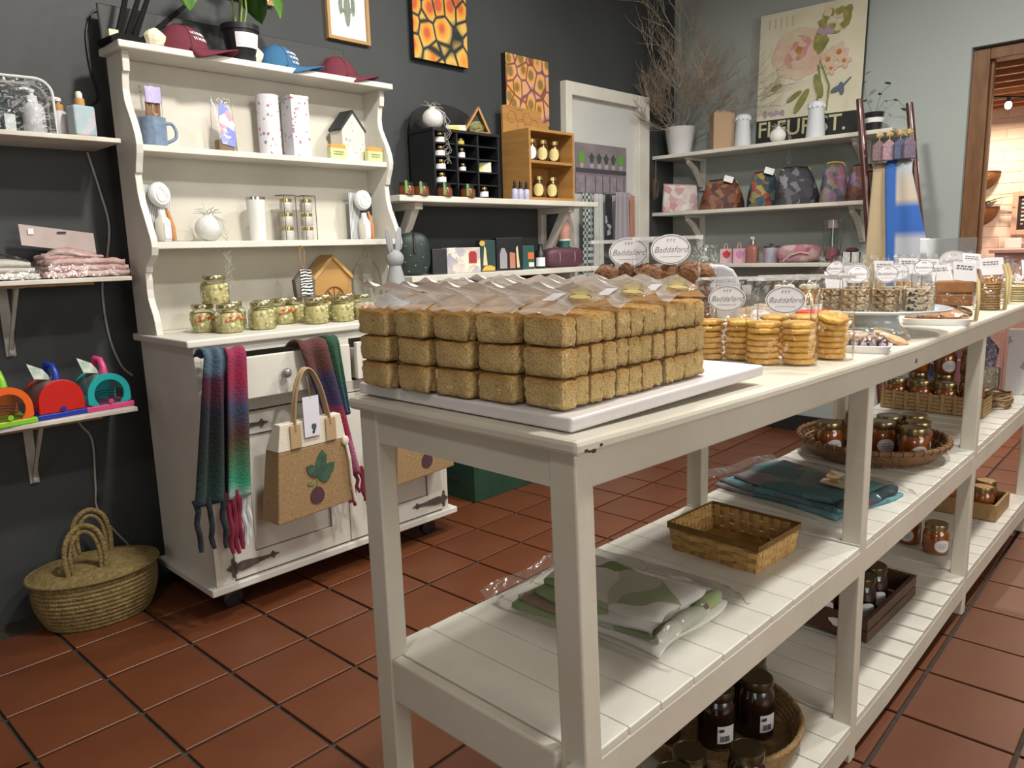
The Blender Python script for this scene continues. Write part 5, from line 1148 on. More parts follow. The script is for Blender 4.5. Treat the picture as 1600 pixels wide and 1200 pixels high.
# packed cloths
PINK = mat('pink_rose_fabric', (.46, .28, .27), .9, var=(30, (.58, .44, .42)), bump=(50, .6))
t = thing('towel_packet', 'pink floral cloth in a clear packet with a pale header card on the middle shelf', 'cloth packet', (.815, 2.72, 1.1175), .03)
for k in range(3):
    G().sheet(lambda u, v, k=k: ((u-.5)*(.255-.02*k)+.01*math.sin(v*7+k), (v-.5)*.16, .010+.018*k+.008*(1-(2*u-1)**4)*(1-(2*v-1)**4)+.006*nz(u*7, v*7, k)), 22, 14).build('folded_cloth', PINK, t, smooth=True, solid=.016)
G().sheet(lambda u, v: ((u-.5)*.17-.02, (v-.5)*.11+.01, .062+.026*math.sin(PI*u)*math.sin(PI*v)+.008*nz(u*9, v*9, 5)), 18, 14).build('ruffle', PINK, t, smooth=True, solid=.012)
G().sheet(lambda u, v: ((u-.5)*.285, (v-.5)*.19, .002+.088*(1-max(abs(2*u-1)**4, abs(2*v-1)**4))*(1-.35*u)+.005*nz(u*9, v*9, 1)), 26, 18).build('clear_wrap', FILM, t, smooth=True)
hc = G().hexa([(-.135, .055, .105), (.080, .055, .075), (.080, .0575, .075), (-.135, .0575, .105), (-.135, .060, .170), (.080, .060, .140), (.080, .0625, .140), (-.135, .0625, .170)]).build('header_card', mat('rose_beige_card', (.46, .38, .36), .7, var=(20, (.52, .44, .42))), t)
G().box(-.113, -.097, .0535, .0548, .138, .156).build('price_sticker', PAPER, hc); G().box(-.03, -.004, .0545, .0562, .140, .146).build('hang_hole', INK, hc)
t = thing('towel_packet', 'cream cloth in a clear packet at the left edge of the middle shelf', 'cloth packet', (.560, 2.715, 1.1175), 0)
for k in range(3): G().sheet(lambda u, v, k=k: ((u-.5)*(.24-.02*k), (v-.5)*.17, .010+.017*k+.012*(1-(2*u-1)**4)*(1-(2*v-1)**4)), 14, 12).build('folded_cloth', mat('cream_knit', (.55, .53, .48), .9, bump=(60, .4)), t, smooth=True, solid=.015)
G().sheet(lambda u, v: ((u-.5)*.29, (v-.5)*.20, .002+.080*(1-max(abs(2*u-1)**3, abs(2*v-1)**3))+.004*nz(u*9, v*9, 2)), 22, 16).build('clear_wrap', FILM, t, smooth=True)
# plastic bug carriers
def toy(label, x, y, cb, cf, ch, hole, rz):
    t = thing('bug_carrier', label, 'toy', (x, y, .6905), rz, 'arched plastic bug carriers')
    b_, f_, h_ = (mat('toy_%s' % c, v, .35) for c, v in (cb, cf, ch))
    G().box(-.074, .074, -.060, .075, 0, .017).build('base', b_, t, bevel=.003)
    R0, zc = .066, .052
    arc = [(R0*math.cos(a*PI/16), zc+R0*math.sin(a*PI/16)) for a in range(17)]
    outer = [(R0, .0175)]+arc+[(-R0, .0175)]
    if hole:
        n = 32; v = []; f = []
        for k in range(n):
            a = 2*PI*k/n; x_, z_ = math.cos(a), math.sin(a); m_ = min(1/max(abs(x_), 1e-6), (1/max(-z_, 1e-6))*(zc-.0175)/R0 if z_ < 0 else 9)
            ro = R0 if z_ >= 0 else R0*min(m_, 1.25)
            for y_ in (-.056, -.046): v += [(ro*x_, y_, zc+ro*z_), (.046*x_, y_, zc+.046*z_)]
        for k in range(n):
            j = (k+1) % n; a, b2 = 4*k, 4*j
            f += [(a, a+1, b2+1, b2), (a+2, b2+2, b2+3, a+3), (a, b2, b2+2, a+2), (a+1, a+3, b2+3, b2+1)]
        G().add(v, f).build('front_arch', f_, t, smooth=30); G().lathe([(.046, -.001), (.046, .001)], 24, M=Matrix.Translation((0, -.050, zc)) @ Matrix.Rotation(PI/2, 4, 'X')).build('window', film('toy_window', (.8, .85, .87), .1, .1, None), t)
    else:
        G().prism(outer, -.056, -.046, 'Y').build('front_arch', f_, t, bevel=.002)
    G().prism(outer, .060, .070, 'Y').build('rear_arch', f_, t, bevel=.002)
    G().sheet(lambda u, v: (R0*.96*math.cos(PI*u), -.046+.106*v, zc+R0*.96*math.sin(PI*u)), 18, 3).build('mesh_tunnel', film('smoky_mesh', (.55, .60, .62), .12, .3, None, .10), t, smooth=True)
    G().tube([(-.004, .03, zc+R0*.95), (-.006, .03, zc+R0+.028), (-.004, .018, zc+R0+.044), (.004, -.002, zc+R0+.040), (.006, -.014, zc+R0+.018), (.006, -.016, zc+R0*.95)], [.012, .010, .010, .010, .010, .013], 10).build('handle', h_, t, smooth=True)
    G().lathe([(.006, -.004), (.008, .004)], 10, M=Matrix.Translation((0, -.060, .028)) @ Matrix.Rotation(PI/2, 4, 'X')).build('latch', h_, t)
    tg = G().hexa([(-.050, .0, zc+R0+.004), (.0, -.002, zc+R0-.004), (.0, .0, zc+R0-.002), (-.050, .002, zc+R0+.006), (-.062, .01, zc+R0+.052), (-.020, .008, zc+R0+.030), (-.020, .010, zc+R0+.031), (-.062, .012, zc+R0+.053)]).build('card_tag', mat('toy_tag', (.58, .62, .52), .6, var=(60, (.30, .42, .34))), t)
    g = G()
    for k in range(3): g.tube([(-.05, -.006, zc-.02+.008*k), (.0, -.008, zc+.008*k-.01), (.04, -.006, zc-.02+.01*k)], .0015, 4)
    if hole: g.build('grass_insert', mat('dark_insert', (.05, .12, .13), .7), t)
toy('orange and lime bug carrier at the left picture edge', .538, 2.655, ('lime', (.22, .55, .03)), ('orange', (.75, .12, .015)), ('lime', 0), 1, .12)
toy('red and blue arched bug carrier in the middle of the lowest shelf', .688, 2.680, ('blue', (.012, .035, .32)), ('red', (.52, .016, .012)), ('blue', 0), 0, .10)
toy('turquoise and pink arched bug carrier at the right end of the lowest shelf', .832, 2.690, ('pink', (.62, .06, .20)), ('turquoise', (.015, .36, .36)), ('pink', 0), 1, .06)
# cables on the dark wall
CAB = mat('white_cable', (.42, .41, .38), .5)
def cable(name, label, pts, r, m):
    P_ = [Vector(p) for p in pts]; q = []
    for k in range(len(P_)-1):
        p0, p1, p2, p3 = P_[max(k-1, 0)], P_[k], P_[k+1], P_[min(k+2, len(P_)-1)]
        for s in range(6):
            t = s/6; q.append(.5*((2*p1)+(p2-p0)*t+(2*p0-5*p1+4*p2-p3)*t*t+(3*p1-p0-3*p2+p3)*t**3))
    q.append(P_[-1]); return tag(G().tube(q, r, 7).build(name, m, smooth=True), label, 'cable')
y_ = YW-.006
cable('wall_cable', 'white cable dangling on the dark wall between shelf and hutch', [(.925, y_, 1.525), (.95, y_, 1.40), (.966, y_, 1.29), (.948, y_, 1.18), (.92, y_, 1.075), (.922, y_, .92), (.95, y_, .805), (.985, y_, .76)], .0038, CAB)
cable('wall_cable', 'white cable running down the dark wall behind the lidded basket', [(.775, y_, .665), (.80, y_, .61), (.828, y_, .55), (.82, y_, .39), (.82, y_, .295), (.90, y_, .15), (.945, y_, .08)], .0034, CAB)
cable('wall_cable', 'black beaded cord looping on the dark wall beside the hutch top', [(1.02, y_, 1.985), (.992, y_, 1.975), (.966, y_, 1.91), (.965, y_, 1.81), (.978, y_, 1.72), (.969, y_, 1.69), (.930, y_, 1.668)], .0030, BLACK)
# lidded basket on the floor
t = thing('lidded_basket', 'oval coiled palm basket with a lid and two looped handles on the floor', 'basket', (.735, 2.672, 0), -.12)
PALM = mat('palm_leaf_coil', (.30, .22, .085), .75, var=(35, (.20, .135, .045)), bump=(130, 1.0)); PALML = mat('palm_leaf_lid', (.33, .25, .10), .75, var=(60, (.19, .13, .04)), bump=(150, 1.0))
for k in range(11):
    s = .80+.20*math.sin(min(1, (k+1)/8)*PI/2); a_, b2 = .182*s, .138*s
    G().tube([(a_*math.cos(q*PI/24), b2*math.sin(q*PI/24), .009+.0142*k) for q in range(48)], .0086, 8, closed=True).build('coil', PALM, t, smooth=True)
G().lathe([(.80, .002), (.80, .008), (.01, .008)], 36).warp(lambda x, y, z: (x*.182, y*.138, z)).build('base', PALM, t)
lid = G().lathe([(1.03, .160), (1.05, .166), (1.02, .173), (.80, .184), (.50, .192), (.01, .195)], 48).warp(lambda x, y, z: (x*.186, y*.142, z)).build('lid', PALML, t, smooth=True)
for k in range(6):
    s = 1.05-.17*k; z = .167+.0045*k+.002*(k > 0); G().tube([(.186*s*math.cos(q*PI/24), .142*s*math.sin(q*PI/24), z) for q in range(48)], .0062 if k == 0 else .0035, 7, closed=True).build('lid_coil', PALML, lid, smooth=True)
for y0, sx in ((-.085, -.030), (.075, .018)):
    G().tube(spline([(sx-.055, y0, .170), (sx-.062, y0+.005, .245), (sx-.042, y0+.014, .310), (sx, y0+.020, .335), (sx+.040, y0+.014, .310), (sx+.054, y0+.005, .245), (sx+.050, y0, .170)]), .0085, 8).build('handle', PALM, t, smooth=True)
    G().tube(spline([(sx-.040, y0, .170), (sx-.046, y0+.005, .240), (sx-.030, y0+.014, .294), (sx, y0+.020, .315), (sx+.028, y0+.014, .294), (sx+.039, y0+.005, .240), (sx+.036, y0, .170)]), .0065, 8).build('handle', PALM, t, smooth=True)
# green crate on the floor right of the hutch
t = thing('green_crate', 'dark green painted wooden box on the floor between hutch and wall shelf', 'crate', (2.52, 2.63, 0))
GC_ = mat('dark_green_paint', (.012, .042, .026), .5, var=(6, (.020, .060, .038)))
wb(G().box(2.315, 2.335, 2.505, 2.78, 0, .20), 'end_panel', GC_, t, bevel=.002); wb(G().box(2.705, 2.725, 2.505, 2.78, 0, .20), 'end_panel', GC_, t, bevel=.002)
wb(G().box(2.335, 2.705, 2.505, 2.523, 0, .20), 'side_panel', GC_, t, bevel=.002); wb(G().box(2.335, 2.705, 2.762, 2.78, 0, .20), 'side_panel', GC_, t, bevel=.002); wb(G().box(2.335, 2.705, 2.523, 2.762, .002, .014), 'bottom_panel', GC_, t)
wb(G().box(2.3135, 2.3152, 2.60, 2.68, .085, .11), 'hand_hole', INK, t)
# ---------------------------------------------------------------- back wall: pictures
def framed(label, x0, x1, z0, z1, ps, y=YW-.002):
    t = thing('framed_print', label, 'picture', ((x0+x1)/2, y, z0)); fr = G(); f = .014
    for a in ((x0, x0+f, z0, z1), (x1-f, x1, z0, z1), (x0+f, x1-f, z0, z0+f), (x0+f, x1-f, z1-f, z1)): fr.box(a[0], a[1], y-.020, y, a[2], a[3])
    wb(fr, 'frame', mat('oak_frame', (.42, .25, .09), .5), t, bevel=.001)
    p = wb(G().box(x0+f, x1-f, y-.008, y-.004, z0+f, z1-f), 'print', PAPER, t); ps(p, (x0+x1)/2, (z0+z1)/2-.02, y-.009); return t
def cactus(p, cx, cz, y):
    g = G()
    for dx, dz, a, b in ((0, .005, .016, .072), (-.032, .018, .010, .04), (.030, .022, .010, .044), (-.02, -.005, .014, .009), (.018, .0, .014, .009)): g.prism([(cx+dx+a*math.cos(k*PI/9), cz+dz+b*math.sin(k*PI/9)) for k in range(18)], y-.0004-.0001*abs(dx), y+.0008, 'Y')
    g.build('cactus_drawing', mat('sage_ink', (.14, .19, .14), .8, var=(90, (.30, .34, .28))), p)
framed('oak-framed cactus drawing on the dark wall, right of the plant', 1.895, 2.105, 2.045, 2.34, cactus)
framed('oak-framed print at the top edge behind the potted plant', 1.47, 1.655, 2.118, 2.40, cactus)
def fruit_mat(name, sc_, c0, c1, c2, edge):
    m, nt, b = _new(name); b.inputs['Roughness'].default_value = .6
    co = _coord(nt, (1, 1, .8)); d = _vor(nt, co, sc_, 'F1', 'Distance'); e = _vor(nt, co, sc_, 'DISTANCE_TO_EDGE', 'Distance')
    c = _ramp(nt, [(0, c0), (.25, c0), (.38, c1), (.62, c2), (.95, edge)], d); k = _ramp(nt, [(.03, (0, 0, 0)), (.10, (1, 1, 1))], e)
    mx = nt.nodes.new('ShaderNodeMix'); mx.data_type = 'RGBA'; nt.links.new(k, mx.inputs[0]); mx.inputs[6].default_value = lin(edge); nt.links.new(c, mx.inputs[7]); nt.links.new(mx.outputs[2], b.inputs['Base Color']); return m
FM1 = fruit_mat('passionfruit_photo', 12.5, (.55, .10, .03), (.72, .30, .03), (.70, .46, .10), (.012, .018, .02)); FM2 = fruit_mat('egg_photo', 15, (.22, .16, .06), (.72, .34, .04), (.62, .36, .30), (.22, .07, .03))
for x0, x1, z0, z1, m, lab in ((2.335, 2.665, 2.03, 2.48, FM1, 'large canvas of cut orange fruit on black, high on the dark wall'), (2.925, 3.255, 1.815, 2.145, FM2, 'square canvas of rows of orange fruit above the honey stand')):
    t = thing('canvas_print', lab, 'canvas', ((x0+x1)/2, YW, z0)); wb(G().box(x0, x1, YW-.030, YW-.001, z0, z1), 'stretcher', BLACK, t); wb(G().box(x0+.001, x1-.001, YW-.0325, YW-.0302, z0+.001, z1-.001), 'photo', m, t)
# ---------------------------------------------------------------- back wall: two shelves on wooden brackets
def wood_bracket(par, x, z, d):
    g = G(); g.box(x-.022, x+.022, YW-.028, YW-.0005, z-.30, z-.030); g.box(x-.022, x+.022, YW-d, YW-.0005, z-.030, z)
    g.prism([(YW-d+.02, z-.030), (YW-d+.075, z-.030), (YW-.028, z-.235), (YW-.028, z-.285), (YW-.045, z-.28)], x-.018, x+.018, 'X'); wb(g, 'bracket', WORN, par, bevel=.002)
for z, x0, lab in ((1.404, 2.03, 'upper white shelf on wooden brackets on the dark wall'), (1.062, 2.075, 'lower white shelf on wooden brackets on the dark wall')):
    t = thing('wall_shelf', lab, 'shelf', (2.7, YW, z), 0, 'white bracket shelves on the dark wall'); wb(G().box(x0, 3.385, YW-.26, YW-.0005, z-.026, z), 'board', WHITE, t, bevel=.003)
    wood_bracket(t, 2.16, z-.0265, .225); wood_bracket(t, 3.20, z-.0265, .225)
ZU, ZL = 1.4042, 1.0622
t = thing('pigeonhole_cabinet', 'black arched pigeonhole cabinet with little jars on the upper shelf', 'cabinet', (2.50, 2.72, ZU))
BW = mat('black_stained_wood', (.010, .011, .013), .5)
cx0, cx1, cy0, cy1, cz1 = 2.270, 2.680, 2.640, 2.805, 1.690
wb(G().prism([(cx0, ZU), (cx1, ZU), (cx1, cz1+.02)]+[((cx0+cx1)/2+(cx1-cx0)/2*math.cos(a*PI/12), cz1+.05+.10*math.sin(a*PI/12)) for a in range(13)]+[(cx0, cz1+.02)], cy1-.012, cy1, 'Y'), 'arched_back', BW, t)
for x in (cx0, cx0+.135, cx0+.265, cx1-.010): wb(G().box(x, x+.010, cy0, cy1-.012, ZU, cz1), 'upright', BW, t)
wb(G().box(cx0-.004, cx1+.004, cy0-.004, cy1, cz1, cz1+.012), 'top_board', BW, t)
for k in range(5): wb(G().box(cx0+.010, cx1-.010, cy0+.004, cy1-.012, ZU+.001+.058*k, ZU+.007+.058*k), 'pigeonhole_shelf', BW, t)
def mini(label, x, y, z, r, h, m, capm, lab=1, grp='little jars in the pigeonhole cabinet'):
    t = thing('mini_jar', label, 'jar', (x, y, z), face(x, y), grp)
    G().lathe([(r*.92, 0), (r, .002), (r, h*.62), (r*.75, h*.74), (r*.75, h*.78)], 14).build('body', m, t, smooth=50); G().lathe([(r*.82, h*.76), (r*.82, h*.97), (r*.1, h)], 14).build('lid', capm, t, smooth=50)
    if lab: G().sheet(lambda u, v: ((r+.0006)*math.cos(-PI/2+(u-.5)*2.2), (r+.0006)*math.sin(-PI/2+(u-.5)*2.2), h*(.08+.48*v)), 8, 1).build('label', PAPER, t, smooth=True)
DKJ = mat('dark_glass_jar', (.03, .018, .012), .2)
for k in range(4): mini('white-labelled little jar in the left column of the pigeonholes, row %s from the top' % ('one', 'two', 'three', 'four')[k], 2.345, 2.685, ZU+.0072+.058*(4-k)-.0, .026, .046, DKJ, GOLD)
for k, (x, row, r, h, lab) in enumerate(((2.47, 4, .020, .030, 'small yellow tin in the top middle pigeonhole'), (2.475, 3, .019, .046, 'little gold-lidded jar in the middle column, second pigeonhole'), (2.48, 2, .017, .036, 'tiny gold-lidded jar in the middle column, third pigeonhole'), (2.44, 1, .010, .034, 'slim tiny bottle in the middle column, fourth pigeonhole'))): mini(lab, x, 2.685, ZU+.0072+.058*row, r, h, mat('yellow_tin', (.62, .50, .12), .5) if k == 0 else DKJ, GOLD, k != 0)
t = thing('soap_box', 'white and yellow soap box in the right column of the pigeonholes', 'box', (2.605, 2.685, ZU+.0072+.116), -.6); G().box(-.042, .042, -.018, .018, 0, .046).build('box', mat('cream_carton', (.70, .68, .58), .6), t); G().box(-.040, .002, -.0186, -.0181, .012, .034).build('yellow_print', mat('yellow_print', (.70, .58, .08), .6), t)
mini('gold-lidded jar in the bottom right pigeonhole', 2.61, 2.685, ZU+.0072, .026, .050, DKJ, GOLD)
orb((2.325, 2.70, cz1+.0125), .048, 'round white ball vase with hanging roots on top of the pigeonhole cabinet', 9, .16)
t = thing('soap_box', 'white and yellow soap box lying on the pigeonhole cabinet', 'box', (2.46, 2.70, cz1+.0122), -.6); G().box(-.045, .045, -.018, .018, 0, .030).build('box', mat('cream_carton', 0), t); G().box(-.035, .015, -.0186, -.0181, .006, .024).build('yellow_print', mat('yellow_print', 0), t)
t = thing('triangle_planter', 'triangular wooden frame with dried moss on the pigeonhole cabinet', 'ornament', (2.585, 2.70, cz1+.0125), -.45)
for a in (((-.066, 0), (.066, 0)), ((-.066, 0), (.012, .118)), ((.066, 0), (.012, .118))):
    (x0, z0), (x1, z1) = a; d = Vector((x1-x0, 0, z1-z0)); L = d.length; an = -math.atan2(z1-z0, x1-x0)
    G().box(-.003, L+.003, -.024, .024, 0, .009, M=Matrix.Translation((x0, 0, z0)) @ Matrix.Rotation(an, 4, 'Y') @ Matrix.Translation((0, 0, -.0045 if a[1][1] else 0))).build('frame_bar', WOOD, t)
G().ball((.004, 0, .034), (.042, .018, .028), 14, 9, lambda d: 1+.3*nz(d.x*5, d.y*5, d.z*5)).build('moss', mat('dried_moss', (.22, .22, .10), .9, bump=(70, 1)), t)
# honey stand
t = thing('honey_stand', 'two-tier pine display box with honey jars on the upper shelf', 'display stand', (3.03, 2.72, ZU))
hx0, hx1, hy0, hy1 = 2.865, 3.215, 2.615, 2.79
for x in (hx0, hx1-.014): wb(G().box(x, x+.014, hy0, hy1, ZU, 1.750), 'side', WOOD, t, bevel=.001)
wb(G().prism([(hx0, ZU), (hx1, ZU), (hx1, 1.82), (hx1-.055, 1.825), (hx1-.06, 1.875), (hx0+.03, 1.885), (hx0, 1.88)], hy1, hy1+.012, 'Y'), 'stepped_back', WOOD, t)
for z in (ZU+.001, 1.585, 1.738): wb(G().box(hx0+.014, hx1-.014, hy0, hy1, z, z+.014), 'tier', WOOD, t, bevel=.001)
g = G()
for cx_, cz_ in ((2.93, 1.83), (2.99, 1.84), (3.045, 1.83), (3.10, 1.80), (3.0, 1.795)): g.tube([(cx_+.032*math.cos(a*PI/3), hy1-.0006, cz_+.032*math.sin(a*PI/3)) for a in range(6)], .0012, 4, closed=True)
wb(g, 'carved_honeycomb', mat('burnt_wood', 0), t)
HON = mat('honey_dark', (.06, .022, .006), .2, coat=.5); YLB = mat('honey_label', (.66, .56, .24), .5)
for x, z, lab in ((2.935, 1.5992, 'honey jar with a white label, left on the upper tier of the pine stand'), (3.02, 1.5992, 'honey jar with a yellow oval label, middle of the upper tier'), (3.11, 1.5992, 'honey jar with a yellow oval label, right of the upper tier'), (2.985, ZU+.0152, 'honey jar with a yellow oval label, left on the lower tier'), (3.09, ZU+.0152, 'honey jar with a yellow oval label, right on the lower tier')):
    t = thing('honey_jar', lab, 'jar', (x, 2.665, z), face(x, 2.665), 'honey jars in the pine stand')
    G().lathe([(.028, 0), (.030, .003), (.030, .070), (.022, .084), (.020, .090)], 18).build('body', HON, t, smooth=50); G().lathe([(.0225, .089), (.0225, .106), (.002, .107)], 18).build('lid', GOLD, t, smooth=50)
    G().sheet(lambda u, v: (.0306*math.cos(-PI/2+(u-.5)*2.0), .0306*math.sin(-PI/2+(u-.5)*2.0), .040+(v-.5)*.062*math.sqrt(max(0, 1-(2*u-1)**2))), 12, 4).build('label', PAPER if 'white' in lab else YLB, t, smooth=True)
ORJ = mat('chutney', (.10, .028, .010), .25, var=(30, (.20, .06, .015)))
for x, lab in ((2.085, 'squat chutney jar at the left end of the upper shelf'), (2.165, 'squat chutney jar second from the left on the upper shelf'), (2.30, 'squat chutney jar in front of the pigeonhole cabinet, left'), (2.44, 'squat chutney jar in front of the pigeonhole cabinet, right')):
    t = thing('chutney_jar', lab, 'jar', (x, 2.612, ZU), face(x, 2.61), 'squat chutney jars on the upper shelf')
    G().lathe([(.030, 0), (.034, .003), (.034, .032), (.026, .042)], 18).build('body', ORJ, t, smooth=50); G().lathe([(.029, .040), (.029, .052), (.002, .053)], 18).build('lid', BLACK, t, smooth=50); G().box(-.005, .005, -.0352, -.0340, .006, .058).build('green_strip', mat('green_band', (.16, .36, .08), .6), t)
for x, lab in ((2.755, 'first dropper bottle from the left beside the honey stand'), (2.795, 'middle dropper bottle beside the honey stand'), (2.838, 'dropper bottle touching the honey stand')):
    t = thing('dropper_bottle', lab, 'bottle', (x, 2.615, ZU), face(x, 2.6), 'dropper bottles on the upper shelf'); G().lathe([(.016, 0), (.017, .002), (.017, .044), (.008, .052)], 14).build('body', mat('lilac_bottle', (.42, .42, .56), .4), t, smooth=50); G().lathe([(.0085, .051), (.0085, .064), (.006, .066), (.007, .080), (.003, .092)], 12).build('dropper', BLACK, t, smooth=50)
# lower shelf
t = thing('wash_bag', 'dark green wash bag with bee print standing at the left of the lower shelf', 'bag', (2.175, 2.70, ZL), -.5)
G().ball((0, 0, .095), (.082, .045, .102), 20, 14, lambda d: (abs(d.x)**3+abs(d.y)**3+abs(d.z)**3)**(-1/3)*.93).build('body', mat('bottle_green_faux_leather', (.018, .034, .032), .5), t, smooth=True)
G().tube([(0, -.047, .10), (0, -.035, .17), (.0, 0, .196), (0, .03, .18)], .006, 6).build('zip', BLACK, t)
for k, (x, z) in enumerate(((-.04, .13), (.03, .135), (-.02, .09), (.035, .08), (-.045, .06), (.0, .045), (.045, .035), (-.03, .02))): G().ball((x, -.0455+.02*(abs(x)+abs(z-.09))*.6, z), (.004, .002, .003), 8, 5).build('bee_print', mat('mustard_print', (.34, .20, .05), .6), t)
def carton(name, label, x, w_, h, m, y=2.70, parts=()):
    t = thing(name, label, 'gift box', (x, y, ZL), -.35); G().box(-w_, w_, -.03, .03, 0, h).build('box', m, t, bevel=.002)
    for n, a, mm in parts: G().prism(a, -.0325, -.0303, 'Y').build(n, mm, t)
    return t
carton('gift_box', 'black gift box next to the green wash bag on the lower shelf', 2.315, .036, .115, mat('black_gloss_card', (.012, .013, .018), .3))
carton('gift_box', 'foil-fronted gift box with red bottle shape on the lower shelf', 2.465, .085, .118, cells('crinkled_foil', 24, [(0, (.52, .44, .40)), (.3, (.70, .60, .50)), (.5, (.40, .38, .46)), (.75, (.78, .70, .58))], .2, .4, (1, 1, 1), 'LINEAR', .08), parts=(('red_bottle_print', [(.025, .045), (.065, .045), (.065, .09), (.055, .10), (.035, .10), (.025, .09)], mat('red_glossy_print', (.36, .03, .03), .3)),))
carton('gift_box', 'dark green gift box with gold flowers on the lower shelf', 2.625, .040, .150, mat('green_card', (.015, .05, .045), .5), parts=(('gold_flower', [(-.03+.016*math.cos(k), .135+.014*math.sin(k)) for k in range(6)], mat('gold_print', (.62, .40, .06), .5)), ('gold_spire', [(-.028, .03), (-.005, .03), (-.012, .11), (-.020, .125)], mat('gold_pale', (.68, .58, .34), .4)), ('gold_blooms', [(-.036, .004), (.034, .004), (.034, .022), (.01, .03), (-.02, .026)], mat('gold_print', 0))))
carton('gift_box', 'black gift box with grey and peach bottles in its window on the lower shelf', 2.775, .072, .160, mat('black_gloss_card', 0), parts=(('grey_bottle_print', [(-.055, .01), (-.015, .01), (-.015, .08), (-.028, .11), (-.045, .11), (-.055, .08)], mat('grey_bottle', (.32, .31, .34), .4)), ('peach_bottle_print', [(.0, .01), (.03, .01), (.03, .085), (.0, .09)], mat('peach_bottle', (.50, .20, .13), .4)), ('gold_ribbon', [(.04, .012), (.055, .012), (.045, .12), (.036, .11)], mat('gold_pale', 0))))
carton('gift_box', 'small green and orange gift box on the lower shelf', 2.915, .034, .120, mat('teal_card', (.02, .08, .075), .5), parts=(('orange_print', [(-.005, .05), (.03, .05), (.03, .085), (-.005, .085)], mat('orange_print', (.60, .16, .04), .5)), ('cream_print', [(.0, .012), (.03, .012), (.03, .035), (.0, .035)], mat('cream_carton', 0))))
t = thing('bottle', 'black bottle with a white label on the lower shelf', 'bottle', (3.005, 2.68, ZL), -.8); G().lathe([(.026, 0), (.027, .002), (.027, .085), (.013, .098), (.013, .125), (.002, .126)], 18).build('body', BLACK, t, smooth=50); G().sheet(lambda u, v: (.0276*math.cos(-PI/2+(u-.5)*2), .0276*math.sin(-PI/2+(u-.5)*2), .012+.045*v), 8, 1).build('label', PAPER, t, smooth=True)
t = thing('toiletry_case', 'plum wash bag with two clear straps at the right of the lower shelf', 'bag', (3.205, 2.70, ZL), -.3); G().ball((0, 0, .052), (.125, .05, .055), 24, 14, lambda d: (abs(d.x)**4+abs(d.y)**4+abs(d.z)**4)**(-1/4)*.97).build('body', mat('plum_faux_leather', (.095, .035, .05), .5), t, smooth=True)
for x in (-.045, .05): G().tube([(x, .051*math.cos(a), .053+.056*math.sin(a)) for a in [k*PI/8 for k in range(16)]], .003, 6, closed=True).build('strap', mat('grey_strap', (.30, .24, .27), .5), t)
t = thing('lotion_tube', 'peach and green lotion tube standing on the plum wash bag', 'tube', (3.228, 2.70, ZL+.107)); G().lathe([(.026, 0), (.028, .03), (.029, .032)], 16).build('green_cap', mat('teal_cap', (.03, .17, .14), .4), t, smooth=50); G().lathe([(.030, .032), (.031, .045), (.030, .12), (.026, .135)], 16).build('body', mat('peach_tube', (.46, .24, .19), .5), t, smooth=50); G().lathe([(.0315, .033), (.0315, .042)], 16).build('cream_band', mat('cream_carton', 0), t)
# ---------------------------------------------------------------- white door with a poster and hanging cloths
t = G().box(3.44, 4.09, YW-.012, YW-.0005, 0, 2.0).build('door_1', mat('door_white', (.60, .61, .59), .5, var=(2, (.54, .55, .53)))); t['kind'] = 'structure'
fr = G(); fr.box(3.385, 3.44, YW-.045, YW-.0005, 0, 2.07); fr.box(4.09, 4.20, YW-.045, YW-.0005, 0, 2.07); fr.box(3.44, 4.09, YW-.045, YW-.0005, 2.0, 2.07)
fr.build('trim_1', WHITE, bevel=.003)['kind'] = 'structure'
G().lathe([(.006, 0), (.007, .03), (.018, .04), (.018, .055), (.004, .06)], 12, M=Matrix.Translation((3.50, YW-.0125, 1.05)) @ Matrix.Rotation(PI/2, 4, 'X')).build('door_handle', CHROME, t)
t = thing('tea_towel_poster', 'printed cloth panel with plants on a shelf pinned to the white door', 'poster', (3.75, YW-.02, 1.475))
y0 = YW-.016
wb(G().box(3.49, 3.985, y0-.003, y0, 1.475, 1.755), 'cloth', mat('mauve_grey_print', (.17, .14, .17), .85, var=(9, (.25, .21, .24))), t)
wb(G().box(3.492, 3.983, y0-.0042, y0-.0032, 1.59, 1.615), 'printed_shelf', mat('print_dark', (.06, .055, .065), .85), t); wb(G().box(3.492, 3.983, y0-.0042, y0-.0032, 1.478, 1.575), 'printed_boards', mat('print_pale', (.30, .27, .30), .85, var=(16, (.20, .17, .2))), t)
MPG, MPP, MPD = mat('print_green', (.12, .30, .06), .8), mat('print_pot', (.36, .34, .36), .8), mat('print_dark_plant', (.05, .07, .05), .8)
for k, x in enumerate((3.545, 3.64, 3.71, 3.78, 3.85, 3.925)):
    big = k in (0, 5); wb(G().prism([(x+(.032 if big else .022)*math.cos(a)*(1+.25*math.sin(5*a)), 1.675+(.036 if big else .026)*math.sin(a)*(1+.2*math.cos(4*a))) for a in [q*PI/8 for q in range(16)]], y0-.005, y0-.0032, 'Y'), 'printed_plant', MPG if big else MPD, t); wb(G().prism([(x-.014, 1.616), (x+.014, 1.616), (x+.018, 1.642), (x-.018, 1.642)], y0-.0052, y0-.0032, 'Y'), 'printed_pot', MPP, t)
    wb(G().box(x+.03, x+.036, y0-.0052, y0-.0042, 1.478, 1.575), 'printed_slit', MPD, t)
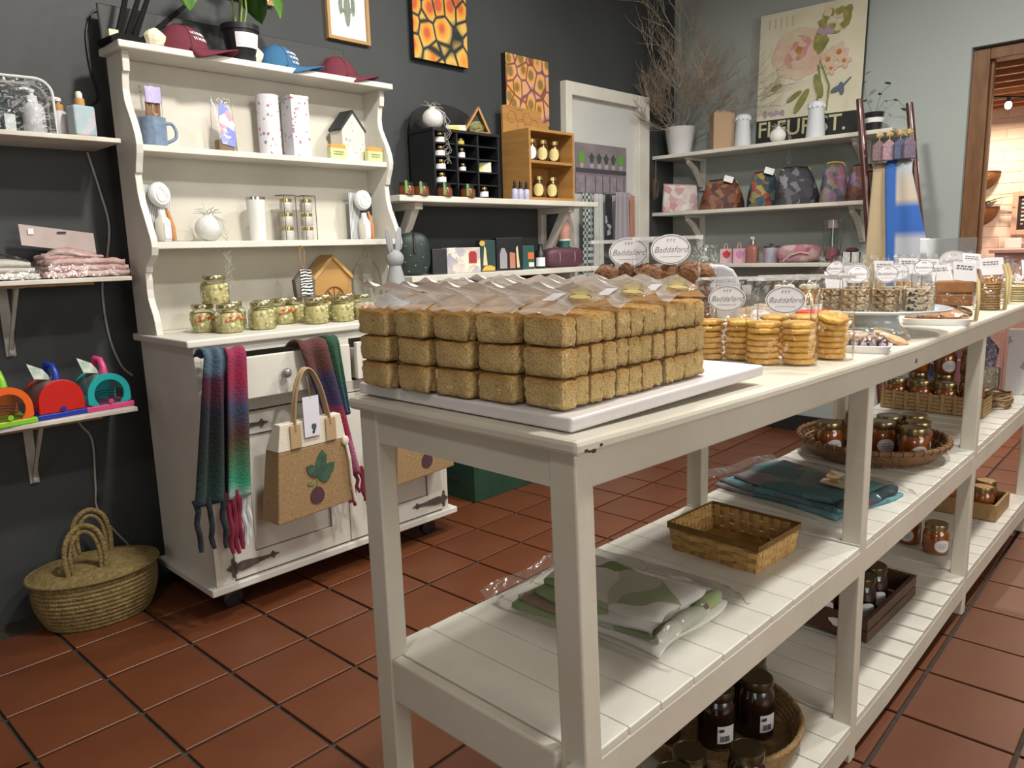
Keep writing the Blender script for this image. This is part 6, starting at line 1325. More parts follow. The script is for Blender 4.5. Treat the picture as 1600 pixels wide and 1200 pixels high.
def hang(label, x0, x1, z1, m, y=YW-.060, z0=1.47, folds=3, grp='cloths hanging on the white door'):
    t = thing('hanging_cloth', label, 'cloth', ((x0+x1)/2, y, z1), 0, grp)
    wb(G().sheet(lambda u, v: (x0+(x1-x0)*(u*(.75+.25*v)+.125*(1-v)), y-.008*math.sin(u*folds*2*PI)*(.4+v), z0+(z1-z0)*v), 20, 16), 'cloth', m, t, smooth=True, solid=.006)
    wb(G().tube([((x0+x1)/2, y, z0-.01), ((x0+x1)/2, y+.02, z0+.012), ((x0+x1)/2, YW-.0135, z0+.008)], .003, 6), 'hook', CHROME, t); return t
m, nt, b = _new('check_weave'); b.inputs['Roughness'].default_value = .9; co = _coord(nt); ck = nt.nodes.new('ShaderNodeTexChecker'); ck.inputs['Scale'].default_value = 55; ck.inputs[1].default_value = lin((.40, .42, .42)); ck.inputs[2].default_value = lin((.045, .075, .07)); nt.links.new(co, ck.inputs[0]); nt.links.new(ck.outputs[0], b.inputs[0]); CHK = m
hang('grey-green checked cloth hanging at the left of the white door', 3.49, 3.60, .92, CHK)
hang('pale grey cloth hanging between the checked and the black one', 3.60, 3.71, .92, mat('pale_grey_linen', (.42, .44, .42), .9, bump=(120, .3)), YW-.055)
hang('black and white patterned cloth hanging on the white door', 3.705, 3.79, .92, cells('black_leaf_print', 40, [(0, (.012, .014, .02)), (.6, (.03, .035, .05)), (.75, (.28, .30, .33)), (.85, (.01, .012, .016))], .9))
hang('lilac-grey cloth hanging at the right of the white door', 3.79, 3.965, .92, bands('lilac_stripe', 'X', -.09, .09, [(0, (.30, .27, .31)), (.3, (.36, .33, .36)), (.5, (.28, .26, .31)), (.8, (.36, .34, .37)), (1, (.30, .27, .3))], .9), YW-.065, 1.485)
hang('salmon cloth hanging at the right edge of the white door', 3.965, 4.03, .92, mat('salmon_cloth', (.38, .18, .13), .9), YW-.055)
# ---------------------------------------------------------------- right wall shelves
def rshelf(z, y0, lab, bys):
    t = thing('wall_shelf', lab, 'shelf', (XW, 2.1, z), 0, 'white shelves on the grey wall'); wb(G().box(XW-.26, XW-.0005, y0, YW-.004, z-.022, z), 'board', WHITE, t, bevel=.003)
    for y in bys:
        g = G().box(XW-.022, XW-.0005, y-.016, y+.016, z-.22, z-.0225); g.box(XW-.21, XW-.022, y-.016, y+.016, z-.040, z-.0225)
        g.prism([(XW-.022, z-.21), (XW-.022, z-.16), (XW-.06, z-.125), (XW-.10, z-.085), (XW-.15, z-.060), (XW-.19, z-.041), (XW-.205, z-.041), (XW-.20, z-.06), (XW-.13, z-.10), (XW-.08, z-.15), (XW-.045, z-.2)], y-.012, y+.012, 'Y'); wb(g, 'bracket', WHITE, t, bevel=.0015)
    return t
ZA, ZB, ZC = 1.726, 1.371, 1.042
rshelf(ZA, 1.395, 'top white shelf on the grey wall, under the flower painting', (2.62, 1.60)); rshelf(ZB, 1.500, 'middle white shelf with colourful pouches on the grey wall', (2.62, 1.60)); rshelf(ZC, 1.50, 'lowest white shelf with pink toiletries on the grey wall', (2.62, 1.62))
# flower painting standing on the shelf
t = thing('flower_painting', 'tall vintage flower picture with FLEURIST lettering standing on the shelf', 'painting', (XW-.030, 1.945, ZA+.0005)); t.rotation_euler = (0, .020, -PI/2+0.0)
PW_, PH_ = .305, .745
def flat(name, pts, m, d, par=None, j=0): return G().prism(pts, -.014-d, -.0115, 'Y').build(name, m, par or t)
G().box(-PW_, PW_, -.010, .012, 0, PH_).build('backing', mat('dark_edge_board', (.03, .03, .028), .6), t)
cv = G().box(-PW_+.001, PW_-.001, -.0125, -.0102, .150, PH_-.001).build('canvas', mat('aged_cream_canvas', (.58, .55, .40), .8, var=(6, (.64, .62, .50))), t)
bn = G().box(-PW_+.001, PW_-.001, -.0125, -.0102, .001, .150).build('black_banner', mat('banner_black', (.018, .018, .016), .8), t)
inst('lettering', text_mesh('FLEURIST.', .125, mat('banner_letter', (.50, .47, .30), .8), 0, .98, .0004, .001), bn, (-.03, -.0132, .092), UP)
for k in range(12): G().box(-.17+.028*k, -.154+.028*k, -.0131, -.0126, .022, .030).build('small_lettering', mat('banner_faint', (.16, .15, .11), .8), bn)
def ell(cx, cz, a, b, rot=0, n=18, wob=0, ph=0): return [(cx+a*math.cos(q)*(1+wob*math.sin(5*q+ph))*math.cos(rot)-b*math.sin(q)*(1+wob*math.cos(4*q+ph))*math.sin(rot), cz+a*math.cos(q)*(1+wob*math.sin(5*q+ph))*math.sin(rot)+b*math.sin(q)*(1+wob*math.cos(4*q+ph))*math.cos(rot)) for q in [2*PI*k/n for k in range(n)]]
PC = [mat('petal_cream', (.62, .55, .38), .8, var=(14, (.55, .42, .32))), mat('petal_blush', (.58, .36, .30), .8, var=(16, (.62, .50, .40))), mat('petal_pink', (.46, .20, .19), .8, var=(18, (.60, .38, .33))), mat('petal_rust', (.34, .12, .04), .8, var=(30, (.48, .24, .06))), mat('leaf_olive', (.15, .17, .045), .8, var=(18, (.26, .26, .09))), mat('hydrangea_olive', (.33, .31, .09), .8, var=(40, (.20, .18, .05))), mat('mauve_petal', (.36, .28, .34), .8), mat('slate_blue', (.10, .13, .18), .8)]
k = 0
for cx, cz, a, b, ro, mi in tuple([(-.06+.105*math.cos(q*.79), .50+.085*math.sin(q*.79), .075, .058, q*.79+1.57, (0, 1)[q % 3 == 1]) for q in range(8)]+[(-.06+.062*math.cos(q*.9+.4), .505+.055*math.sin(q*.9+.4), .055, .036, q*.9+1.97, (1, 2, 0)[q % 3]) for q in range(7)]+[(-.06, .525, .048, .044, 0, 3)]+[(-.06+.034*math.cos(q*1.26), .515+.036*math.sin(q*1.26), .034, .016, q*1.26+1.57, (2, 1)[q % 2]) for q in range(5)]+[(.06, .56, .034, .070, -.3, 5), (.075, .52, .02, .05, -.6, 4)]):
    k += 1; flat('painted_petal', ell(cx, cz, a, b, ro, 18, .06, k), PC[mi], .0002*k, cv)
r_ = random.Random(5)
for q in range(16): flat('painted_floret', ell(.135+r_.uniform(-.07, .075), .645+r_.uniform(-.055, .05), .026, .022, r_.uniform(0, 3), 8, .2, q), PC[5 if q % 4 else 0], .0030+.0001*q, cv)
for q in range(4): flat('painted_floret', ell(.06+.02*q, .60-.012*(q % 2), .020, .016, q, 8, .2, q), PC[6], .0048+.0001*q, cv)
for cx, cz, s in ((.11, .44, .05), (.17, .47, .05), (.20, .42, .04), (.13, .39, .035)):
    for q in range(5): flat('painted_petal', ell(cx+s*.6*math.cos(q*1.26), cz+s*.6*math.sin(q*1.26), s*.5, s*.36, q*1.26, 10), PC[0 if q % 2 else 1], .0052+.0001*q, cv)
    flat('painted_petal', ell(cx, cz, s*.3, s*.3), PC[3], .0060, cv)
for cx, cz, a, b, ro in ((.065, .305, .022, .070, .30), (-.03, .235, .020, .075, -.55), (-.075, .265, .014, .05, -1.0), (-.185, .33, .032, .014, .4)): flat('painted_leaf', ell(cx, cz, a, b, ro, 14), PC[4], .0064, cv)
flat('painted_stem', [(.050, .20), (.058, .20), (.085, .30), (.06, .42), (.052, .42), (.076, .30)], PC[4], .0066, cv); flat('painted_stem', [(.115, .17), (.121, .17), (.13, .30), (.07, .44), (.062, .44), (.122, .30)], PC[4], .0068, cv)
for ro in (.5, -.8): flat('painted_butterfly', ell(.185+.02*ro, .275, .035, .014, ro+1.2, 12), PC[7], .0070+.0002*ro, cv)
flat('painted_butterfly', [(.205, .285), (.245, .325), (.242, .329), (.20, .291)], PC[7], .0074, cv)
for q in range(5): flat('faint_script', [(-.25+.035*q, .66), (-.24+.035*q, .66), (-.24+.035*q, .71), (-.25+.035*q, .71)], mat('faint_script', (.50, .46, .32), .8), .0004, cv)
for q in range(4): flat('pink_script', ell(-.25+.035*q, .185, .016, .02, q, 8, .3, q), PC[6], .0004, cv)
# dried twig arrangement
t = thing('dried_branches', 'white pot with a wide spray of dry beige branches in the corner', 'plant', (XW-.15, 2.710, ZA))
G().lathe([(.068, 0), (.070, .003), (.098, .165), (.102, .170), (.094, .170), (.085, .14), (.06, .02)], 28).build('pot', mat('white_planter', (.68, .68, .70), .5), t, smooth=50)
TW = mat('dry_twig', (.34, .30, .24), .85); TWF = mat('dry_plume', (.25, .20, .15), .9, var=(20, (.36, .30, .23)))
def branch(g, p, d, L, r, depth, rr, plume=None):
    n = 5; pts = [p]; q = Vector(p); dd = Vector(d)
    for i in range(n):
        dd = (dd+Vector((rr.uniform(-.22, .22), rr.uniform(-.22, .22), rr.uniform(-.12, .14)))).normalized(); q = q+dd*L/n
        q.x = min(q.x, .125); q.y = min(q.y, .115); pts.append(tuple(q))
        if depth > 0 and i > 0:
            for _ in range(3 if plume is not None else 2):
                nd = (dd+Vector((rr.uniform(-.9, .9), rr.uniform(-.9, .9), rr.uniform(-.3, .6)))).normalized(); branch(g, tuple(q), nd, L*.48, r*.55, depth-1, rr, plume)
    (plume if (plume is not None and depth == 0) else g).tube(pts, [r*(1-.7*i/n) for i in range(n+1)], 4)
g, pl = G(), G(); rr = random.Random(11)
for dx, dy, dz, L in ((-.15, .10, 1, .62), (-.05, -.10, 1, .68), (-.10, .25, 1, .55)): branch(g, (rr.uniform(-.03, .03), rr.uniform(-.03, .03), .13), Vector((dx, dy, dz)).normalized(), L, .0055, 2, rr, None)
for dx, dy, dz, L in ((-.5, .35, .75, .36), (-.3, .5, .6, .34), (-.7, .1, .6, .36), (-.2, -.6, .75, .42), (-.3, -.9, .6, .48), (-.1, -.9, .4, .46), (-.5, -.5, .6, .40), (-.4, .4, .25, .30), (-.8, .3, .2, .28), (-.05, -.75, .9, .46), (-.6, .2, .5, .3), (-.4, -.7, .45, .42), (-.2, -.9, .8, .40), (-.6, -.2, .8, .34)): branch(g, (rr.uniform(-.04, .04), rr.uniform(-.04, .04), .13), Vector((dx, dy, dz)).normalized(), L, .0032, 2, rr, pl)
g.build('branches', TW, t)['kind'] = 'stuff'; o = pl.build('feathery_twigs', TWF, t); o['kind'] = 'stuff'
t = thing('cardboard_box', 'tall plain kraft box with a handle top on the top shelf', 'box', (XW-.155, 2.415, ZA), -.85); G().box(-.062, .062, -.062, .062, 0, .215).build('box', mat('kraft_card', (.40, .27, .17), .8), t, bevel=.002); G().prism([(-.06, .215), (.06, .215), (.03, .235), (-.03, .235)], -.003, .003, 'Y').build('handle_flap', mat('kraft_card', 0), t)
def lace_vase(label, y, s):
    t = thing('lace_vase', label, 'vase', (XW-.155, y, ZA), 0, 'white lace-topped vases'); t.scale = (s, s, s)
    G().lathe([(.052, 0), (.054, .003), (.042, .16), (.044, .165), (.050, .185), (.040, .20), (.030, .205), (.03, .19), (.03, .02)], 24).warp(lambda x, y, z: (x*(1+.06*math.sin(8*math.atan2(y, x))*(z > .165)), y*(1+.06*math.sin(8*math.atan2(y, x))*(z > .165)), z)).build('body', mat('matt_white_porcelain', (.64, .67, .72), .5), t, smooth=True)
    g = G()
    for k in range(12): a = k*PI/6; g.ball((.045*math.cos(a), .045*math.sin(a), .176), (.008, .008, .009), 7, 5)
    g.build('frill', mat('matt_white_porcelain', 0), t, smooth=True)
lace_vase('slim white vase with a frilled neck beside the kraft box', 2.275, .93); lace_vase('white vase with a frilled neck in front of the painting lettering', 1.835, .98)
orb((XW-.155, 2.055, ZA), .046, 'round white ball vase with hanging roots in front of the painting', 21, .12)
t = thing('potted_plant', 'thin trailing plant in a black pot with a white band behind the ladder', 'plant', (XW-.12, 1.535, ZA)); G().lathe([(.036, 0), (.048, .10), (.050, .105), (.044, .105), (.03, .01)], 20).build('pot', BLACK, t, smooth=50); G().sheet(lambda u, v: ((.0432+.006*v)*math.cos(2*PI*u), (.0432+.006*v)*math.sin(2*PI*u), .052+.024*v), 20, 1, closed=True).build('paper_band', PAPER, t)
sm = leaf_mesh(.035, .012, mat('small_leaf', (.05, .11, .04), .5), .1)
for p in ([(0, 0, .09), (-.01, .04, .17), (-.02, .055, .26), (-.03, .05, .30)], [(0, 0, .09), (.0, -.05, .16), (-.01, -.12, .15), (-.02, -.17, .09)], [(0, 0, .09), (.0, -.03, .2), (-.01, -.08, .24)]):
    G().tube(p, .0014, 5).build('stem', mat('thin_stem', (.12, .15, .06), .6), t)
    for k, q in enumerate(p[1:]): inst('leaf', sm, t, q, (.3*k, .5, 1.1*k+p[1][1]*30)).modifiers.new('solidify', 'SOLIDIFY').thickness = .0006
t = thing('dry_wreath', 'small dry twig wreath hanging from the corner shelf end', 'wreath', (4.225, YW-.075, 1.46)); 
for k in range(9): G().tube([(.018*math.cos(a)*(1+.2*math.sin(3*a+k)), .010*math.sin(2*a+k), .055+(.058+.008*math.sin(a*2+k))*math.sin(a)) for a in [q*PI/9 for q in range(18)]], .0035, 5, closed=True).build('twig_loop', mat('dark_twig', (.10, .07, .045), .9), t)
G().tube([(0, 0, .115), (0, 0, .25)], .0015, 5).build('string', MATS['jute_twine'], t)
# ---------------------------------------------------------------- middle shelf pouches
t = thing('floral_box', 'white pouch box with pink roses at the left of the middle shelf', 'pouch', (XW-.16, 2.700, ZB), -.95); G().hexa([(-.115, -.045, 0), (.115, -.045, 0), (.115, .045, 0), (-.115, .045, 0), (-.105, -.03, .175), (.105, -.03, .16), (.105, .03, .16), (-.105, .03, .175)]).build('body', cells('pink_rose_print', 26, [(0, (.62, .60, .58)), (.72, (.45, .20, .22)), (.80, (.60, .46, .45)), (.9, (.62, .60, .58))], .7, 0, (1, 1, 1), 'LINEAR', .05), t, bevel=.012); G().tube([(-.105, 0, .178), (.105, 0, .163)], .004, 6).build('zip', mat('pink_zip', (.5, .3, .3), .6), t)
def pouch(label, y, w_, h, stops, zipm, tagp=0, rz=-.95, lean=0):
    t = thing('patchwork_pouch', label, 'pouch', (XW-.15, y, ZB), rz, 'colourful fabric pouches on the middle shelf'); nm = 'pouch_%d' % int(y*1000); stops = [(p, tuple(c*.6 for c in col)) for p, col in stops]
    G().sheet(lambda u, v: (w_*math.copysign(abs(math.cos(2*PI*u))**.6, math.cos(2*PI*u))*(1-.42*v**2.0)+lean*v, .052*math.copysign(abs(math.sin(2*PI*u))**.8, math.sin(2*PI*u))*(1-v**2.2)+.001, h*v), 28, 12, closed=True).build('body', cells(nm, 26, stops, .6, .3, (1, 1, 1), 'LINEAR', .08), t, smooth=True)
    G().tube([(-w_*.58+lean, 0, h), (lean, 0, h+.006), (w_*.58+lean, 0, h)], .0045, 6).build('zip', zipm, t); G().tube([(w_*.58+lean, 0, h), (w_*.66+lean, -.02, h-.02)], .003, 5).build('zip_pull', mat('gold_pull', (.62, .42, .05), .5), t)
    if tagp: G().box(-.028, .028, -.001, .001, 0, .036, M=Matrix.Translation((w_*.2, -.030, h-.012)) @ Matrix.Rotation(.3, 4, 'Y')).build('white_tag', PAPER, t)
BZ = mat('black_zip', (.015, .015, .017), .6)
pouch('brown and orange patterned pouch, second on the middle shelf', 2.405, .135, .175, [(0, (.05, .02, .012)), (.4, (.26, .06, .02)), (.6, (.42, .20, .08)), (.8, (.08, .02, .015))], BZ, 1)
pouch('black pouch with blue, yellow and red streaks on the middle shelf', 2.135, .095, .200, [(0, (.012, .012, .016)), (.4, (.02, .10, .16)), (.55, (.48, .38, .04)), (.7, (.015, .015, .02)), (.9, (.40, .06, .04))], BZ, 1)
pouch('black pouch with pale grey leaf print on the middle shelf', 1.925, .125, .210, [(0, (.012, .013, .018)), (.45, (.05, .05, .07)), (.6, (.30, .29, .34)), (.7, (.02, .02, .026))], BZ, 0, -.95, -.02)
pouch('oval pouch with red and mauve patches left of the ladder', 1.720, .075, .215, [(0, (.28, .05, .05)), (.35, (.30, .18, .32)), (.55, (.34, .30, .20)), (.8, (.10, .12, .16))], mat('gold_pull', 0))
pouch('dark brown patterned pouch behind the ladder rail', 1.570, .080, .190, [(0, (.03, .016, .012)), (.5, (.20, .06, .02)), (.75, (.05, .03, .06)), (.9, (.24, .16, .3))], BZ)
# ---------------------------------------------------------------- lowest shelf toiletries
def small_box(label, y, m, m2):
    t = thing('soap_on_rope', label, 'soap box', (XW-.15, y, ZC), -1.0); G().box(-.036, .036, -.03, .03, 0, .088).build('box', m, t, bevel=.001); G().prism(ell(.005, .055, .024, .022, 0, 12, .2), -.032, -.0303, 'Y').build('flower_print', m2, t); G().tube([(-.008, 0, .088), (-.006, 0, .112), (.004, 0, .122), (.012, 0, .108), (.010, 0, .088)], .004, 6).build('ribbon_loop', mat('pink_ribbon', (.55, .32, .33), .6), t)
small_box('little pink box with a red flower on the lowest shelf', 2.375, mat('blush_card', (.56, .40, .42), .6), mat('red_flower', (.46, .02, .035), .6)); small_box('little pink box with a mauve flower on the lowest shelf', 2.285, mat('pink_card', (.58, .32, .40), .6), mat('mauve_flower', (.44, .20, .36), .6))
t = pump('rose-pink soap dispenser with a steel pump on the lowest shelf', XW-.15, 2.195, mat('rose_liquid', (.32, .13, .10), .25), CHROME, 1.12, 0, 4, ZC)
t = thing('toiletry_jar', 'striped lilac and grey jar on the lowest shelf', 'jar', (XW-.15, 2.075, ZC), -1.); G().lathe([(.044, 0), (.046, .003), (.046, .085), (.044, .09)], 20).build('body', bands('lilac_grey_wrap', 'X', -.046, .046, [(0, (.34, .22, .30)), (.3, (.36, .36, .42)), (.5, (.28, .34, .38)), (.75, (.42, .24, .32)), (1, (.3, .3, .36))], .5), t, smooth=50); G().lathe([(.046, .09), (.046, .098), (.01, .10), (.012, .112), (.002, .113)], 20).build('lid', mat('dark_silver_lid', (.12, .12, .12), .3, .7), t, smooth=50)
t = thing('wash_bag', 'pink flowered bag lying on the lowest shelf with a rope handle', 'bag', (XW-.15, 1.905, ZC), -1.1); G().ball((0, 0, .054), (.125, .05, .052), 22, 12, lambda d: (abs(d.x)**3.5+abs(d.y)**3.5+abs(d.z)**3.5)**(-1/3.5)*.97).build('body', cells('magenta_flower_cloth', 20, [(0, (.50, .44, .40)), (.4, (.36, .08, .16)), (.55, (.54, .46, .42)), (.75, (.14, .05, .07)), (.9, (.42, .26, .24))], .8, 0, (1, 1, 1), 'LINEAR', .06), t, smooth=True); G().tube([(-.09, -.05, .012), (-.05, -.058, .045), (.0, -.058, .06), (.05, -.055, .05)], .005, 6).build('rope_handle', mat('pink_ribbon', 0), t)
t = thing('glass_cylinder', 'tall clear cylinder with pink petals on the lowest shelf', 'vase', (XW-.15, 1.715, ZC)); G().lathe([(.048, 0), (.048, .24)], 24, cap=False).build('cylinder', GLASS, t, smooth=50); G().ball((0, 0, .045), (.042, .042, .042), 14, 9, lambda d: 1+.2*nz(d.x*4, d.y*4, d.z*4)).build('petals', mat('dried_rose_petals', (.30, .10, .13), .8, bump=(60, 1)), t); G().lathe([(.030, .19), (.031, .235), (.002, .236)], 16).build('pink_candle', mat('pale_pink_wax', (.42, .30, .32), .5), t, smooth=50)
t = thing('trinket_box', 'small black and white box at the right of the lowest shelf', 'box', (XW-.16, 1.61, ZC), -1.1); G().box(-.045, .045, -.03, .03, 0, .055).build('box', mat('white_enamel', 0), t, bevel=.002); g = G()
for x in (-.045, .0, .045): g.box(x-.004, x+.004, -.0315, -.0303, 0, .055)
g.build('black_bands', BLACK, t); G().ball((.01, 0, .066), (.035, .02, .014), 10, 6).build('dark_bow', mat('wine_bow', (.08, .012, .02), .6), t)
t = thing('glass_jar', 'small clear glass jar at the left of the lowest shelf', 'jar', (XW-.15, 2.52, ZC)); G().lathe([(.032, 0), (.034, .003), (.034, .07), (.028, .08)], 18, cap=False).build('glass', GLASS, t, smooth=50); G().lathe([(.030, .08), (.030, .094), (.002, .095)], 18).build('lid', CHROME, t, smooth=50); G().ball((0, 0, .03), (.024, .024, .018), 10, 7).build('cotton', mat('white_enamel', 0), t)
# ---------------------------------------------------------------- ladder with shawls and little fabric houses
LAD = mat('dark_red_pole', (.050, .012, .010), .35, var=(12, (.090, .025, .018)), coat=.3)
t = thing('pole_ladder', 'dark red wooden pole ladder leaning on the grey wall', 'ladder', (4.05, 1.1, 0))
def railp(top, z): s = top[2]-z; return (top[0]-.185*s, top[1]-.19*s, z)
A_, B_ = (4.275, 1.560, 1.885), (4.275, 1.315, 1.83)
for P_ in (A_, B_): wb(G().tube([railp(P_, 0.016), railp(P_, .6), railp(P_, 1.2), railp(P_, 1.5), P_], [.022, .024, .022, .019, .017], 12), 'rail', LAD, t, smooth=True)
for z in (.35, .78, 1.16, 1.515): wb(G().tube([railp(A_, z), railp(B_, z)], .012, 10), 'rung', LAD, t, smooth=True)
RA, RB = Vector(railp(A_, 1.515)), Vector(railp(B_, 1.515))
def shawl(label, u0, u1, w1, zf, zbk, m, off, sh=0):
    t = thing('shawl', label, 'shawl', tuple(RA), 0, 'shawls draped over the ladder rung'); d = RB-RA; nrm = Vector((-1, -.15, 0)).normalized(); rz0 = RA.z
    def fn(u, v):
        q = (v-.22)/.78 if v > .22 else 0; lat = u0+(u1-u0)*u; lat += (u-.5)*w1*q+sh*q
        p = RA+d*lat
        if v <= .10: a = v/.10; h = zbk+(rz0-.02-zbk)*a; o = -.018-off
        elif v <= .22: a = (v-.10)/.12; o = (.018+off)*(-math.cos(PI*a)); h = rz0-.02*(1-math.sin(PI*a))+.022*math.sin(PI*a)+off*.6
        else: h = rz0-.02-(rz0-.02-zf)*q; o = .022+off+.20*(rz0-.02-zf)*q
        o += .006*math.sin(u*9+v*3)*min(1, v*3)
        p = p+nrm*o; p.y -= .10*(rz0-.02-zf)*q; return (p.x-RA.x, p.y-RA.y, h-RA.z)
    G().sheet(fn, 18, 30).build('cloth', m, t, smooth=True, solid=.006); return t
shawl('sandy beige shawl folded over the ladder rung, left of the blue one', .20, .64, .50, .90, 1.30, mat('beige_wool', (.42, .32, .19), .95, var=(7, (.36, .29, .19)), bump=(200, .3)), .012)
m, nt, b = _new('blue_block_plaid'); b.inputs['Roughness'].default_value = .95; tc = nt.nodes.new('ShaderNodeTexCoord'); s_ = nt.nodes.new('ShaderNodeSeparateXYZ'); nt.links.new(tc.outputs['Object'], s_.inputs[0])
mr = nt.nodes.new('ShaderNodeMapRange'); mr.inputs[1].default_value = -.6; mr.inputs[2].default_value = .05; nt.links.new(s_.outputs[2], mr.inputs[0])
mr2 = nt.nodes.new('ShaderNodeMapRange'); mr2.inputs[1].default_value = .06; mr2.inputs[2].default_value = -.36; md = nt.nodes.new('ShaderNodeMath'); md.operation = 'MULTIPLY_ADD'; nt.links.new(s_.outputs[2], md.inputs[0]); md.inputs[1].default_value = -.10; nt.links.new(s_.outputs[1], md.inputs[2]); nt.links.new(md.outputs[0], mr2.inputs[0])
cA = _ramp(nt, [(0, (.38, .40, .42)), (.38, (.36, .38, .42)), (.44, (.03, .10, .36)), (.62, (.03, .11, .38)), (.68, (.46, .39, .31)), (.82, (.44, .39, .33)), (.9, (.36, .39, .42))], mr.outputs[0]); cB = _ramp(nt, [(.52, (1, 1, 1)), (.55, (0, 0, 0))], mr2.outputs[0])
mx = nt.nodes.new('ShaderNodeMix'); mx.data_type = 'RGBA'; nt.links.new(cB, mx.inputs[0]); nt.links.new(cA, mx.inputs[6]); mx.inputs[7].default_value = lin((.028, .10, .34)); nt.links.new(mx.outputs[2], b.inputs['Base Color'])
shawl('blue, grey and cream block-check shawl over the ladder rung', .46, .98, .45, .90, 1.30, m, .026, .22)
for k, (f, col) in enumerate(((.30, (.13, .085, .09)), (.50, (.22, .14, .165)), (.72, (.06, .07, .12)), (.90, (.11, .085, .12)))):
    p = RA+(RB-RA)*f+Vector((-.055, -.01, .035))
    t = thing('fabric_house', 'little stuffed fabric house on twine at the ladder top, %s from the left' % ('first', 'second', 'third', 'fourth')[k], 'ornament', tuple(p), -1.2+.15*k, 'fabric houses hanging on the ladder')
    G().prism([(-.028, 0), (.028, 0), (.030, .075), (0, .105), (-.030, .075)], -.014, .014, 'Y').build('house', mat('house_fabric_%d' % k, col, .9, var=(70, tuple(c*1.9 for c in col))), t, bevel=.006)
    G().tube([(0, 0, .10), (.004, .006, .13), (.002, .010, .150)], .002, 5).build('twine', mat('straw_twine', (.44, .33, .15), .9), t); G().ball((0, .004, .128), (.016, .010, .014), 8, 6, lambda d: 1+.3*math.sin(8*d.x)).build('raffia_bow', mat('straw_twine', 0), t)
t = thing('ladder_hook', 'twine-wrapped nail holding the fabric houses beside the shelf end', 'hook', (4.262, 1.395, 1.700)); G().tube([(.028, .0, 0), (0, 0, .004), (-.03, -.03, .0), (-.045, -.09, -.004)], .004, 6).build('peg', mat('straw_twine', 0), t)
# ---------------------------------------------------------------- doorway and the passage behind it
FRM = mat('brown_door_timber', (.135, .060, .022), .5, var=(7, (.20, .095, .036)), stretch=(6, 6, 1))
fr = G(); fr.box(XW+.03, XW+.14, 1.045, 1.1215, 0, 2.09); fr.box(XW+.03, XW+.14, -.15, -.09, 0, 2.09); fr.box(XW+.03, XW+.14, -.09, 1.045, 2.035, 2.09); fr.box(XW+.06, XW+.10, 1.03, 1.045, 0, 2.035)
fr.build('trim_2', FRM, bevel=.004)['kind'] = 'structure'
XP = 6.55
PINKW = mat('warm_white_brick_paint', (.66, .56, .50), .75, var=(3, (.60, .50, .45)))
wl = G().box(XP, XP+.1, -2.5, 3.0, 0, 3.0).build('wall_passage', mat('passage_joint', (.62, .52, .47), .8)); wl['kind'] = 'structure'
bk = G().box(-.003, 0, -.112, .112, -.0365, .0365).mesh('brick', PINKW)
for r in range(29):
    for c in range(5):
        y = .78+.228*c+(.114 if r % 2 else 0); inst('brick', bk, wl, (XP-.0005, y, .05+.076*r)).modifiers.new('bevel', 'BEVEL').width = .002
G().box(XW+.16, XP, 1.9, 2.0, 0, 3).build('wall_passage_side', PINKW)['kind'] = 'structure'
cl = G().box(XW+.16, XP, -2.5, 1.9, 2.085, 2.125).build('ceiling_passage', mat('red_ceiling_board', (.16, .032, .012), .5, var=(9, (.22, .05, .018)), stretch=(1, .2, 1))); cl['kind'] = 'structure'
for k in range(8): G().box(XW+.30+.22*k, XW+.335+.22*k, -2.5, 1.9, 2.035, 2.0845).build('ceiling_joist', mat('joist_wood', (.36, .15, .06), .5), cl)
# festoon lights
t = thing('string_lights', 'string of small warm bulbs under the red passage ceiling', 'lights', (5.9, 1.25, 1.955))
pts = [(-.35, .55-.2*k+.25, .06-.05*math.sin(k*PI/2+.3)) for k in range(8)]
G().tube(pts, .006, 6).build('cord', BLACK, t)
for k in range(7):
    p = ((pts[k][0]+pts[k+1][0])/2, (pts[k][1]+pts[k+1][1])/2, (pts[k][2]+pts[k+1][2])/2)
    s = G().lathe([(.011, -.03), (.012, 0)], 10, p).build('socket', BLACK, t); G().ball((p[0], p[1], p[2]-.048), (.019, .019, .024), 12, 8).build('bulb', emit('bulb_glow', (1, .82, .55), 9), s, smooth=True)
# half-moon wall baskets
def wall_basket(label, y, z, plant):
    t = thing('wall_planter', label, 'planter', (XP-.006, y, z), 0, 'half-round coir wall planters')
    G().sheet(lambda u, v: (-.13*math.sin(PI*u)*math.sqrt(max(0, 1-v*v))-.001, .125*math.cos(PI*u)*math.sqrt(max(0, 1-v*v)), -.125*v), 18, 10).build('coir_liner', mat('brown_coir', (.19, .085, .03), .95, bump=(60, 1)), t, smooth=True, solid=.010)
    G().tube([(-.135*math.sin(PI*k/12), .13*math.cos(PI*k/12), .004) for k in range(13)], .006, 6).build('rim', mat('rust_wire', (.10, .05, .03), .6), t)
    G().sheet(lambda u, v: (-.12*math.sin(PI*u)*v-.001, .115*math.cos(PI*u)*v, -.02), 12, 3).build('soil', mat('potting_soil', 0), t)
    if plant:
        lm_ = leaf_mesh(.26, .016, mat('strap_leaf', (.05, .17, .03), .5), .55)
        for k in range(11): inst('leaf', lm_, t, (-.05, 0, -.01), (.9-.08*(k % 4), 0, 2.2+.42*k-1.9), (1, rn(.7, 1.05), 1)).modifiers.new('solidify', 'SOLIDIFY').thickness = .0015
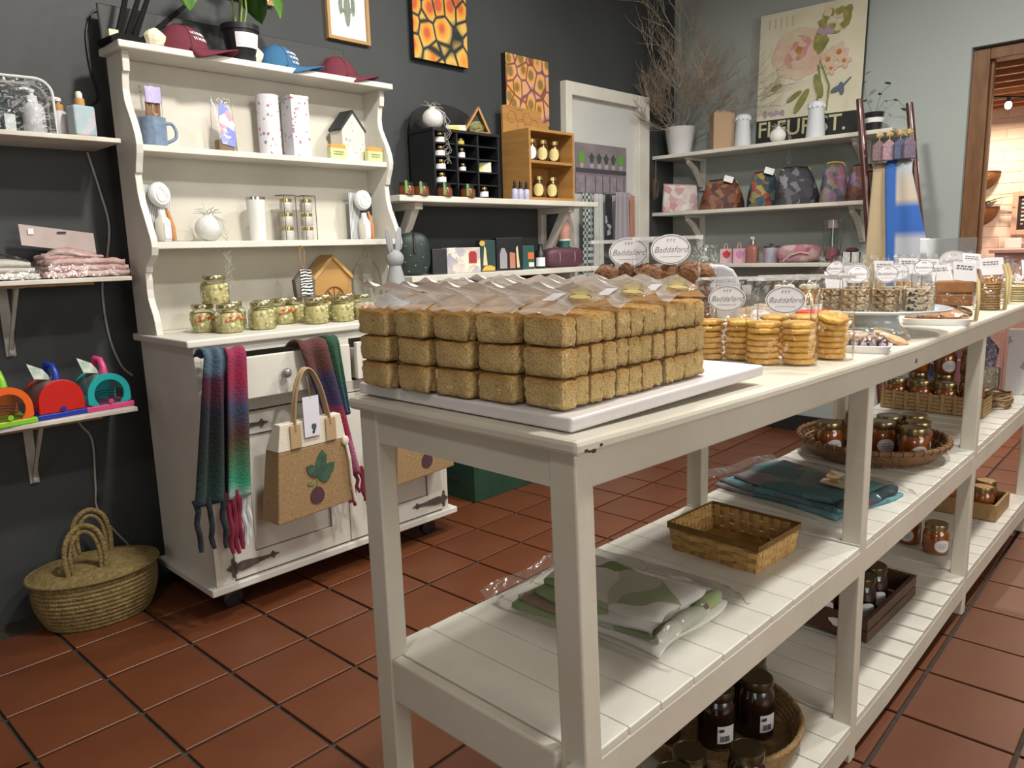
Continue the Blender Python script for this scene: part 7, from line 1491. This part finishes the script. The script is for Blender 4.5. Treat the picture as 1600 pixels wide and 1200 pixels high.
wall_basket('half-round coir planter without a plant on the passage wall', 1.50, 1.615, 0); wall_basket('half-round coir planter with strappy green leaves on the passage wall', 1.49, 1.365, 1)
# chalkboard menu and counter
t = thing('chalkboard_menu', 'framed chalkboard menu with pastel writing on the passage wall', 'chalkboard', (XP-.02, 1.06, 1.18))
fr = G(); Y0, Y1, Z0, Z1 = .80, 1.275, 1.165, 1.47
for a in ((Y0, Y0+.035, Z0, Z1), (Y1-.035, Y1, Z0, Z1), (Y0+.035, Y1-.035, Z0, Z0+.035), (Y0+.035, Y1-.035, Z1-.035, Z1)): fr.box(XP-.028, XP-.006, a[0], a[1], a[2], a[3])
fr.prism([(Y0+.1, Z1), (Y1-.1, Z1), (Y1-.16, Z1+.02), (Y0+.16, Z1+.02)], XP-.026, XP-.008, 'X')
wb(fr, 'frame', mat('limed_frame', (.42, .30, .24), .6), t, bevel=.003); wb(G().box(XP-.014, XP-.007, Y0+.035, Y1-.035, Z0+.035, Z1-.035), 'board', mat('chalkboard_black', (.014, .013, .014), .8), t)
r_ = random.Random(8)
for row in range(7):
    y = Y1-.055
    while y > Y0+.07:
        L = r_.uniform(.012, .035); wb(G().box(XP-.0152, XP-.0142, y-L, y, Z1-.066-.028*row, Z1-.054-.028*row), 'chalk_writing', (mat('chalk_pink', (.55, .25, .32), .9), mat('chalk_white', (.6, .58, .56), .9))[row % 3 > 0], t); y -= L+.012
t = thing('price_cards', 'pair of pale pink cards on a ledge under the chalkboard', 'cards', (XP-.05, 1.06, 1.05)); 
for k in range(2): wb(G().box(XP-.030, XP-.025, 1.20-.13*k, 1.30-.13*k, 1.072, 1.145), 'card', mat('pale_pink_card', (.70, .56, .60), .7), t)
t = thing('wall_counter', 'dusty pink counter below the chalkboard in the passage', 'counter', (6.30, .9, 0)); wb(G().box(6.10, XP-.006, .2, 1.31, 1.045, 1.070), 'top', mat('rose_counter_top', (.46, .30, .28), .5), t, bevel=.003); wb(G().box(6.14, XP-.006, .24, 1.28, 0, 1.0445), 'cabinet', mat('rose_counter', (.42, .25, .23), .6), t, bevel=.003)
